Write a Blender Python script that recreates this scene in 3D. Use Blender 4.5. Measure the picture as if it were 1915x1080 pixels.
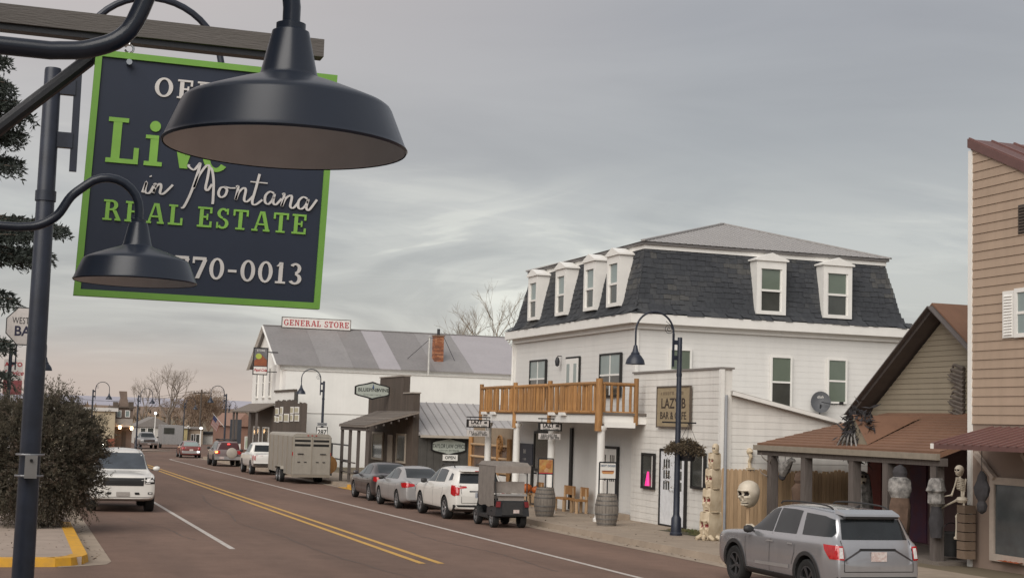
import bpy, bmesh, math, random
import numpy as np
from mathutils import Vector, Matrix, geometry
from mathutils.bvhtree import BVHTree
random.seed(7); rng=np.random.default_rng(7)
PI=math.pi; R=math.radians
scn=bpy.context.scene
for o in list(bpy.data.objects): bpy.data.objects.remove(o)
COL=scn.collection
# ------------------------------------------------------------------ camera
IW,IH,F=1915.,1080.,2750.
CAMH=2.7; YAW,PITCH,ROLL=.321004,.090869,.031; GR=.0082184
cfw=Vector((math.sin(YAW)*math.cos(PITCH),math.cos(YAW)*math.cos(PITCH),math.sin(PITCH)))
_r=Vector((math.cos(YAW),-math.sin(YAW),0)); _u=_r.cross(cfw)
crt=_r*math.cos(ROLL)+_u*math.sin(ROLL); cup=-_r*math.sin(ROLL)+_u*math.cos(ROLL)
cd=bpy.data.cameras.new('camera'); cam=bpy.data.objects.new('camera',cd); COL.objects.link(cam)
cam.matrix_world=Matrix.Translation((0,0,CAMH))@Matrix((crt,cup,-cfw)).transposed().to_4x4()
cd.sensor_width=36; cd.lens=F/IW*36; cd.clip_start=.1; cd.clip_end=30000
scn.camera=cam
def ray(x,y): return cfw+crt*((x-IW/2)/F)-cup*((y-IH/2)/F)
# ------------------------------------------------------------------ light
EXPO=1.0
SUN_EL,SUN_AZ=R(38),R(221)      # azimuth of the place the light comes from, from +Y clockwise
w=bpy.data.worlds.new('World'); scn.world=w; w.use_nodes=True
def build_world():
    nt=w.node_tree; N=nt.nodes; L=nt.links; N.clear()
    out=N.new('ShaderNodeOutputWorld')
    sky=N.new('ShaderNodeTexSky'); sky.sky_type='NISHITA'; sky.sun_disc=False
    sky.sun_elevation=SUN_EL; sky.sun_rotation=SUN_AZ
    bs=N.new('ShaderNodeBackground'); bs.inputs[1].default_value=.05; L.new(sky.outputs[0],bs.inputs[0])
    tc=N.new('ShaderNodeTexCoord'); sx=N.new('ShaderNodeSeparateXYZ'); L.new(tc.outputs['Generated'],sx.inputs[0])
    def math_(op,a,b=None,c=None,clamp=False):
        n=N.new('ShaderNodeMath'); n.operation=op; n.use_clamp=clamp
        for i,v in enumerate((a,b,c)):
            if v is None: continue
            if hasattr(v,'links'): L.new(v,n.inputs[i])
            else: n.inputs[i].default_value=v
        return n.outputs[0]
    def ramp(fac,stops):
        n=N.new('ShaderNodeValToRGB'); e=n.color_ramp.elements
        e[0].position,e[0].color=stops[0][0],(*stops[0][1],1); e[1].position,e[1].color=stops[-1][0],(*stops[-1][1],1)
        for p,c in stops[1:-1]:
            q=e.new(p); q.color=(*c,1)
        L.new(fac,n.inputs[0]); return n.outputs[0]
    def mix(f,a,b,mode='MIX'):
        n=N.new('ShaderNodeMix'); n.data_type='RGBA'; n.blend_type=mode
        if hasattr(f,'links'): L.new(f,n.inputs[0])
        else: n.inputs[0].default_value=f
        for i,v in ((6,a),(7,b)):
            if hasattr(v,'links'): L.new(v,n.inputs[i])
            else: n.inputs[i].default_value=(*v,1)
        return n.outputs[2]
    z=math_('MAXIMUM',sx.outputs[2],0.)
    grad=ramp(z,[(0,(.58,.505,.44)),(.022,(.52,.475,.43)),(.045,(.44,.435,.42)),(.08,(.455,.465,.45)),(.13,(.475,.495,.492)),(.19,(.425,.445,.455)),(.27,(.372,.387,.41)),(.42,(.385,.395,.415)),(1,(.41,.41,.425))])
    # flat cloud deck seen in perspective
    d=math_('ADD',z,.10)
    px=math_('DIVIDE',sx.outputs[0],d); py=math_('DIVIDE',sx.outputs[1],d)
    cb=N.new('ShaderNodeCombineXYZ'); L.new(px,cb.inputs[0]); L.new(py,cb.inputs[1])
    mp=N.new('ShaderNodeMapping'); L.new(cb.outputs[0],mp.inputs[0]); mp.inputs['Rotation'].default_value=(0,0,.5); mp.inputs['Scale'].default_value=(.55,.75,1)
    mp.inputs['Location'].default_value=(2.3,.7,0)
    n1=N.new('ShaderNodeTexNoise'); n1.inputs['Scale'].default_value=.55; n1.inputs['Detail'].default_value=7; n1.inputs['Roughness'].default_value=.55; n1.inputs['Distortion'].default_value=.5
    L.new(mp.outputs[0],n1.inputs['Vector'])
    n2=N.new('ShaderNodeTexNoise'); n2.inputs['Scale'].default_value=1.3; n2.inputs['Detail'].default_value=8; n2.inputs['Roughness'].default_value=.6; n2.inputs['Distortion'].default_value=.9
    L.new(mp.outputs[0],n2.inputs['Vector'])
    dark=ramp(n1.outputs[0],[(.30,(.90,.905,.92)),(.5,(.985,.985,.99)),(.70,(1.05,1.045,1.03))])
    c1=mix(1.,grad,dark,'MULTIPLY')
    # bright breaks low above the horizon
    br=ramp(n2.outputs[0],[(.50,(0,0,0)),(.60,(.25,.25,.25)),(.70,(.8,.8,.8))])
    low=ramp(z,[(0,(.1,.1,.1)),(.05,(.35,.35,.35)),(.09,(.85,.85,.85)),(.15,(.7,.7,.7)),(.23,(.08,.08,.08)),(1,(.02,.02,.02))])
    fb=mix(1.,br,low,'MULTIPLY')
    bw=N.new('ShaderNodeRGBToBW'); L.new(fb,bw.inputs[0])
    c2=mix(bw.outputs[0],c1,(.80,.80,.74))
    # the one thin place in the deck, low over the store
    d0=ray(830,545).normalized(); vm=N.new('ShaderNodeVectorMath'); vm.operation='SUBTRACT'; L.new(tc.outputs['Generated'],vm.inputs[0]); vm.inputs[1].default_value=d0
    vs_=N.new('ShaderNodeVectorMath'); vs_.operation='MULTIPLY'; L.new(vm.outputs[0],vs_.inputs[0]); vs_.inputs[1].default_value=(1,1,1.7)
    ln=N.new('ShaderNodeVectorMath'); ln.operation='LENGTH'; L.new(vs_.outputs[0],ln.inputs[0])
    mp5=N.new('ShaderNodeMapping'); mp5.inputs['Scale'].default_value=(1,1,4.); mp5.inputs['Rotation'].default_value=(.0,.12,0); mp5.inputs['Location'].default_value=(.9,.35,.1); L.new(tc.outputs['Generated'],mp5.inputs[0])
    n5=N.new('ShaderNodeTexNoise'); n5.inputs['Scale'].default_value=5.; n5.inputs['Detail'].default_value=9; n5.inputs['Roughness'].default_value=.5; n5.inputs['Distortion'].default_value=1.3; L.new(mp5.outputs[0],n5.inputs['Vector'])
    fall=ramp(ln.outputs['Value'],[(0,(1,1,1)),(.07,(.8,.8,.8)),(.17,(.18,.18,.18)),(.5,(.10,.10,.10))]); lowz=ramp(z,[(0,(1,1,1)),(.12,(1,1,1)),(.19,(0,0,0))]); fall=mix(1.,fall,lowz,'MULTIPLY')
    nb5=ramp(n5.outputs[0],[(.40,(.12,.12,.12)),(.50,(.35,.35,.35)),(.56,(1,1,1))]); nd5=ramp(n5.outputs[0],[(.30,(.88,.885,.89)),(.46,(1,1,1))])
    fm_=mix(1.,fall,nb5,'MULTIPLY'); bw5=N.new('ShaderNodeRGBToBW'); L.new(fm_,bw5.inputs[0])
    c2=mix(bw5.outputs[0],c2,(.78,.79,.725))
    bwl=N.new('ShaderNodeRGBToBW'); L.new(lowz,bwl.inputs[0]); c2=mix(bwl.outputs[0],c2,mix(1.,c2,nd5,'MULTIPLY'))
    # darker streaks low in the deck
    n3=N.new('ShaderNodeTexNoise'); n3.inputs['Scale'].default_value=1.9; n3.inputs['Detail'].default_value=6; n3.inputs['Distortion'].default_value=.6
    mp2=N.new('ShaderNodeMapping'); L.new(cb.outputs[0],mp2.inputs[0]); mp2.inputs['Location'].default_value=(7.1,3.3,0); mp2.inputs['Rotation'].default_value=(0,0,.6); mp2.inputs['Scale'].default_value=(.45,.7,1)
    L.new(mp2.outputs[0],n3.inputs['Vector'])
    st=ramp(n3.outputs[0],[(.42,(1,1,1)),(.72,(.87,.875,.885))])
    c3=mix(1.,c2,st,'MULTIPLY')
    # warm glow round the sunset side (down the street and to its left), fading with height
    az=math_('ADD',math_('MULTIPLY',sx.outputs[0],-.62),math_('MULTIPLY',sx.outputs[1],.78))
    wa=ramp(az,[(.0,(0,0,0)),(.42,(.06,.06,.06)),(.58,(.45,.45,.45)),(.72,(.85,.85,.85)),(.95,(1,1,1))])
    wz=ramp(z,[(0,(1,1,1)),(.028,(.7,.7,.7)),(.055,(.12,.12,.12)),(.13,(.10,.10,.10)),(.20,(.5,.5,.5)),(.28,(1,1,1)),(.4,(1,1,1)),(.65,(.5,.5,.5)),(1,(0,0,0))])
    wf=mix(1.,wa,wz,'MULTIPLY'); wb=N.new('ShaderNodeRGBToBW'); L.new(wf,wb.inputs[0])
    c4=mix(math_('MULTIPLY',wb.outputs[0],.8),c3,mix(ramp(z,[(.05,(0,0,0)),(.2,(1,1,1))]),(.57,.465,.41),(.58,.515,.49)))
    bc=N.new('ShaderNodeBackground'); L.new(c4,bc.inputs[0]); bc.inputs[1].default_value=1.10/2**EXPO
    ms=N.new('ShaderNodeMixShader'); ms.inputs[0].default_value=.97
    L.new(bs.outputs[0],ms.inputs[1]); L.new(bc.outputs[0],ms.inputs[2]); L.new(ms.outputs[0],out.inputs[0])
build_world()
sd=bpy.data.lights.new('sun','SUN'); sun=bpy.data.objects.new('sun',sd); COL.objects.link(sun)
sd.energy=1.5; sd.angle=R(58); sd.color=(1,.95,.885)
sv=Vector((math.sin(SUN_AZ)*math.cos(SUN_EL),math.cos(SUN_AZ)*math.cos(SUN_EL),math.sin(SUN_EL)))
sun.rotation_euler=sv.to_track_quat('Z','Y').to_euler(); sun.location=sv*50
vs=scn.view_settings; vs.view_transform='Standard'; vs.look='None'; vs.exposure=EXPO; vs.gamma=1
try: vs.use_curve_mapping=False
except Exception: pass
scn.render.engine='CYCLES'
# ------------------------------------------------------------------ pixel -> place
def gz(Y): return -GR*max(-60,min(Y,180))
def PG(x,y,z0=0.):
    d=ray(x,y); t=(z0-CAMH)/(d.z+GR*d.y); p=d*t; p.z+=CAMH; return p
def PX(x,y,X):
    d=ray(x,y); p=d*(X/d.x); p.z+=CAMH; return p
def PY(x,y,Y):
    d=ray(x,y); p=d*(Y/d.y); p.z+=CAMH; return p
# ------------------------------------------------------------------ materials
MATS={}
def nmat(name,col,rough=.7,metal=0.,var=.12,scale=6.,bump=.0,bscale=60.,spec=.5,stretch=None,col2=None,coat=0.,emit=None,estr=0.,detail=6.,obj_rand=0.,trans=0.,streak=0.):
    if name in MATS: return MATS[name]
    m=bpy.data.materials.new(name); m.use_nodes=True; nt=m.node_tree; N=nt.nodes; L=nt.links
    b=N['Principled BSDF']; b.inputs['Roughness'].default_value=rough; b.inputs['Metallic'].default_value=metal
    b.inputs['Specular IOR Level'].default_value=spec
    if coat: b.inputs['Coat Weight'].default_value=coat; b.inputs['Coat Roughness'].default_value=.04
    tc=N.new('ShaderNodeTexCoord'); mp=N.new('ShaderNodeMapping'); L.new(tc.outputs['Object'],mp.inputs[0])
    if stretch: mp.inputs['Scale'].default_value=stretch
    n=N.new('ShaderNodeTexNoise'); n.inputs['Scale'].default_value=scale; n.inputs['Detail'].default_value=detail; n.inputs['Roughness'].default_value=.6
    L.new(mp.outputs[0],n.inputs['Vector'])
    r=N.new('ShaderNodeValToRGB'); e=r.color_ramp.elements
    c2=col2 or tuple(c*(1-var) for c in col); c1=tuple(min(1,c*(1+var*.7)) for c in col) if not col2 else col
    e[0].position=.3; e[1].position=.7; e[0].color=(*c2,1); e[1].color=(*c1,1)
    L.new(n.outputs[0],r.inputs[0]); src=r.outputs[0]
    def mult(src,fac,lo,hi):
        mr=N.new('ShaderNodeMapRange'); mr.inputs[3].default_value=lo; mr.inputs[4].default_value=hi; L.new(fac,mr.inputs[0])
        hs=N.new('ShaderNodeHueSaturation'); L.new(mr.outputs[0],hs.inputs['Value']); L.new(src,hs.inputs['Color']); return hs.outputs[0]
    if obj_rand:
        oi=N.new('ShaderNodeObjectInfo'); src=mult(src,oi.outputs['Random'],1-obj_rand,1+obj_rand)
    if streak:
        mp3=N.new('ShaderNodeMapping'); L.new(tc.outputs['Object'],mp3.inputs[0]); mp3.inputs['Scale'].default_value=(5,5,.35)
        n3=N.new('ShaderNodeTexNoise'); n3.inputs['Scale'].default_value=1.2; n3.inputs['Detail'].default_value=5; L.new(mp3.outputs[0],n3.inputs['Vector'])
        mr=N.new('ShaderNodeMapRange'); mr.inputs[1].default_value=.45; mr.inputs[2].default_value=.75; mr.inputs[3].default_value=1.; mr.inputs[4].default_value=1-streak; L.new(n3.outputs[0],mr.inputs[0])
        hs=N.new('ShaderNodeHueSaturation'); L.new(mr.outputs[0],hs.inputs['Value']); L.new(src,hs.inputs['Color']); src=hs.outputs[0]
    L.new(src,b.inputs['Base Color'])
    if bump:
        n2=N.new('ShaderNodeTexNoise'); n2.inputs['Scale'].default_value=bscale; n2.inputs['Detail'].default_value=4; L.new(mp.outputs[0],n2.inputs['Vector'])
        bp=N.new('ShaderNodeBump'); bp.inputs['Strength'].default_value=bump; bp.inputs['Distance'].default_value=.02; L.new(n2.outputs[0],bp.inputs['Height']); L.new(bp.outputs[0],b.inputs['Normal'])
    if emit: b.inputs['Emission Color'].default_value=(*emit,1); b.inputs['Emission Strength'].default_value=estr
    if trans: b.inputs['Transmission Weight'].default_value=trans
    MATS[name]=m; return m
M=nmat
white_side=M('white_siding',(.73,.705,.66),.6,var=.07,scale=1.1,bump=.08,bscale=25,streak=.10,obj_rand=.018)
white_flat=M('white_siding_flat',(.71,.695,.665),.6,var=.04,scale=.7,bump=.06,bscale=18,streak=.035)
white_trim=M('white_trim',(.78,.76,.72),.5,var=.05,scale=3)
white_wall=M('white_stucco',(.82,.80,.76),.8,var=.05,scale=.8,bump=.15,bscale=30,streak=.03)
black_metal=M('black_metal',(.018,.019,.023),.38,var=.2,scale=9,bump=.05,bscale=40)
pole_metal=M('pole_metal',(.022,.028,.046),.42,var=.35,scale=7,col2=(.013,.016,.026),streak=.15)
shade_metal=M('shade_enamel',(.019,.026,.042),.28,var=.12,scale=5,spec=.5)
shade_in=M('shade_inside',(.70,.70,.71),.55,var=.12,scale=8)
concrete=M('concrete',(.31,.248,.19),.9,var=.16,scale=1.7,bump=.25,bscale=70,obj_rand=.05)
concrete_l=M('concrete_pink',(.33,.262,.215),.9,var=.14,scale=1.7,bump=.25,bscale=70,obj_rand=.05)
yel_paint=M('yellow_curb_paint',(.70,.36,.022),.7,var=.0,scale=5,col2=(.50,.27,.045),bump=.1)
yel_line=M('yellow_line_paint',(.64,.37,.07),.75,scale=9,col2=(.42,.25,.08),detail=9)
wht_line=M('white_line_paint',(.60,.56,.52),.75,scale=9,col2=(.38,.33,.29),detail=9)
log_wood=M('log_wood',(.40,.205,.068),.6,scale=5,col2=(.24,.115,.04),stretch=(6,6,.7),bump=.2,bscale=30,obj_rand=.22)
fence_wood=M('fence_wood',(.52,.36,.215),.8,scale=4,col2=(.38,.255,.15),stretch=(9,9,.5),bump=.2,bscale=25,obj_rand=.16)
grey_wood=M('grey_wood',(.20,.17,.145),.85,scale=4,col2=(.12,.10,.085),stretch=(1,8,8),bump=.25,bscale=30,obj_rand=.15)
post_wood=M('post_wood',(.135,.115,.105),.8,scale=4,col2=(.085,.07,.062),stretch=(8,8,.6),bump=.2,bscale=30)
brown_board=M('brown_board',(.105,.080,.062),.8,scale=4,col2=(.065,.05,.04),stretch=(8,8,.5),bump=.2,bscale=30,obj_rand=.15)
law_wall=M('law_wall',(.075,.07,.063),.8,scale=3,var=.2,bump=.15)
glass=M('glass',(.018,.021,.023),.04,var=.3,scale=2,spec=.6)
glass_w=M('windscreen_glass_reflection',(.055,.065,.078),.05,var=.4,scale=1.6,spec=.8)  # bluish reflection painted into the glass colour
glass_g=M('window_glass',(.135,.165,.13),.10,var=.12,scale=.9,spec=.8)
glass_b=M('window_glass_pale',(.24,.29,.28),.08,var=.15,scale=.9,spec=.8)
glass_d=M('window_glass_dark',(.055,.058,.052),.08,var=.3,scale=1.2,spec=.8)
black_trim=M('black_trim',(.012,.011,.011),.5,var=.2)
tyre=M('tyre',(.016,.016,.016),.85,var=.25,scale=14)
rim=M('rim_alloy',(.42,.42,.43),.32,metal=.7,var=.1)
rimd=M('rim_dark',(.10,.10,.105),.35,metal=.6,var=.1)
plastic=M('dark_plastic',(.030,.029,.029),.6,var=.2,scale=10)
well=M('wheel_well',(.008,.008,.008),.95)
redlamp=M('tail_light',(.42,.012,.015),.12,var=.25,scale=16,spec=.8)
whitelamp=M('clear_light',(.62,.60,.58),.12,var=.25,scale=30,spec=.8)
chrome=M('chrome',(.62,.62,.62),.18,metal=1.,var=.05)
def paint(n,c,rough=.3,metal=.0,coat=.6,var=.05): return M('paint_'+n,c,rough,metal,var=var,scale=1.5,coat=coat,streak=.06)
p_white=paint('white',(.70,.675,.63)); p_silver=paint('silver',(.38,.37,.365),.36,.35); p_grey=paint('grey',(.40,.40,.415),.26,.6,coat=1.)
p_dark=paint('dark',(.055,.047,.047),.28,.25); p_red=paint('red',(.17,.045,.04)); p_fj=paint('fj',(.20,.155,.15),.4,.2); p_black=paint('black',(.02,.02,.022))
def leafy(name,col,tr=.4,var=.3,scale=3):
    m=nmat(name,col,.85,var=var,scale=scale); nt=m.node_tree; N=nt.nodes; L=nt.links
    if 'TR' in N: return m
    b=N['Principled BSDF']; t=N.new('ShaderNodeBsdfTranslucent'); t.name='TR'; x=N.new('ShaderNodeMixShader'); x.inputs[0].default_value=tr
    L.new(b.inputs['Base Color'].links[0].from_socket,t.inputs[0]); L.new(b.outputs[0],x.inputs[1]); L.new(t.outputs[0],x.inputs[2]); L.new(x.outputs[0],N['Material Output'].inputs[0]); return m
# asphalt
def asphalt_mat():
    m=bpy.data.materials.new('asphalt'); m.use_nodes=True; nt=m.node_tree; N=nt.nodes; L=nt.links; b=N['Principled BSDF']; b.inputs['Roughness'].default_value=.88; b.inputs['Specular IOR Level'].default_value=.25
    tc=N.new('ShaderNodeTexCoord')
    def noise(sc,st,det=5):
        mp=N.new('ShaderNodeMapping'); mp.inputs['Scale'].default_value=st; L.new(tc.outputs['Object'],mp.inputs[0])
        n=N.new('ShaderNodeTexNoise'); n.inputs['Scale'].default_value=sc; n.inputs['Detail'].default_value=det; L.new(mp.outputs[0],n.inputs['Vector']); return n.outputs[0]
    def ramp(f,a,b_,p0=.3,p1=.7):
        r=N.new('ShaderNodeValToRGB'); r.color_ramp.elements[0].position=p0; r.color_ramp.elements[1].position=p1
        r.color_ramp.elements[0].color=(*a,1); r.color_ramp.elements[1].color=(*b_,1); L.new(f,r.inputs[0]); return r.outputs[0]
    def mul(a,b_):
        n=N.new('ShaderNodeMix'); n.data_type='RGBA'; n.blend_type='MULTIPLY'; n.inputs[0].default_value=1; L.new(a,n.inputs[6]); L.new(b_,n.inputs[7]); return n.outputs[2]
    c=ramp(noise(.35,(1,.25,1)),(.164,.106,.081),(.208,.135,.104))
    c=mul(c,ramp(noise(.9,(1,.06,1),4),(.86,.87,.88),(1.06,1.05,1.04)))
    c=mul(c,ramp(noise(55,(1,1,1),3),(.8,.8,.8),(1.18,1.18,1.18)))
    c=mul(c,ramp(noise(2.2,(1,1,1),6),(.90,.90,.90),(1.05,1.05,1.05)))
    c=mul(c,ramp(noise(.8,(1,.5,1),7),(1,1,1),(.84,.85,.86),.56,.72)); c=mul(c,ramp(noise(.13,(1,.35,1),3),(.93,.95,.97),(1.04,1.03,1.02)))
    L.new(c,b.inputs['Base Color'])
    bp=N.new('ShaderNodeBump'); bp.inputs['Strength'].default_value=.35; bp.inputs['Distance'].default_value=.012; L.new(noise(90,(1,1,1),3),bp.inputs['Height']); L.new(bp.outputs[0],b.inputs['Normal'])
    return m
asphalt=asphalt_mat()
# ------------------------------------------------------------------ mesh helpers
def props(o,label=None,cat=None,group=None,kind=None):
    if label: o['label']=label
    if cat: o['category']=cat
    if group: o['group']=group
    if kind: o['kind']=kind
    return o
def thing(name,label,cat,loc=(0,0,0),rz=0.,group=None):
    o=bpy.data.objects.new(name,None); COL.objects.link(o); o.location=loc; o.rotation_euler=(0,0,rz); o.empty_display_size=.2
    return props(o,label,cat,group)
def link_mesh(name,me,parent=None):
    o=bpy.data.objects.new(name,me); COL.objects.link(o)
    if parent is not None: o.parent=parent
    return o
class MB:
    def __init__(s): s.v=[]; s.f=[]; s.m=[]
    def add(s,vs,fs,m=0):
        b=len(s.v); s.v+= [tuple(v) for v in vs]; s.f+=[tuple(i+b for i in f) for f in fs]; s.m+=[m]*len(fs); return s
    def box(s,x0,x1,y0,y1,z0,z1,m=0):
        return s.add([(x0,y0,z0),(x1,y0,z0),(x1,y1,z0),(x0,y1,z0),(x0,y0,z1),(x1,y0,z1),(x1,y1,z1),(x0,y1,z1)],
          [(0,3,2,1),(4,5,6,7),(0,1,5,4),(1,2,6,5),(2,3,7,6),(3,0,4,7)],m)
    def hexa(s,p,m=0): # 8 points like box order
        return s.add(p,[(0,3,2,1),(4,5,6,7),(0,1,5,4),(1,2,6,5),(2,3,7,6),(3,0,4,7)],m)
    def cyl(s,p0,p1,r0,r1=None,n=10,m=0,caps=True):
        r1=r0 if r1 is None else r1; p0,p1=Vector(p0),Vector(p1); d=(p1-p0); 
        if d.length<1e-9: return s
        d.normalize(); a=d.orthogonal().normalized(); b=d.cross(a); vs=[]
        for p,r in ((p0,r0),(p1,r1)):
            for i in range(n):
                t=2*PI*i/n; vs.append(p+a*(r*math.cos(t))+b*(r*math.sin(t)))
        fs=[(i,(i+1)%n,n+(i+1)%n,n+i) for i in range(n)]
        if caps: fs+=[tuple(reversed(range(n))),tuple(range(n,2*n))]
        return s.add(vs,fs,m)
    def tube(s,pts,r,n=8,m=0):
        pts=[Vector(p) for p in pts]; k=len(pts); rr=r if isinstance(r,(list,tuple)) else [r]*k; vs=[]; up=None
        for i,p in enumerate(pts):
            d=(pts[min(i+1,k-1)]-pts[max(i-1,0)]).normalized()
            if up is None: up=d.orthogonal().normalized()
            else:
                up=(up-d*up.dot(d)); up=up.normalized() if up.length>1e-6 else d.orthogonal().normalized()
            b=d.cross(up)
            for j in range(n):
                t=2*PI*j/n; vs.append(p+up*(rr[i]*math.cos(t))+b*(rr[i]*math.sin(t)))
        fs=[(i*n+j,i*n+(j+1)%n,(i+1)*n+(j+1)%n,(i+1)*n+j) for i in range(k-1) for j in range(n)]
        fs+=[tuple(reversed(range(n))),tuple(range((k-1)*n,k*n))]
        return s.add(vs,fs,m)
    def lathe(s,prof,c=(0,0,0),n=24,m=0,axis='z'):
        vs=[]; k=len(prof)
        for r,z in prof:
            for j in range(n):
                t=2*PI*j/n; x,y=r*math.cos(t),r*math.sin(t)
                vs.append((c[0]+x,c[1]+y,c[2]+z) if axis=='z' else (c[0]+z,c[1]+x,c[2]+y) if axis=='x' else (c[0]+x,c[1]+z,c[2]+y))
        fs=[(i*n+j,i*n+(j+1)%n,(i+1)*n+(j+1)%n,(i+1)*n+j) for i in range(k-1) for j in range(n)]
        return s.add(vs,fs,m)
    def prism(s,poly,d0,d1,fn,m=0): # fn(u,v,d)->xyz
        k=len(poly); vs=[fn(u,v,d0) for u,v in poly]+[fn(u,v,d1) for u,v in poly]
        fs=[(i,(i+1)%k,k+(i+1)%k,k+i) for i in range(k)]+[tuple(reversed(range(k))),tuple(range(k,2*k))]
        return s.add(vs,fs,m)
    def mbox(s,fn,u0,u1,v0,v1,d0,d1,m=0): return s.prism([(u0,v0),(u1,v0),(u1,v1),(u0,v1)],d0,d1,fn,m)
    def bar(s,p0,p1,w,h,up=(0,0,1),m=0):
        p0,p1,up=Vector(p0),Vector(p1),Vector(up); d=(p1-p0).normalized(); a=d.cross(up).normalized(); b=a.cross(d)
        vs=[p+a*(i*w/2)+b*(j*h/2) for p in (p0,p1) for i,j in ((-1,-1),(1,-1),(1,1),(-1,1))]
        return s.add(vs,[(0,1,2,3),(7,6,5,4),(0,4,5,1),(1,5,6,2),(2,6,7,3),(3,7,4,0)],m)
    def mesh(s,name,mats,off=None,smooth=False,fix=True):
        me=bpy.data.meshes.new(name); v=s.v
        if off is not None: v=[(a-off[0],b-off[1],c-off[2]) for a,b,c in v]
        me.from_pydata(v,[],s.f)
        for m in (mats if isinstance(mats,(list,tuple)) else [mats]): me.materials.append(m)
        if any(s.m): me.polygons.foreach_set('material_index',s.m)
        if fix:
            bm=bmesh.new(); bm.from_mesh(me); bmesh.ops.recalc_face_normals(bm,faces=bm.faces); bm.to_mesh(me); bm.free()
        if smooth: smooth_mesh(me,smooth if smooth is not True else 35)
        me.update(); return me
    def build(s,name,mats,parent=None,world=False,smooth=False,**kw):
        off=parent.location if (world and parent is not None) else None
        if world and parent is not None and parent.parent is not None: off=Vector(parent.location)+Vector(parent.parent.location)
        return props(link_mesh(name,s.mesh(name,mats,off,smooth),parent),**kw)
def smooth_mesh(me,deg=35):
    me.polygons.foreach_set('use_smooth',[True]*len(me.polygons))
    try: me.set_sharp_from_angle(angle=R(deg))
    except Exception: pass
def arc(c,r,a0,a1,n,plane='xz'):
    out=[]
    for i in range(n+1):
        t=a0+(a1-a0)*i/n; u,v=r*math.cos(t),r*math.sin(t)
        out.append((c[0]+u,c[1],c[2]+v) if plane=='xz' else (c[0]+u,c[1]+v,c[2]) if plane=='xy' else (c[0],c[1]+u,c[2]+v))
    return out
def catmull(pts,k=6):
    P=[Vector(p) for p in pts]; P=[P[0]*2-P[1]]+P+[P[-1]*2-P[-2]]; out=[]
    for i in range(1,len(P)-2):
        for j in range(k):
            t=j/k; a,b,c,d=P[i-1],P[i],P[i+1],P[i+2]
            out.append(.5*((2*b)+(c-a)*t+(2*a-5*b+4*c-d)*t*t+(3*b-a-3*c+d)*t**3))
    return out+[P[-2]]
def tree_copy(o,parent=None):
    c=o.copy(); COL.objects.link(c); c.parent=parent
    for ch in list(o.children): tree_copy(ch,c)
    return c
def dup(o,loc,rz,label,group=None):
    c=tree_copy(o); c.location=loc; c.rotation_euler=(0,0,rz); c['label']=label
    if group: c['group']=group
    return c
_TC={}
def text(s,size,mat,parent,c,right,up,ext=.003,name='lettering',sx=1.,world=True,bold=0.,shear=0.):
    cu=bpy.data.curves.new('t','FONT'); cu.body=s; cu.size=size; cu.align_x='CENTER'; cu.align_y='CENTER'; cu.extrude=ext; cu.offset=bold; cu.shear=shear; cu.resolution_u=3
    ob=bpy.data.objects.new('t',cu); COL.objects.link(ob); bpy.context.view_layer.update()
    me=bpy.data.meshes.new_from_object(ob.evaluated_get(bpy.context.evaluated_depsgraph_get())); bpy.data.objects.remove(ob)
    rt,u=Vector(right).normalized(),Vector(up).normalized(); n=rt.cross(u)
    mm=Matrix((rt*sx,u,n)).transposed().to_4x4(); mm.translation=Vector(c)
    if world and parent is not None:
        off=Vector(parent.location)
        if parent.parent is not None: off=off+Vector(parent.parent.location)
        mm.translation-=off
    me.transform(mm); me.materials.clear(); me.materials.append(mat); me.name=name
    return link_mesh(name,me,parent)
def scribble(parent,mat,c,right,w_,h,n,seed=1,name='faded_lettering'):
    rs=random.Random(seed); b=MB(); rt,up=Vector(right),Vector((0,0,1)); nn=rt.cross(up); c=Vector(c); p=w_/n
    for i in range(n):
        if rs.random()<.12: continue
        x=-w_/2+p*i
        for k in range(rs.choice((1,2,2))):
            a=x+p*(.08+.45*k); q=[c+rt*(a)+up*(-h/2),c+rt*(a+p*.24)+up*(-h/2),c+rt*(a+p*.24)+up*(h/2*rs.uniform(.5,1)),c+rt*a+up*(h/2)]; b.add(q+[v+nn*.003 for v in q],[(4,5,6,7),(3,2,1,0)])
        z=rs.choice((-.42,.0,.4)); q=[c+rt*(x+p*.05)+up*(h*z-h*.08)+nn*.0035,c+rt*(x+p*.75)+up*(h*z-h*.08)+nn*.0035,c+rt*(x+p*.75)+up*(h*z+h*.08)+nn*.0035,c+rt*(x+p*.05)+up*(h*z+h*.08)+nn*.0035]; b.add(q,[(0,1,2,3)])
    return b.build(name,mat,parent,world=True,kind='stuff')
WR,SR,UP=(0,-1,0),(1,0,0),(0,0,1)   # "right" vectors of street-facing and camera-facing faces
def fW(X): return lambda u,v,d:(X-d,u,v)
def fS(Y): return lambda u,v,d:(u,Y-d,v)
def fE(X): return lambda u,v,d:(X+d,u,v)
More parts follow.
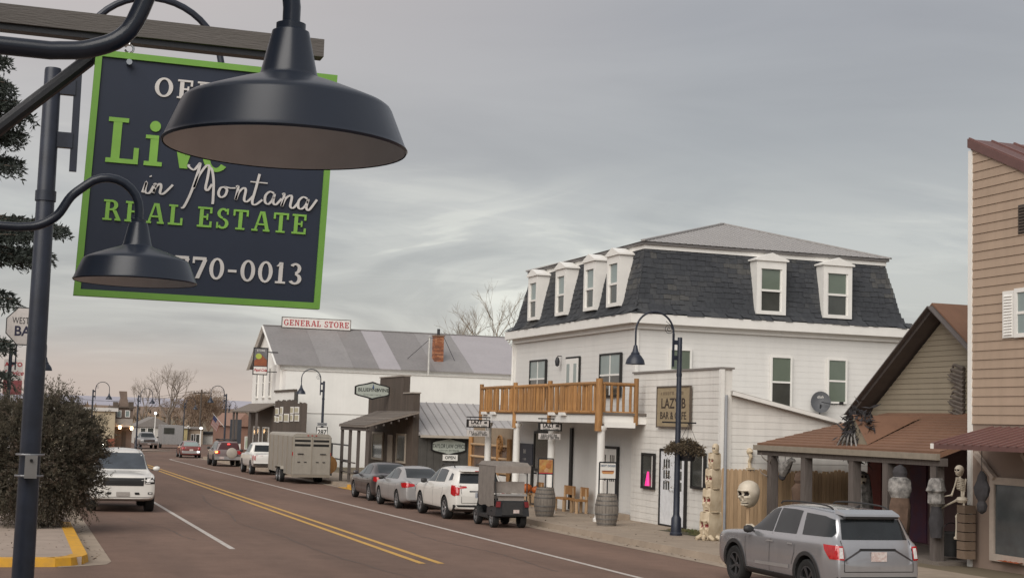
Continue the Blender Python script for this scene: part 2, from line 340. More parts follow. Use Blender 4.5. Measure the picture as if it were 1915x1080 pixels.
def window(parent,fn,u0,u1,z0,z1,fm,gm,fr=.07,d=.075,mull=0,rail=True,gm2=None,name='window',sill=False):
    if u0>u1: u0,u1=u1,u0
    b=MB(); b.mbox(fn,u0-fr,u1+fr,z0-fr,z0,0,d).mbox(fn,u0-fr,u1+fr,z1,z1+fr,0,d).mbox(fn,u0-fr,u0,z0,z1,0,d).mbox(fn,u1,u1+fr,z0,z1,0,d)
    o=b.build(name,fm,parent,world=True)
    zm=(z0+z1)/2; us=[u0+(u1-u0)*i/(mull+1) for i in range(mull+2)]; zs=[z0,zm,z1] if rail else [z0,z1]
    if rail or mull:
        b=MB()
        if rail: b.mbox(fn,u0,u1,zm-.03,zm+.03,.02,d-.012)
        for uu in us[1:-1]: b.mbox(fn,uu-.025,uu+.025,z0,z1,.021,d-.015)
        b.build('sash_bar',white_trim,o,world=True)
    for i in range(len(us)-1):
        for j in range(len(zs)-1):
            MB().mbox(fn,us[i]+.004,us[i+1]-.004,zs[j]+.004,zs[j+1]-.004,.012,.046).build('pane',(gm2 if (gm2 and j==0) else gm),o,world=True)
    if sill: MB().mbox(fn,u0-fr-.05,u1+fr+.05,z0-fr-.06,z0-fr-.002,0,d+.05).build('sill',fm,o,world=True)
    return o
def lap(parent,fn,z0,z1,h,uf,mat,name='siding_board',t=.026):
    k=max(1,int(round((z1-z0)/h))); h=(z1-z0)/k
    for i in range(k):
        a,b_=z0+i*h,z0+(i+1)*h-.002; (p,q),(r_,s_)=uf(a),uf(b_)
        if q-p<.05 or s_-r_<.0: continue
        P=[fn(p,a,0),fn(q,a,0),fn(q,a,t),fn(p,a,t),fn(r_,b_,0),fn(s_,b_,0),fn(s_,b_,t*.35),fn(r_,b_,t*.35)]
        MB().hexa(P).build(name,mat,parent,world=True)
def leafmesh(name,P,D,N_,ln,wd,mats,mi=None):
    """many small pointed leaves: P base points, D directions, N_ widths directions (numpy)"""
    n=len(P); side=np.cross(D,N_); side/= (np.linalg.norm(side,axis=1,keepdims=True)+1e-9)
    ln=np.asarray(ln).reshape(-1,1); wd=np.asarray(wd).reshape(-1,1)
    v=np.empty((n,4,3)); v[:,0]=P; v[:,1]=P+D*ln*.5+side*wd; v[:,2]=P+D*ln; v[:,3]=P+D*ln*.5-side*wd
    me=bpy.data.meshes.new(name); me.vertices.add(n*4); me.vertices.foreach_set('co',v.reshape(-1))
    me.loops.add(n*4); me.loops.foreach_set('vertex_index',np.arange(n*4)); me.polygons.add(n); me.polygons.foreach_set('loop_start',np.arange(0,n*4,4))
    for m in mats: me.materials.append(m)
    if mi is not None: me.polygons.foreach_set('material_index',np.asarray(mi,dtype=np.int32))
    me.update(calc_edges=True); return me
# ================================================================== SETTING
def strip(name,xl,xr,ys,dz,mat,kind='structure',parent=None,**kw):
    b=MB(); 
    for a,c in zip(ys[:-1],ys[1:]):
        b.add([(xl(a),a,gz(a)+dz),(xr(a),a,gz(a)+dz),(xr(c),c,gz(c)+dz),(xl(c),c,gz(c)+dz)],[(0,1,2,3)])
    return b.build(name,mat,parent,kind=kind,**kw)
earth=M('dry_earth',(.185,.145,.095),.95,scale=.25,col2=(.13,.105,.065),bump=.3,bscale=20)
strip('ground',lambda y:-6000,lambda y:6000,[-200,-60,180,400,2000,12000],-.05,earth)
strip('road',lambda y:-70,lambda y:70 if y<=130 else 120,[-60,0,60,130,132,180,235],0,asphalt)
def lc(Y): return 1.5+ (0 if Y<95 else .0036*(Y-95)**2)      # face of the left kerb
YS=[29.5+i*2.5 for i in range(0,27)]+[97+i*4 for i in range(16)]
# left pavement: slabs with open joints, concrete kerb and gutter pan
lp=props(bpy.data.objects.new('pavement_left',None),kind='structure'); COL.objects.link(lp); lp.empty_display_size=.2
for a,c in zip(YS[:-1],YS[1:]):
    for x0,x1 in ((-30,-3.2),(-3.2,-.85),(-.85,lc)):
        xa,xb=(x0,x0); ya,yb=(x1(a)-.16,x1(c)-.16) if callable(x1) else (x1,x1)
        if a>95 and not callable(x1): ya=yb=x1
        z0a,z0c=gz(a),gz(c); g_=.006
        MB().hexa([(xa+g_,a+g_,z0a),(ya-g_,a+g_,z0a),(yb-g_,c-g_,z0c),(xb+g_,c-g_,z0c),(xa+g_,a+g_,z0a+.15),(ya-g_,a+g_,z0a+.15),(yb-g_,c-g_,z0c+.15),(xb+g_,c-g_,z0c+.15)]).build('slab',concrete_l,lp)
def kerb(parent,pts,w,mats,h=.152,name='kerb',side=1):
    """kerb along points (x,y); leans back from its foot"""
    for (p,q),mt in zip(zip(pts[:-1],pts[1:]),mats):
        p,q=Vector((*p,0)),Vector((*q,0)); d=(q-p).normalized(); n=Vector((d.y,-d.x,0))*side; e=d*.004
        p,q=p+e,q-e; P=[]
        for zz,o0,o1 in ((-.02,w,.0),(h,w,.035)):
            for a,o in ((p,o0),(p,o1),(q,o1),(q,o0)):
                x=a-n*o; P.append((x.x,x.y,gz(x.y)+zz))
        MB().hexa(P).build(name,mt,parent)
ksp=[(lc(y),y) for y in [30.15,32.6,35.,37.4,39.8]+list(range(43,96,4))+list(range(97,158,4))]
kerb(lp,ksp[:5],.30,[yel_paint]*4,h=.154); kerb(lp,ksp[4:],.16,[concrete_l]*60)
kerb(lp,[(-30,29.35),(-3,29.2),(-.3,29.1)],.16,[concrete_l]*2); kerb(lp,[(-.3,29.1),(.85,29.15),(1.15,29.32),(1.38,29.65),(1.5,30.15)],.34,[yel_paint]*4,h=.156)
MB().add([(-.3,29.25,gz(29)+.149),(.9,29.33,gz(29)+.149),(1.2,29.7,gz(29)+.149),(1.33,30.2,gz(30)+.149),(-.3,30.2,gz(30)+.149)],[(0,1,2,3,4)]).build('slab',concrete_l,lp)
strip('gutter_pan',lambda y:lc(y)-.01,lambda y:lc(y)+.43,[30.2]+YS[1:],.006,concrete,parent=lp,kind=None)
MB().add([(1.45,30.2,gz(30.2)+.006),(1.93,30.2,gz(30.2)+.006),(1.8,29.6,gz(29.6)+.006),(1.35,29.25,gz(29.25)+.006),(.9,29.0,gz(29)+.006),(.88,29.25,gz(29.25)+.006)],[(0,1,2),(0,2,3),(0,3,5),(3,4,5)]).build('gutter_corner',concrete,lp)
# near left pavement (carries the street lamp beside the camera)
np_=props(bpy.data.objects.new('pavement_near',None),kind='structure'); COL.objects.link(np_)
for i in range(12):
    a=-6+i*2.1
    for x0,x1 in ((-1.1,.2),(.2,1.5)): MB().hexa([(x0,a,gz(a)),(x1,a,gz(a)),(x1,a+2.09,gz(a+2.1)),(x0,a+2.09,gz(a+2.1)),(x0,a,gz(a)+.15),(x1,a,gz(a)+.15),(x1,a+2.09,gz(a+2.1)+.15),(x0,a+2.09,gz(a+2.1)+.15)]).build('slab',concrete_l,np_)
# right pavement
XC=15.0
rp=props(bpy.data.objects.new('pavement_right',None),kind='structure'); COL.objects.link(rp)
yr=[-6+2.4*i for i in range(56)]
for a,c in zip(yr[:-1],yr[1:]):
    for x0,x1 in ((XC+.16,XC+1.75),(XC+1.75,XC+3.45)):
        MB().hexa([(x0+.005,a+.005,gz(a)),(x1-.005,a+.005,gz(a)),(x1-.005,c-.005,gz(c)),(x0+.005,c-.005,gz(c)),(x0+.005,a+.005,gz(a)+.15),(x1-.005,a+.005,gz(a)+.15),(x1-.005,c-.005,gz(c)+.15),(x0+.005,c-.005,gz(c)+.15)]).build('slab',concrete,rp)
kr=[(XC,y) for y in [-6,0,6,12,18,22,26,30,34,38,42,46,50,54,58,62,64.2,66.6,69,73,77,81,85,89,93,97,101,105,110,115,120,126]]
kerb(rp,kr,.16,[yel_paint if 64<p[1]<69 else concrete for p in kr[:-1]],side=-1)
strip('gutter_pan',lambda y:XC-.45,lambda y:XC+.01,[-6,30,60,90,126],.006,concrete,parent=rp,kind=None)
MB().add([(XC-.45,64.0,gz(64)+.011),(XC-.02,64.0,gz(64)+.011),(XC-.02,69,gz(69)+.011),(XC-.45,69,gz(69)+.011)],[(0,1,2,3)]).build('painted_gutter',yel_paint,rp)
strip('yard_ground',lambda y:XC+3.45,lambda y:66,[-6,40,90,128],.12,earth)
# painted markings
def line(name,x,y0,y1,mat,wd=.12,segs=1): 
    ys=[y0+(y1-y0)*i/segs for i in range(segs+1)]
    return strip(name,lambda y:x-wd/2,lambda y:x+wd/2,ys,.005,mat)
line('centre_line',8.13,29.75,104,yel_line,.15); line('centre_line',8.53,29.75,104,yel_line,.15)
line('edge_line',4.72,33.3,100,wht_line,.13); line('edge_line',11.68,-6,119,wht_line,.13)
b=MB(); pts=[(11.68,119)]+[(13.0-1.32*math.cos(t),119+2.6*math.sin(t)) for t in [i*PI/2/8 for i in range(1,9)]]+[(14.5,121.6)]
for (x0,y0),(x1,y1) in zip(pts[:-1],pts[1:]):
    d=Vector((x1-x0,y1-y0)).normalized(); n=Vector((-d.y,d.x))*.09
    b.add([(x0-n.x,y0-n.y,gz(y0)+.005),(x0+n.x,y0+n.y,gz(y0)+.005),(x1+n.x,y1+n.y,gz(y1)+.005),(x1-n.x,y1-n.y,gz(y1)+.005)],[(0,1,2,3)])
b.build('edge_line',wht_line,kind='structure')
tar=M('crack_sealer',(.085,.068,.058),.7,var=.2,scale=20)
for k,(p,q) in enumerate((((6.1,42),(7.4,22)),((7.0,60),(6.2,43)),((10.2,40),(10.6,28)),((3.2,44),(4.3,36)))):
    b=MB(); n=40; prev=None
    for i in range(n+1):
        t=i/n; x=p[0]+(q[0]-p[0])*t+.12*math.sin(9*t+k)+random.uniform(-.04,.04); y=p[1]+(q[1]-p[1])*t; wv=.008+.009*random.random()
        cur=[(x-wv,y,gz(y)+.0035),(x+wv,y,gz(y)+.0035)]
        if prev: b.add(prev+[cur[1],cur[0]],[(0,1,2,3)])
        prev=cur
    b.build('crack_seal',tar,kind='structure')
# far bench land and mountains
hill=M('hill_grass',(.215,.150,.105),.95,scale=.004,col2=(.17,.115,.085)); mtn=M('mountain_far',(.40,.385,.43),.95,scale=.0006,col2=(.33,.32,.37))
def ridge(name,Y,x0,x1,h,seed,mat,base=-4.,depth=400,n=60,lo=.4):
    rs=random.Random(seed); ph=[rs.uniform(0,6.28) for _ in range(6)]; b=MB(); vs=[]
    for i in range(n+1):
        t=i/n; x=x0+(x1-x0)*t; e=sum(math.sin(t*(3+4*k)+ph[k])/(1.6**k) for k in range(6))
        hh=h*(lo+(1-lo)*(.5+.28*e)); vs+= [(x,Y-depth*.5,base),(x,Y-depth*.15,base+hh*.55),(x,Y,base+hh),(x,Y+depth,base)]
    b.add(vs,[(4*i+j,4*i+4+j,4*i+5+j,4*i+1+j) for i in range(n) for j in range(3)])
    return b.build(name,mat,smooth=80,kind='structure')
ridge('hills',1500,-700,1400,16,3,hill,depth=500)
ridge('mountains',9500,-5000,6000,150,5,mtn,base=-20,depth=2500,lo=.55)
# ================================================================== VEHICLES
def wheel_mesh(Rr,wd,dark=False,spokes=5):
    t=MB(); r=Rr; h=wd/2
    t.lathe([(r*.66,-h*.9),(r*.72,-h),(r*.93,-h),(r*.985,-h*.8),(r,-h*.5),(r,h*.5),(r*.985,h*.8),(r*.93,h),(r*.72,h),(r*.66,h*.9),(r*.64,0),(r*.66,-h*.9)],n=28,axis='x')
    k=MB(); k.lathe([(r*.67,h*.88),(r*.66,h*.5),(r*.5,h*.15),(0.001,h*.12)],n=28,axis='x',m=1)
    k.lathe([(r*.67,h*.90),(r*.60,h*.93),(r*.59,h*.55)],n=28,axis='x')
    for i in range(spokes):
        a=2*PI*i/spokes+.3
        for da in (-.11,.11):
            c0=(h*.60,r*.06*math.cos(a),r*.06*math.sin(a)); c1=(h*.86,r*.63*math.cos(a+da),r*.63*math.sin(a+da))
            k.bar(c0,c1,r*.075,r*.05,up=(1,0,0))
    k.lathe([(.001,h*.72),(r*.13,h*.70),(r*.15,h*.5)],n=14,axis='x')
    return t.mesh('wheel',tyre,smooth=40),k.mesh('rim',[rimd if dark else rim,well],smooth=30)
def add_wheels(root,W,yf,yr_,Rr,wd=.235,dark=False,spokes=5,inset=.0):
    tm,km=wheel_mesh(Rr,wd,dark,spokes)
    for y in (yf,yr_):
        for s in (1,-1):
            o=link_mesh('wheel',tm,root); o.location=(s*(W/2-wd/2-inset),y,Rr); o.rotation_euler=(random.uniform(0,6),0,PI if s<0 else 0)
            link_mesh('rim',km,o)
def car_body(root,L,W,top,axles,Rr,mat,zb=.23,wtop=.70,name='body',arch=1.13,endw=.15,crown=.035):
    """top: list of (y, ztop, zbelt) front to rear"""
    n=0; b=MB(); rings=[]
    for y,zt,zs in top:
        e=max(0,min(1,(abs(y)-L/2+.62)/.62)); wm=W/2*(1-endw*e*e); z0=zb+.13*e*e
        k=max(0,min(1,(zt-zs)/.45)); ws=wm-.035-.03*k; wt=(ws-.16)*(1-k)+(W/2*wtop)*k
        zm=z0+(zs-z0)*.55
        half=[(0,z0),(wm*.80,z0),(wm-.03,z0+.03),(wm-.004,z0+(zm-z0)*.55),(wm,zm),(wm-.012,zs-.10),(ws,zs-.005),(ws-.03,zs+.03*k+.004)]
        if k>.02: half+= [(ws-.03+(wt-ws+.03)*.5,zs+(zt-zs)*.53),(wt+.015,zt-.075),(wt-.07,zt-.012-crown*.3),(0,zt+crown*.6)]
        else: half+= [(ws-.10,zs+.012+(zt-zs)*.4),(wt+.03,zt-.01),(wt-.12,zt),(0,zt+crown*.7)]
        ring=half+[(-x,z) for x,z in reversed(half[1:-1])]; n=len(ring)
        rings.append([(x,y,z) for x,z in ring])
    vs=[p for r_ in rings for p in r_]; k=len(rings)
    b.add(vs,[(i*n+j,i*n+(j+1)%n,(i+1)*n+(j+1)%n,(i+1)*n+j) for i in range(k-1) for j in range(n)])
    h=n//2
    for base,rev in ((0,False),((k-1)*n,True)):   # quad strips across the ends
        for j in range(h):
            q=[base+j,base+j+1,base+(n-j-1)%n,base+(n-j)%n]; q=list(dict.fromkeys(q))
            if len(q)>2: b.add([],[]); b.f.append(tuple(q)); b.m.append(0)
    me=b.mesh('body',mat); ob=bpy.data.objects.new('tmp',me); COL.objects.link(ob)
    md=ob.modifiers.new('s','SUBSURF'); md.levels=2; md.render_levels=2
    cut=MB()
    for y in axles:
        for s in (1,-1):
            x0,x1=sorted((s*(W/2-.34),s*(W/2+.2))); cut.cyl((x0,y,Rr+.01),(x1,y,Rr+.01),Rr*arch,n=28)
    cm=cut.mesh('cut',well); co=bpy.data.objects.new('cut',cm); COL.objects.link(co)
    bo=ob.modifiers.new('b','BOOLEAN'); bo.object=co; bo.operation='DIFFERENCE'; bo.solver='EXACT'
    try: bo.material_mode='TRANSFER'
    except Exception: pass
    bpy.context.view_layer.update(); dg=bpy.context.evaluated_depsgraph_get()
    me2=bpy.data.meshes.new_from_object(ob.evaluated_get(dg)); me2.name=name
    bpy.data.objects.remove(ob); bpy.data.objects.remove(co); smooth_mesh(me2,40)
    o=link_mesh(name,me2,root)
    bv=BVHTree.FromPolygons([v.co[:] for v in me2.vertices],[p.vertices[:] for p in me2.polygons])
    return o,bv
def patch(parent,bv,poly,view,mat,name,off=.007,res=.07,smooth=True):
    pts=[Vector(p) for p in poly]; k=len(pts); xs=[p.x for p in pts]; ys=[p.y for p in pts]; V=[]; Ed=[]
    for i in range(k):
        a,c=pts[i],pts[(i+1)%k]; m=max(1,int((c-a).length/res)); s0=len(V)
        for j in range(m): V.append(a+(c-a)*(j/m))
    Ed=[(i,(i+1)%len(V)) for i in range(len(V))]; nb=len(V)
    def inside(p):
        c=False
        for i in range(k):
            a,b_=pts[i],pts[(i+1)%k]
            if (a.y>p.y)!=(b_.y>p.y) and p.x<(b_.x-a.x)*(p.y-a.y)/(b_.y-a.y)+a.x: c=not c
        return c
    nx=int((max(xs)-min(xs))/res); ny=int((max(ys)-min(ys))/res)
    for i in range(1,nx+1):
        for j in range(1,ny+1):
            p=Vector((min(xs)+(i-.5)*(max(xs)-min(xs))/nx,min(ys)+(j-.5)*(max(ys)-min(ys))/ny))
            if inside(p): V.append(p)
    r=geometry.delaunay_2d_cdt(V,Ed,[],1,1e-5); vv,ff=r[0],r[2]
    out=[];ok=[]
    for p in vv:
        if view in 'RL': s=1 if view=='R' else -1; o,d=Vector((s*4,p.x,p.y)),Vector((-s,0,0))
        elif view=='F': o,d=Vector((p.x,8,p.y)),Vector((0,-1,0))
        elif view=='B': o,d=Vector((p.x,-8,p.y)),Vector((0,1,0))
        else: o,d=Vector((p.x,p.y,5)),Vector((0,0,-1))
        h=bv.ray_cast(o,d)
        if h[0] is None: out.append((0,0,0)); ok.append(False)
        else:
            nn=h[1] if h[1].dot(d)<0 else -h[1]; out.append(tuple(h[0]+nn*off)); ok.append(True)
    ff=[f for f in ff if all(ok[i] for i in f)]
    if not ff: return None
    me=bpy.data.meshes.new(name); me.from_pydata(out,[],ff); me.materials.append(mat)
    bm=bmesh.new(); bm.from_mesh(me); bmesh.ops.delete(bm,geom=[v for v in bm.verts if not v.link_faces],context='VERTS'); bm.to_mesh(me); bm.free()
    # orient outwards
    nrm={'R':Vector((1,0,0)),'L':Vector((-1,0,0)),'F':Vector((0,1,0)),'B':Vector((0,-1,0)),'T':Vector((0,0,1))}[view]
    if sum((p.normal*p.area for p in me.polygons),Vector()).dot(nrm)<0: me.flip_normals()
    if smooth: smooth_mesh(me,60)
    return link_mesh(name,me,parent)
def seam(parent,bv,pts,view,name='door_seam',wd=.007,mat=None):
    for a,c in zip(pts[:-1],pts[1:]):
        a,c=Vector(a),Vector(c); d=(c-a).normalized(); n=Vector((-d.y,d.x))*wd
        patch(parent,bv,[a-n,c-n,c+n,a+n],view,mat or black_trim,name,off=.003,res=.12)
def mirrors(root,W,y,z,mat):
    for s in (1,-1):
        b=MB(); b.lathe([(.001,-.10),(.07,-.085),(.095,-.02),(.085,.05),(.05,.10),(.001,.11)],n=12,axis='x')
        me=b.mesh('mirror',mat,smooth=60); o=link_mesh('mirror',me,root); o.location=(s*(W/2+.07),y,z); o.scale=(1.05,.75,.85)
        MB().bar((s*(W/2-.09),y-.01,z-.05),(s*(W/2+.02),y,z-.03),.05,.03).build('mirror_arm',plastic,root)
def plate(root,x,y,z,ry,mat,wd=.31,ht=.16,name='licence_plate',face=-1):
    MB().box(x-wd/2,x+wd/2,y-.006,y+.006,z-ht/2,z+ht/2).build(name,mat,root)
plate_m=M('plate_white',(.66,.63,.60),.5,col2=(.45,.30,.27),scale=22); plate_b=M('plate_blue',(.22,.25,.31),.5,col2=(.4,.4,.42),scale=26)
both='LR'
def suv_grey():
    L,W=5.05,1.98
    t=thing('parked_suv','silver grey SUV with black wheel arches parked before the skull decorated porch','car',(14.10,24.35,gz(24.2)),.0); t.scale=(.915,.90,.915)
    top=[(2.50,.92,.90),(2.42,1.02,.99),(2.1,1.10,1.06),(1.5,1.15,1.09),(1.12,1.19,1.11),(.98,1.24,1.12),(.55,1.56,1.13),(.28,1.705,1.14),(-.25,1.765,1.15),(-1.1,1.765,1.16),(-1.85,1.735,1.18),(-2.06,1.70,1.18),(-2.16,1.62,1.18),(-2.34,1.25,1.14),(-2.41,1.15,1.12),(-2.455,1.08,1.06),(-2.50,.86,.84),(-2.52,.72,.70)]
    yf,yr_,Rr=1.50,-1.52,.385
    bd,bv=car_body(t,L,W,top,(yf,yr_),Rr,p_grey,zb=.26,wtop=.69,arch=1.16)
    add_wheels(t,W-.02,yf,yr_,Rr,.255,True)
    for s in both:
        patch(t,bv,[(.86,1.17),(.48,1.47),(.20,1.62),(-.02,1.645),(-.02,1.18)],s,glass,'side_window')
        patch(t,bv,[(-.09,1.18),(-.09,1.65),(-.62,1.655),(-.93,1.645),(-.98,1.20)],s,glass,'side_window')
        patch(t,bv,[(-1.22,1.21),(-1.10,1.62),(-1.80,1.60),(-2.12,1.55),(-2.26,1.30),(-2.22,1.235)],s,glass,'side_window')
        # black arches and sill
        for yc in (yf,yr_):
            arcp=[(yc+Rr*1.16*math.cos(a),Rr+.01+Rr*1.16*math.sin(a)) for a in [R(-12+i*204/16) for i in range(17)]]; arco=[(yc+(Rr*1.16+.075)*math.cos(a),Rr+.01+(Rr*1.16+.075)*math.sin(a)) for a in [R(-12+i*204/16) for i in range(17)]]
            patch(t,bv,arcp+arco[::-1],s,plastic,'wheel_arch_trim',off=.016,res=.05)
        patch(t,bv,[(yf-.53,.29),(yf-.53,.40),(yr_+.53,.40),(yr_+.53,.29)],s,plastic,'sill_trim',off=.012)
        patch(t,bv,[(yr_-.53,.33),(yr_-.53,.46),(-2.45,.50),(-2.45,.36)],s,plastic,'bumper_trim',off=.012)
        patch(t,bv,[(.55,.50),(-.85,.53),(-.85,.60),(.55,.56)],s,p_silver,'door_highlight_strip',off=.010)
        patch(t,bv,[(-2.10,1.10),(-2.16,.99),(-2.30,.84),(-2.46,.84),(-2.46,1.09)],s,redlamp,'tail_light',off=.012,res=.04)
        seam(t,bv,[(1.02,1.12),(1.0,.75),(.92,.42)],s); seam(t,bv,[(-.055,1.15),(-.04,.42)],s); seam(t,bv,[(-1.03,1.15),(-1.05,.85),(-.95,.62)],s)
        patch(t,bv,[(.10,.985),(-.0,1.01),(-.22,1.01),(-.22,.985)],s,p_silver,'door_handle',off=.03); patch(t,bv,[(-.80,.995),(-.8,1.02),(-1.0,1.02),(-1.0,.995)],s,p_silver,'door_handle',off=.03)
        x=.60*(1 if s=='R' else -1)
        MB().tube(catmull([(x,.18,1.73),(x,.05,1.775),(x,-.5,1.803),(x,-1.3,1.80),(x,-1.72,1.775),(x,-1.85,1.73)],5),.018,6).build('roof_rail',plastic,t,smooth=True)
    patch(t,bv,[(-.70,1.20),(-.63,1.56),(.63,1.56),(.70,1.20)],'B',glass,'rear_window')
    sp=MB().hexa([(-.60,-2.27,1.625),(.60,-2.27,1.625),(.64,-2.0,1.66),(-.64,-2.0,1.66),(-.585,-2.25,1.665),(.585,-2.25,1.665),(.62,-1.96,1.735),(-.62,-1.96,1.735)]).build('spoiler',p_grey,t); MB().box(-.57,.57,-2.26,-2.05,1.585,1.622).build('spoiler_underside',p_black,sp)
    patch(t,bv,[(-.70,1.22),(.70,1.22),(.60,1.55),(-.60,1.55)],'F',glass,'windscreen')
    for s in (1,-1):
        patch(t,bv,[(s*.90,.84),(s*.74,.83),(s*.74,1.08),(s*.86,1.09)],'B',redlamp,'tail_light',off=.014,res=.04)
        patch(t,bv,[(s*.83,.865),(s*.755,.86),(s*.755,1.05),(s*.82,1.055)],'B',whitelamp,'reversing_light',off=.019,res=.04)
        patch(t,bv,[(s*.86,.42),(s*.64,.40),(s*.64,.45),(s*.86,.47)],'B',redlamp,'reflector',off=.02,res=.05)
        patch(t,bv,[(s*.86,.78),(s*.6,.86),(s*.6,.99),(s*.86,.92)],'F',whitelamp,'headlight',off=.012)
    patch(t,bv,[(-.70,.835),(-.66,.86),(-.38,1.03),(.38,1.03),(.66,.86),(.70,.835),(.40,1.0),(-.40,1.0)][:0] or [(-.41,1.00),(-.38,1.045),(.38,1.045),(.41,1.00)],'B',black_trim,'handle_recess',off=.006)
    for s in (1,-1): patch(t,bv,[(s*.38,1.03),(s*.72,.84),(s*.72,.81),(s*.36,1.0)],'B',p_dark,'tailgate_crease_shade',off=.006)  # dark strips paint the shade of the tailgate creases
    patch(t,bv,[(-.84,.34),(-.86,.53),(.86,.53),(.84,.34)],'B',plastic,'rear_bumper',off=.013)
    patch(t,bv,[(-.45,.27),(-.5,.36),(.5,.36),(.45,.27)],'B',p_silver,'skid_plate',off=.02)
    seam(t,bv,[(-.735,1.18),(-.735,.62),(.735,.62),(.735,1.18)],'B','tailgate_seam')
    plate(t,-.0,-2.512,.90,0,plate_m,.33,.175)
    MB().tube([(-.35,-2.345,1.25),(.22,-2.33,1.28)],.009,5).build('wiper',plastic,t)
    MB().hexa([(-.02,-1.80,1.755),(.02,-1.80,1.755),(.02,-1.66,1.765),(-.02,-1.66,1.765),(-.008,-1.80,1.82),(.008,-1.80,1.82),(.012,-1.68,1.78),(-.012,-1.68,1.78)]).build('antenna_fin',p_black,t)
    mirrors(t,W,.72,1.17,plastic); return t
suv_grey()
def crossover():
    L,W=4.77,1.84
    t=thing('parked_crossover','white crossover parked between the silver sedan and the golf cart','car',(13.90,46.72,gz(46.7)),.01)
    top=[(2.36,.86,.84),(2.28,.95,.92),(1.95,1.03,.99),(1.4,1.10,1.04),(1.12,1.14,1.05),(.98,1.18,1.06),(.5,1.47,1.07),(.2,1.60,1.08),(-.3,1.66,1.09),(-1.0,1.655,1.11),(-1.65,1.61,1.14),(-1.9,1.57,1.15),(-2.02,1.50,1.14),(-2.2,1.19,1.10),(-2.27,1.10,1.07),(-2.33,1.0,.97),(-2.38,.75,.73)]
    yf,yr_,Rr=1.42,-1.44,.36
    bd,bv=car_body(t,L,W,top,(yf,yr_),Rr,p_white,zb=.25,wtop=.68); add_wheels(t,W,yf,yr_,Rr,.235)
    for s in both:
        patch(t,bv,[(.88,1.11),(.46,1.38),(.16,1.52),(-.08,1.545),(-.08,1.13)],s,glass,'side_window'); patch(t,bv,[(-.15,1.13),(-.15,1.55),(-.75,1.55),(-1.08,1.52),(-1.14,1.16)],s,glass,'side_window')
        patch(t,bv,[(-1.52,1.22),(-1.50,1.46),(-1.72,1.43),(-1.86,1.25)],s,glass,'side_window')
        patch(t,bv,[(yf-.45,.27),(yf-.45,.36),(yr_+.45,.36),(yr_+.45,.27)],s,plastic,'sill_trim',off=.01)
        patch(t,bv,[(-2.02,1.10),(-2.06,.82),(-2.30,.76),(-2.30,1.08)],s,redlamp,'tail_light',off=.012,res=.05)
        seam(t,bv,[(.95,1.06),(.9,.4)],s); seam(t,bv,[(-.115,1.1),(-.1,.38)],s); seam(t,bv,[(-1.17,1.12),(-1.2,.85),(-1.02,.6)],s)
        patch(t,bv,[(.1,.94),(.1,.965),(-.1,.965),(-.1,.94)],s,p_white,'door_handle',off=.03); patch(t,bv,[(-.85,.95),(-.85,.975),(-1.05,.975),(-1.05,.95)],s,p_white,'door_handle',off=.03)
        x=.57*(1 if s=='R' else -1); MB().tube(catmull([(x,.0,1.64),(x,-.15,1.69),(x,-1.2,1.69),(x,-1.4,1.63)],5),.018,6).build('roof_rail',plastic,t,smooth=True)
    patch(t,bv,[(-.66,1.16),(-.58,1.46),(.58,1.46),(.66,1.16)],'B',glass,'rear_window'); patch(t,bv,[(-.66,1.17),(.66,1.17),(.56,1.46),(-.56,1.46)],'F',glass,'windscreen')
    for s in (1,-1): patch(t,bv,[(s*.86,.78),(s*.70,.80),(s*.68,1.02),(s*.82,1.06)],'B',redlamp,'tail_light',off=.014,res=.05)
    patch(t,bv,[(-.82,.30),(-.84,.50),(.84,.50),(.82,.30)],'B',plastic,'rear_bumper',off=.013); patch(t,bv,[(-.36,.90),(-.36,.94),(.36,.94),(.36,.90)],'B',chrome,'chrome_strip',off=.012)
    MB().hexa([(-.58,-2.14,1.53),(.58,-2.14,1.53),(.6,-1.85,1.57),(-.6,-1.85,1.57),(-.56,-2.12,1.56),(.56,-2.12,1.56),(.58,-1.85,1.615),(-.58,-1.85,1.615)]).build('spoiler',p_white,t)
    MB().box(-.14,.14,-2.15,-2.138,1.535,1.555).build('brake_light',redlamp,t)
    plate(t,-.02,-2.372,.80,0,plate_b); seam(t,bv,[(-.62,1.12),(-.62,.56),(.62,.56),(.62,1.12)],'B','tailgate_seam'); mirrors(t,W,.72,1.12,plastic)
crossover()
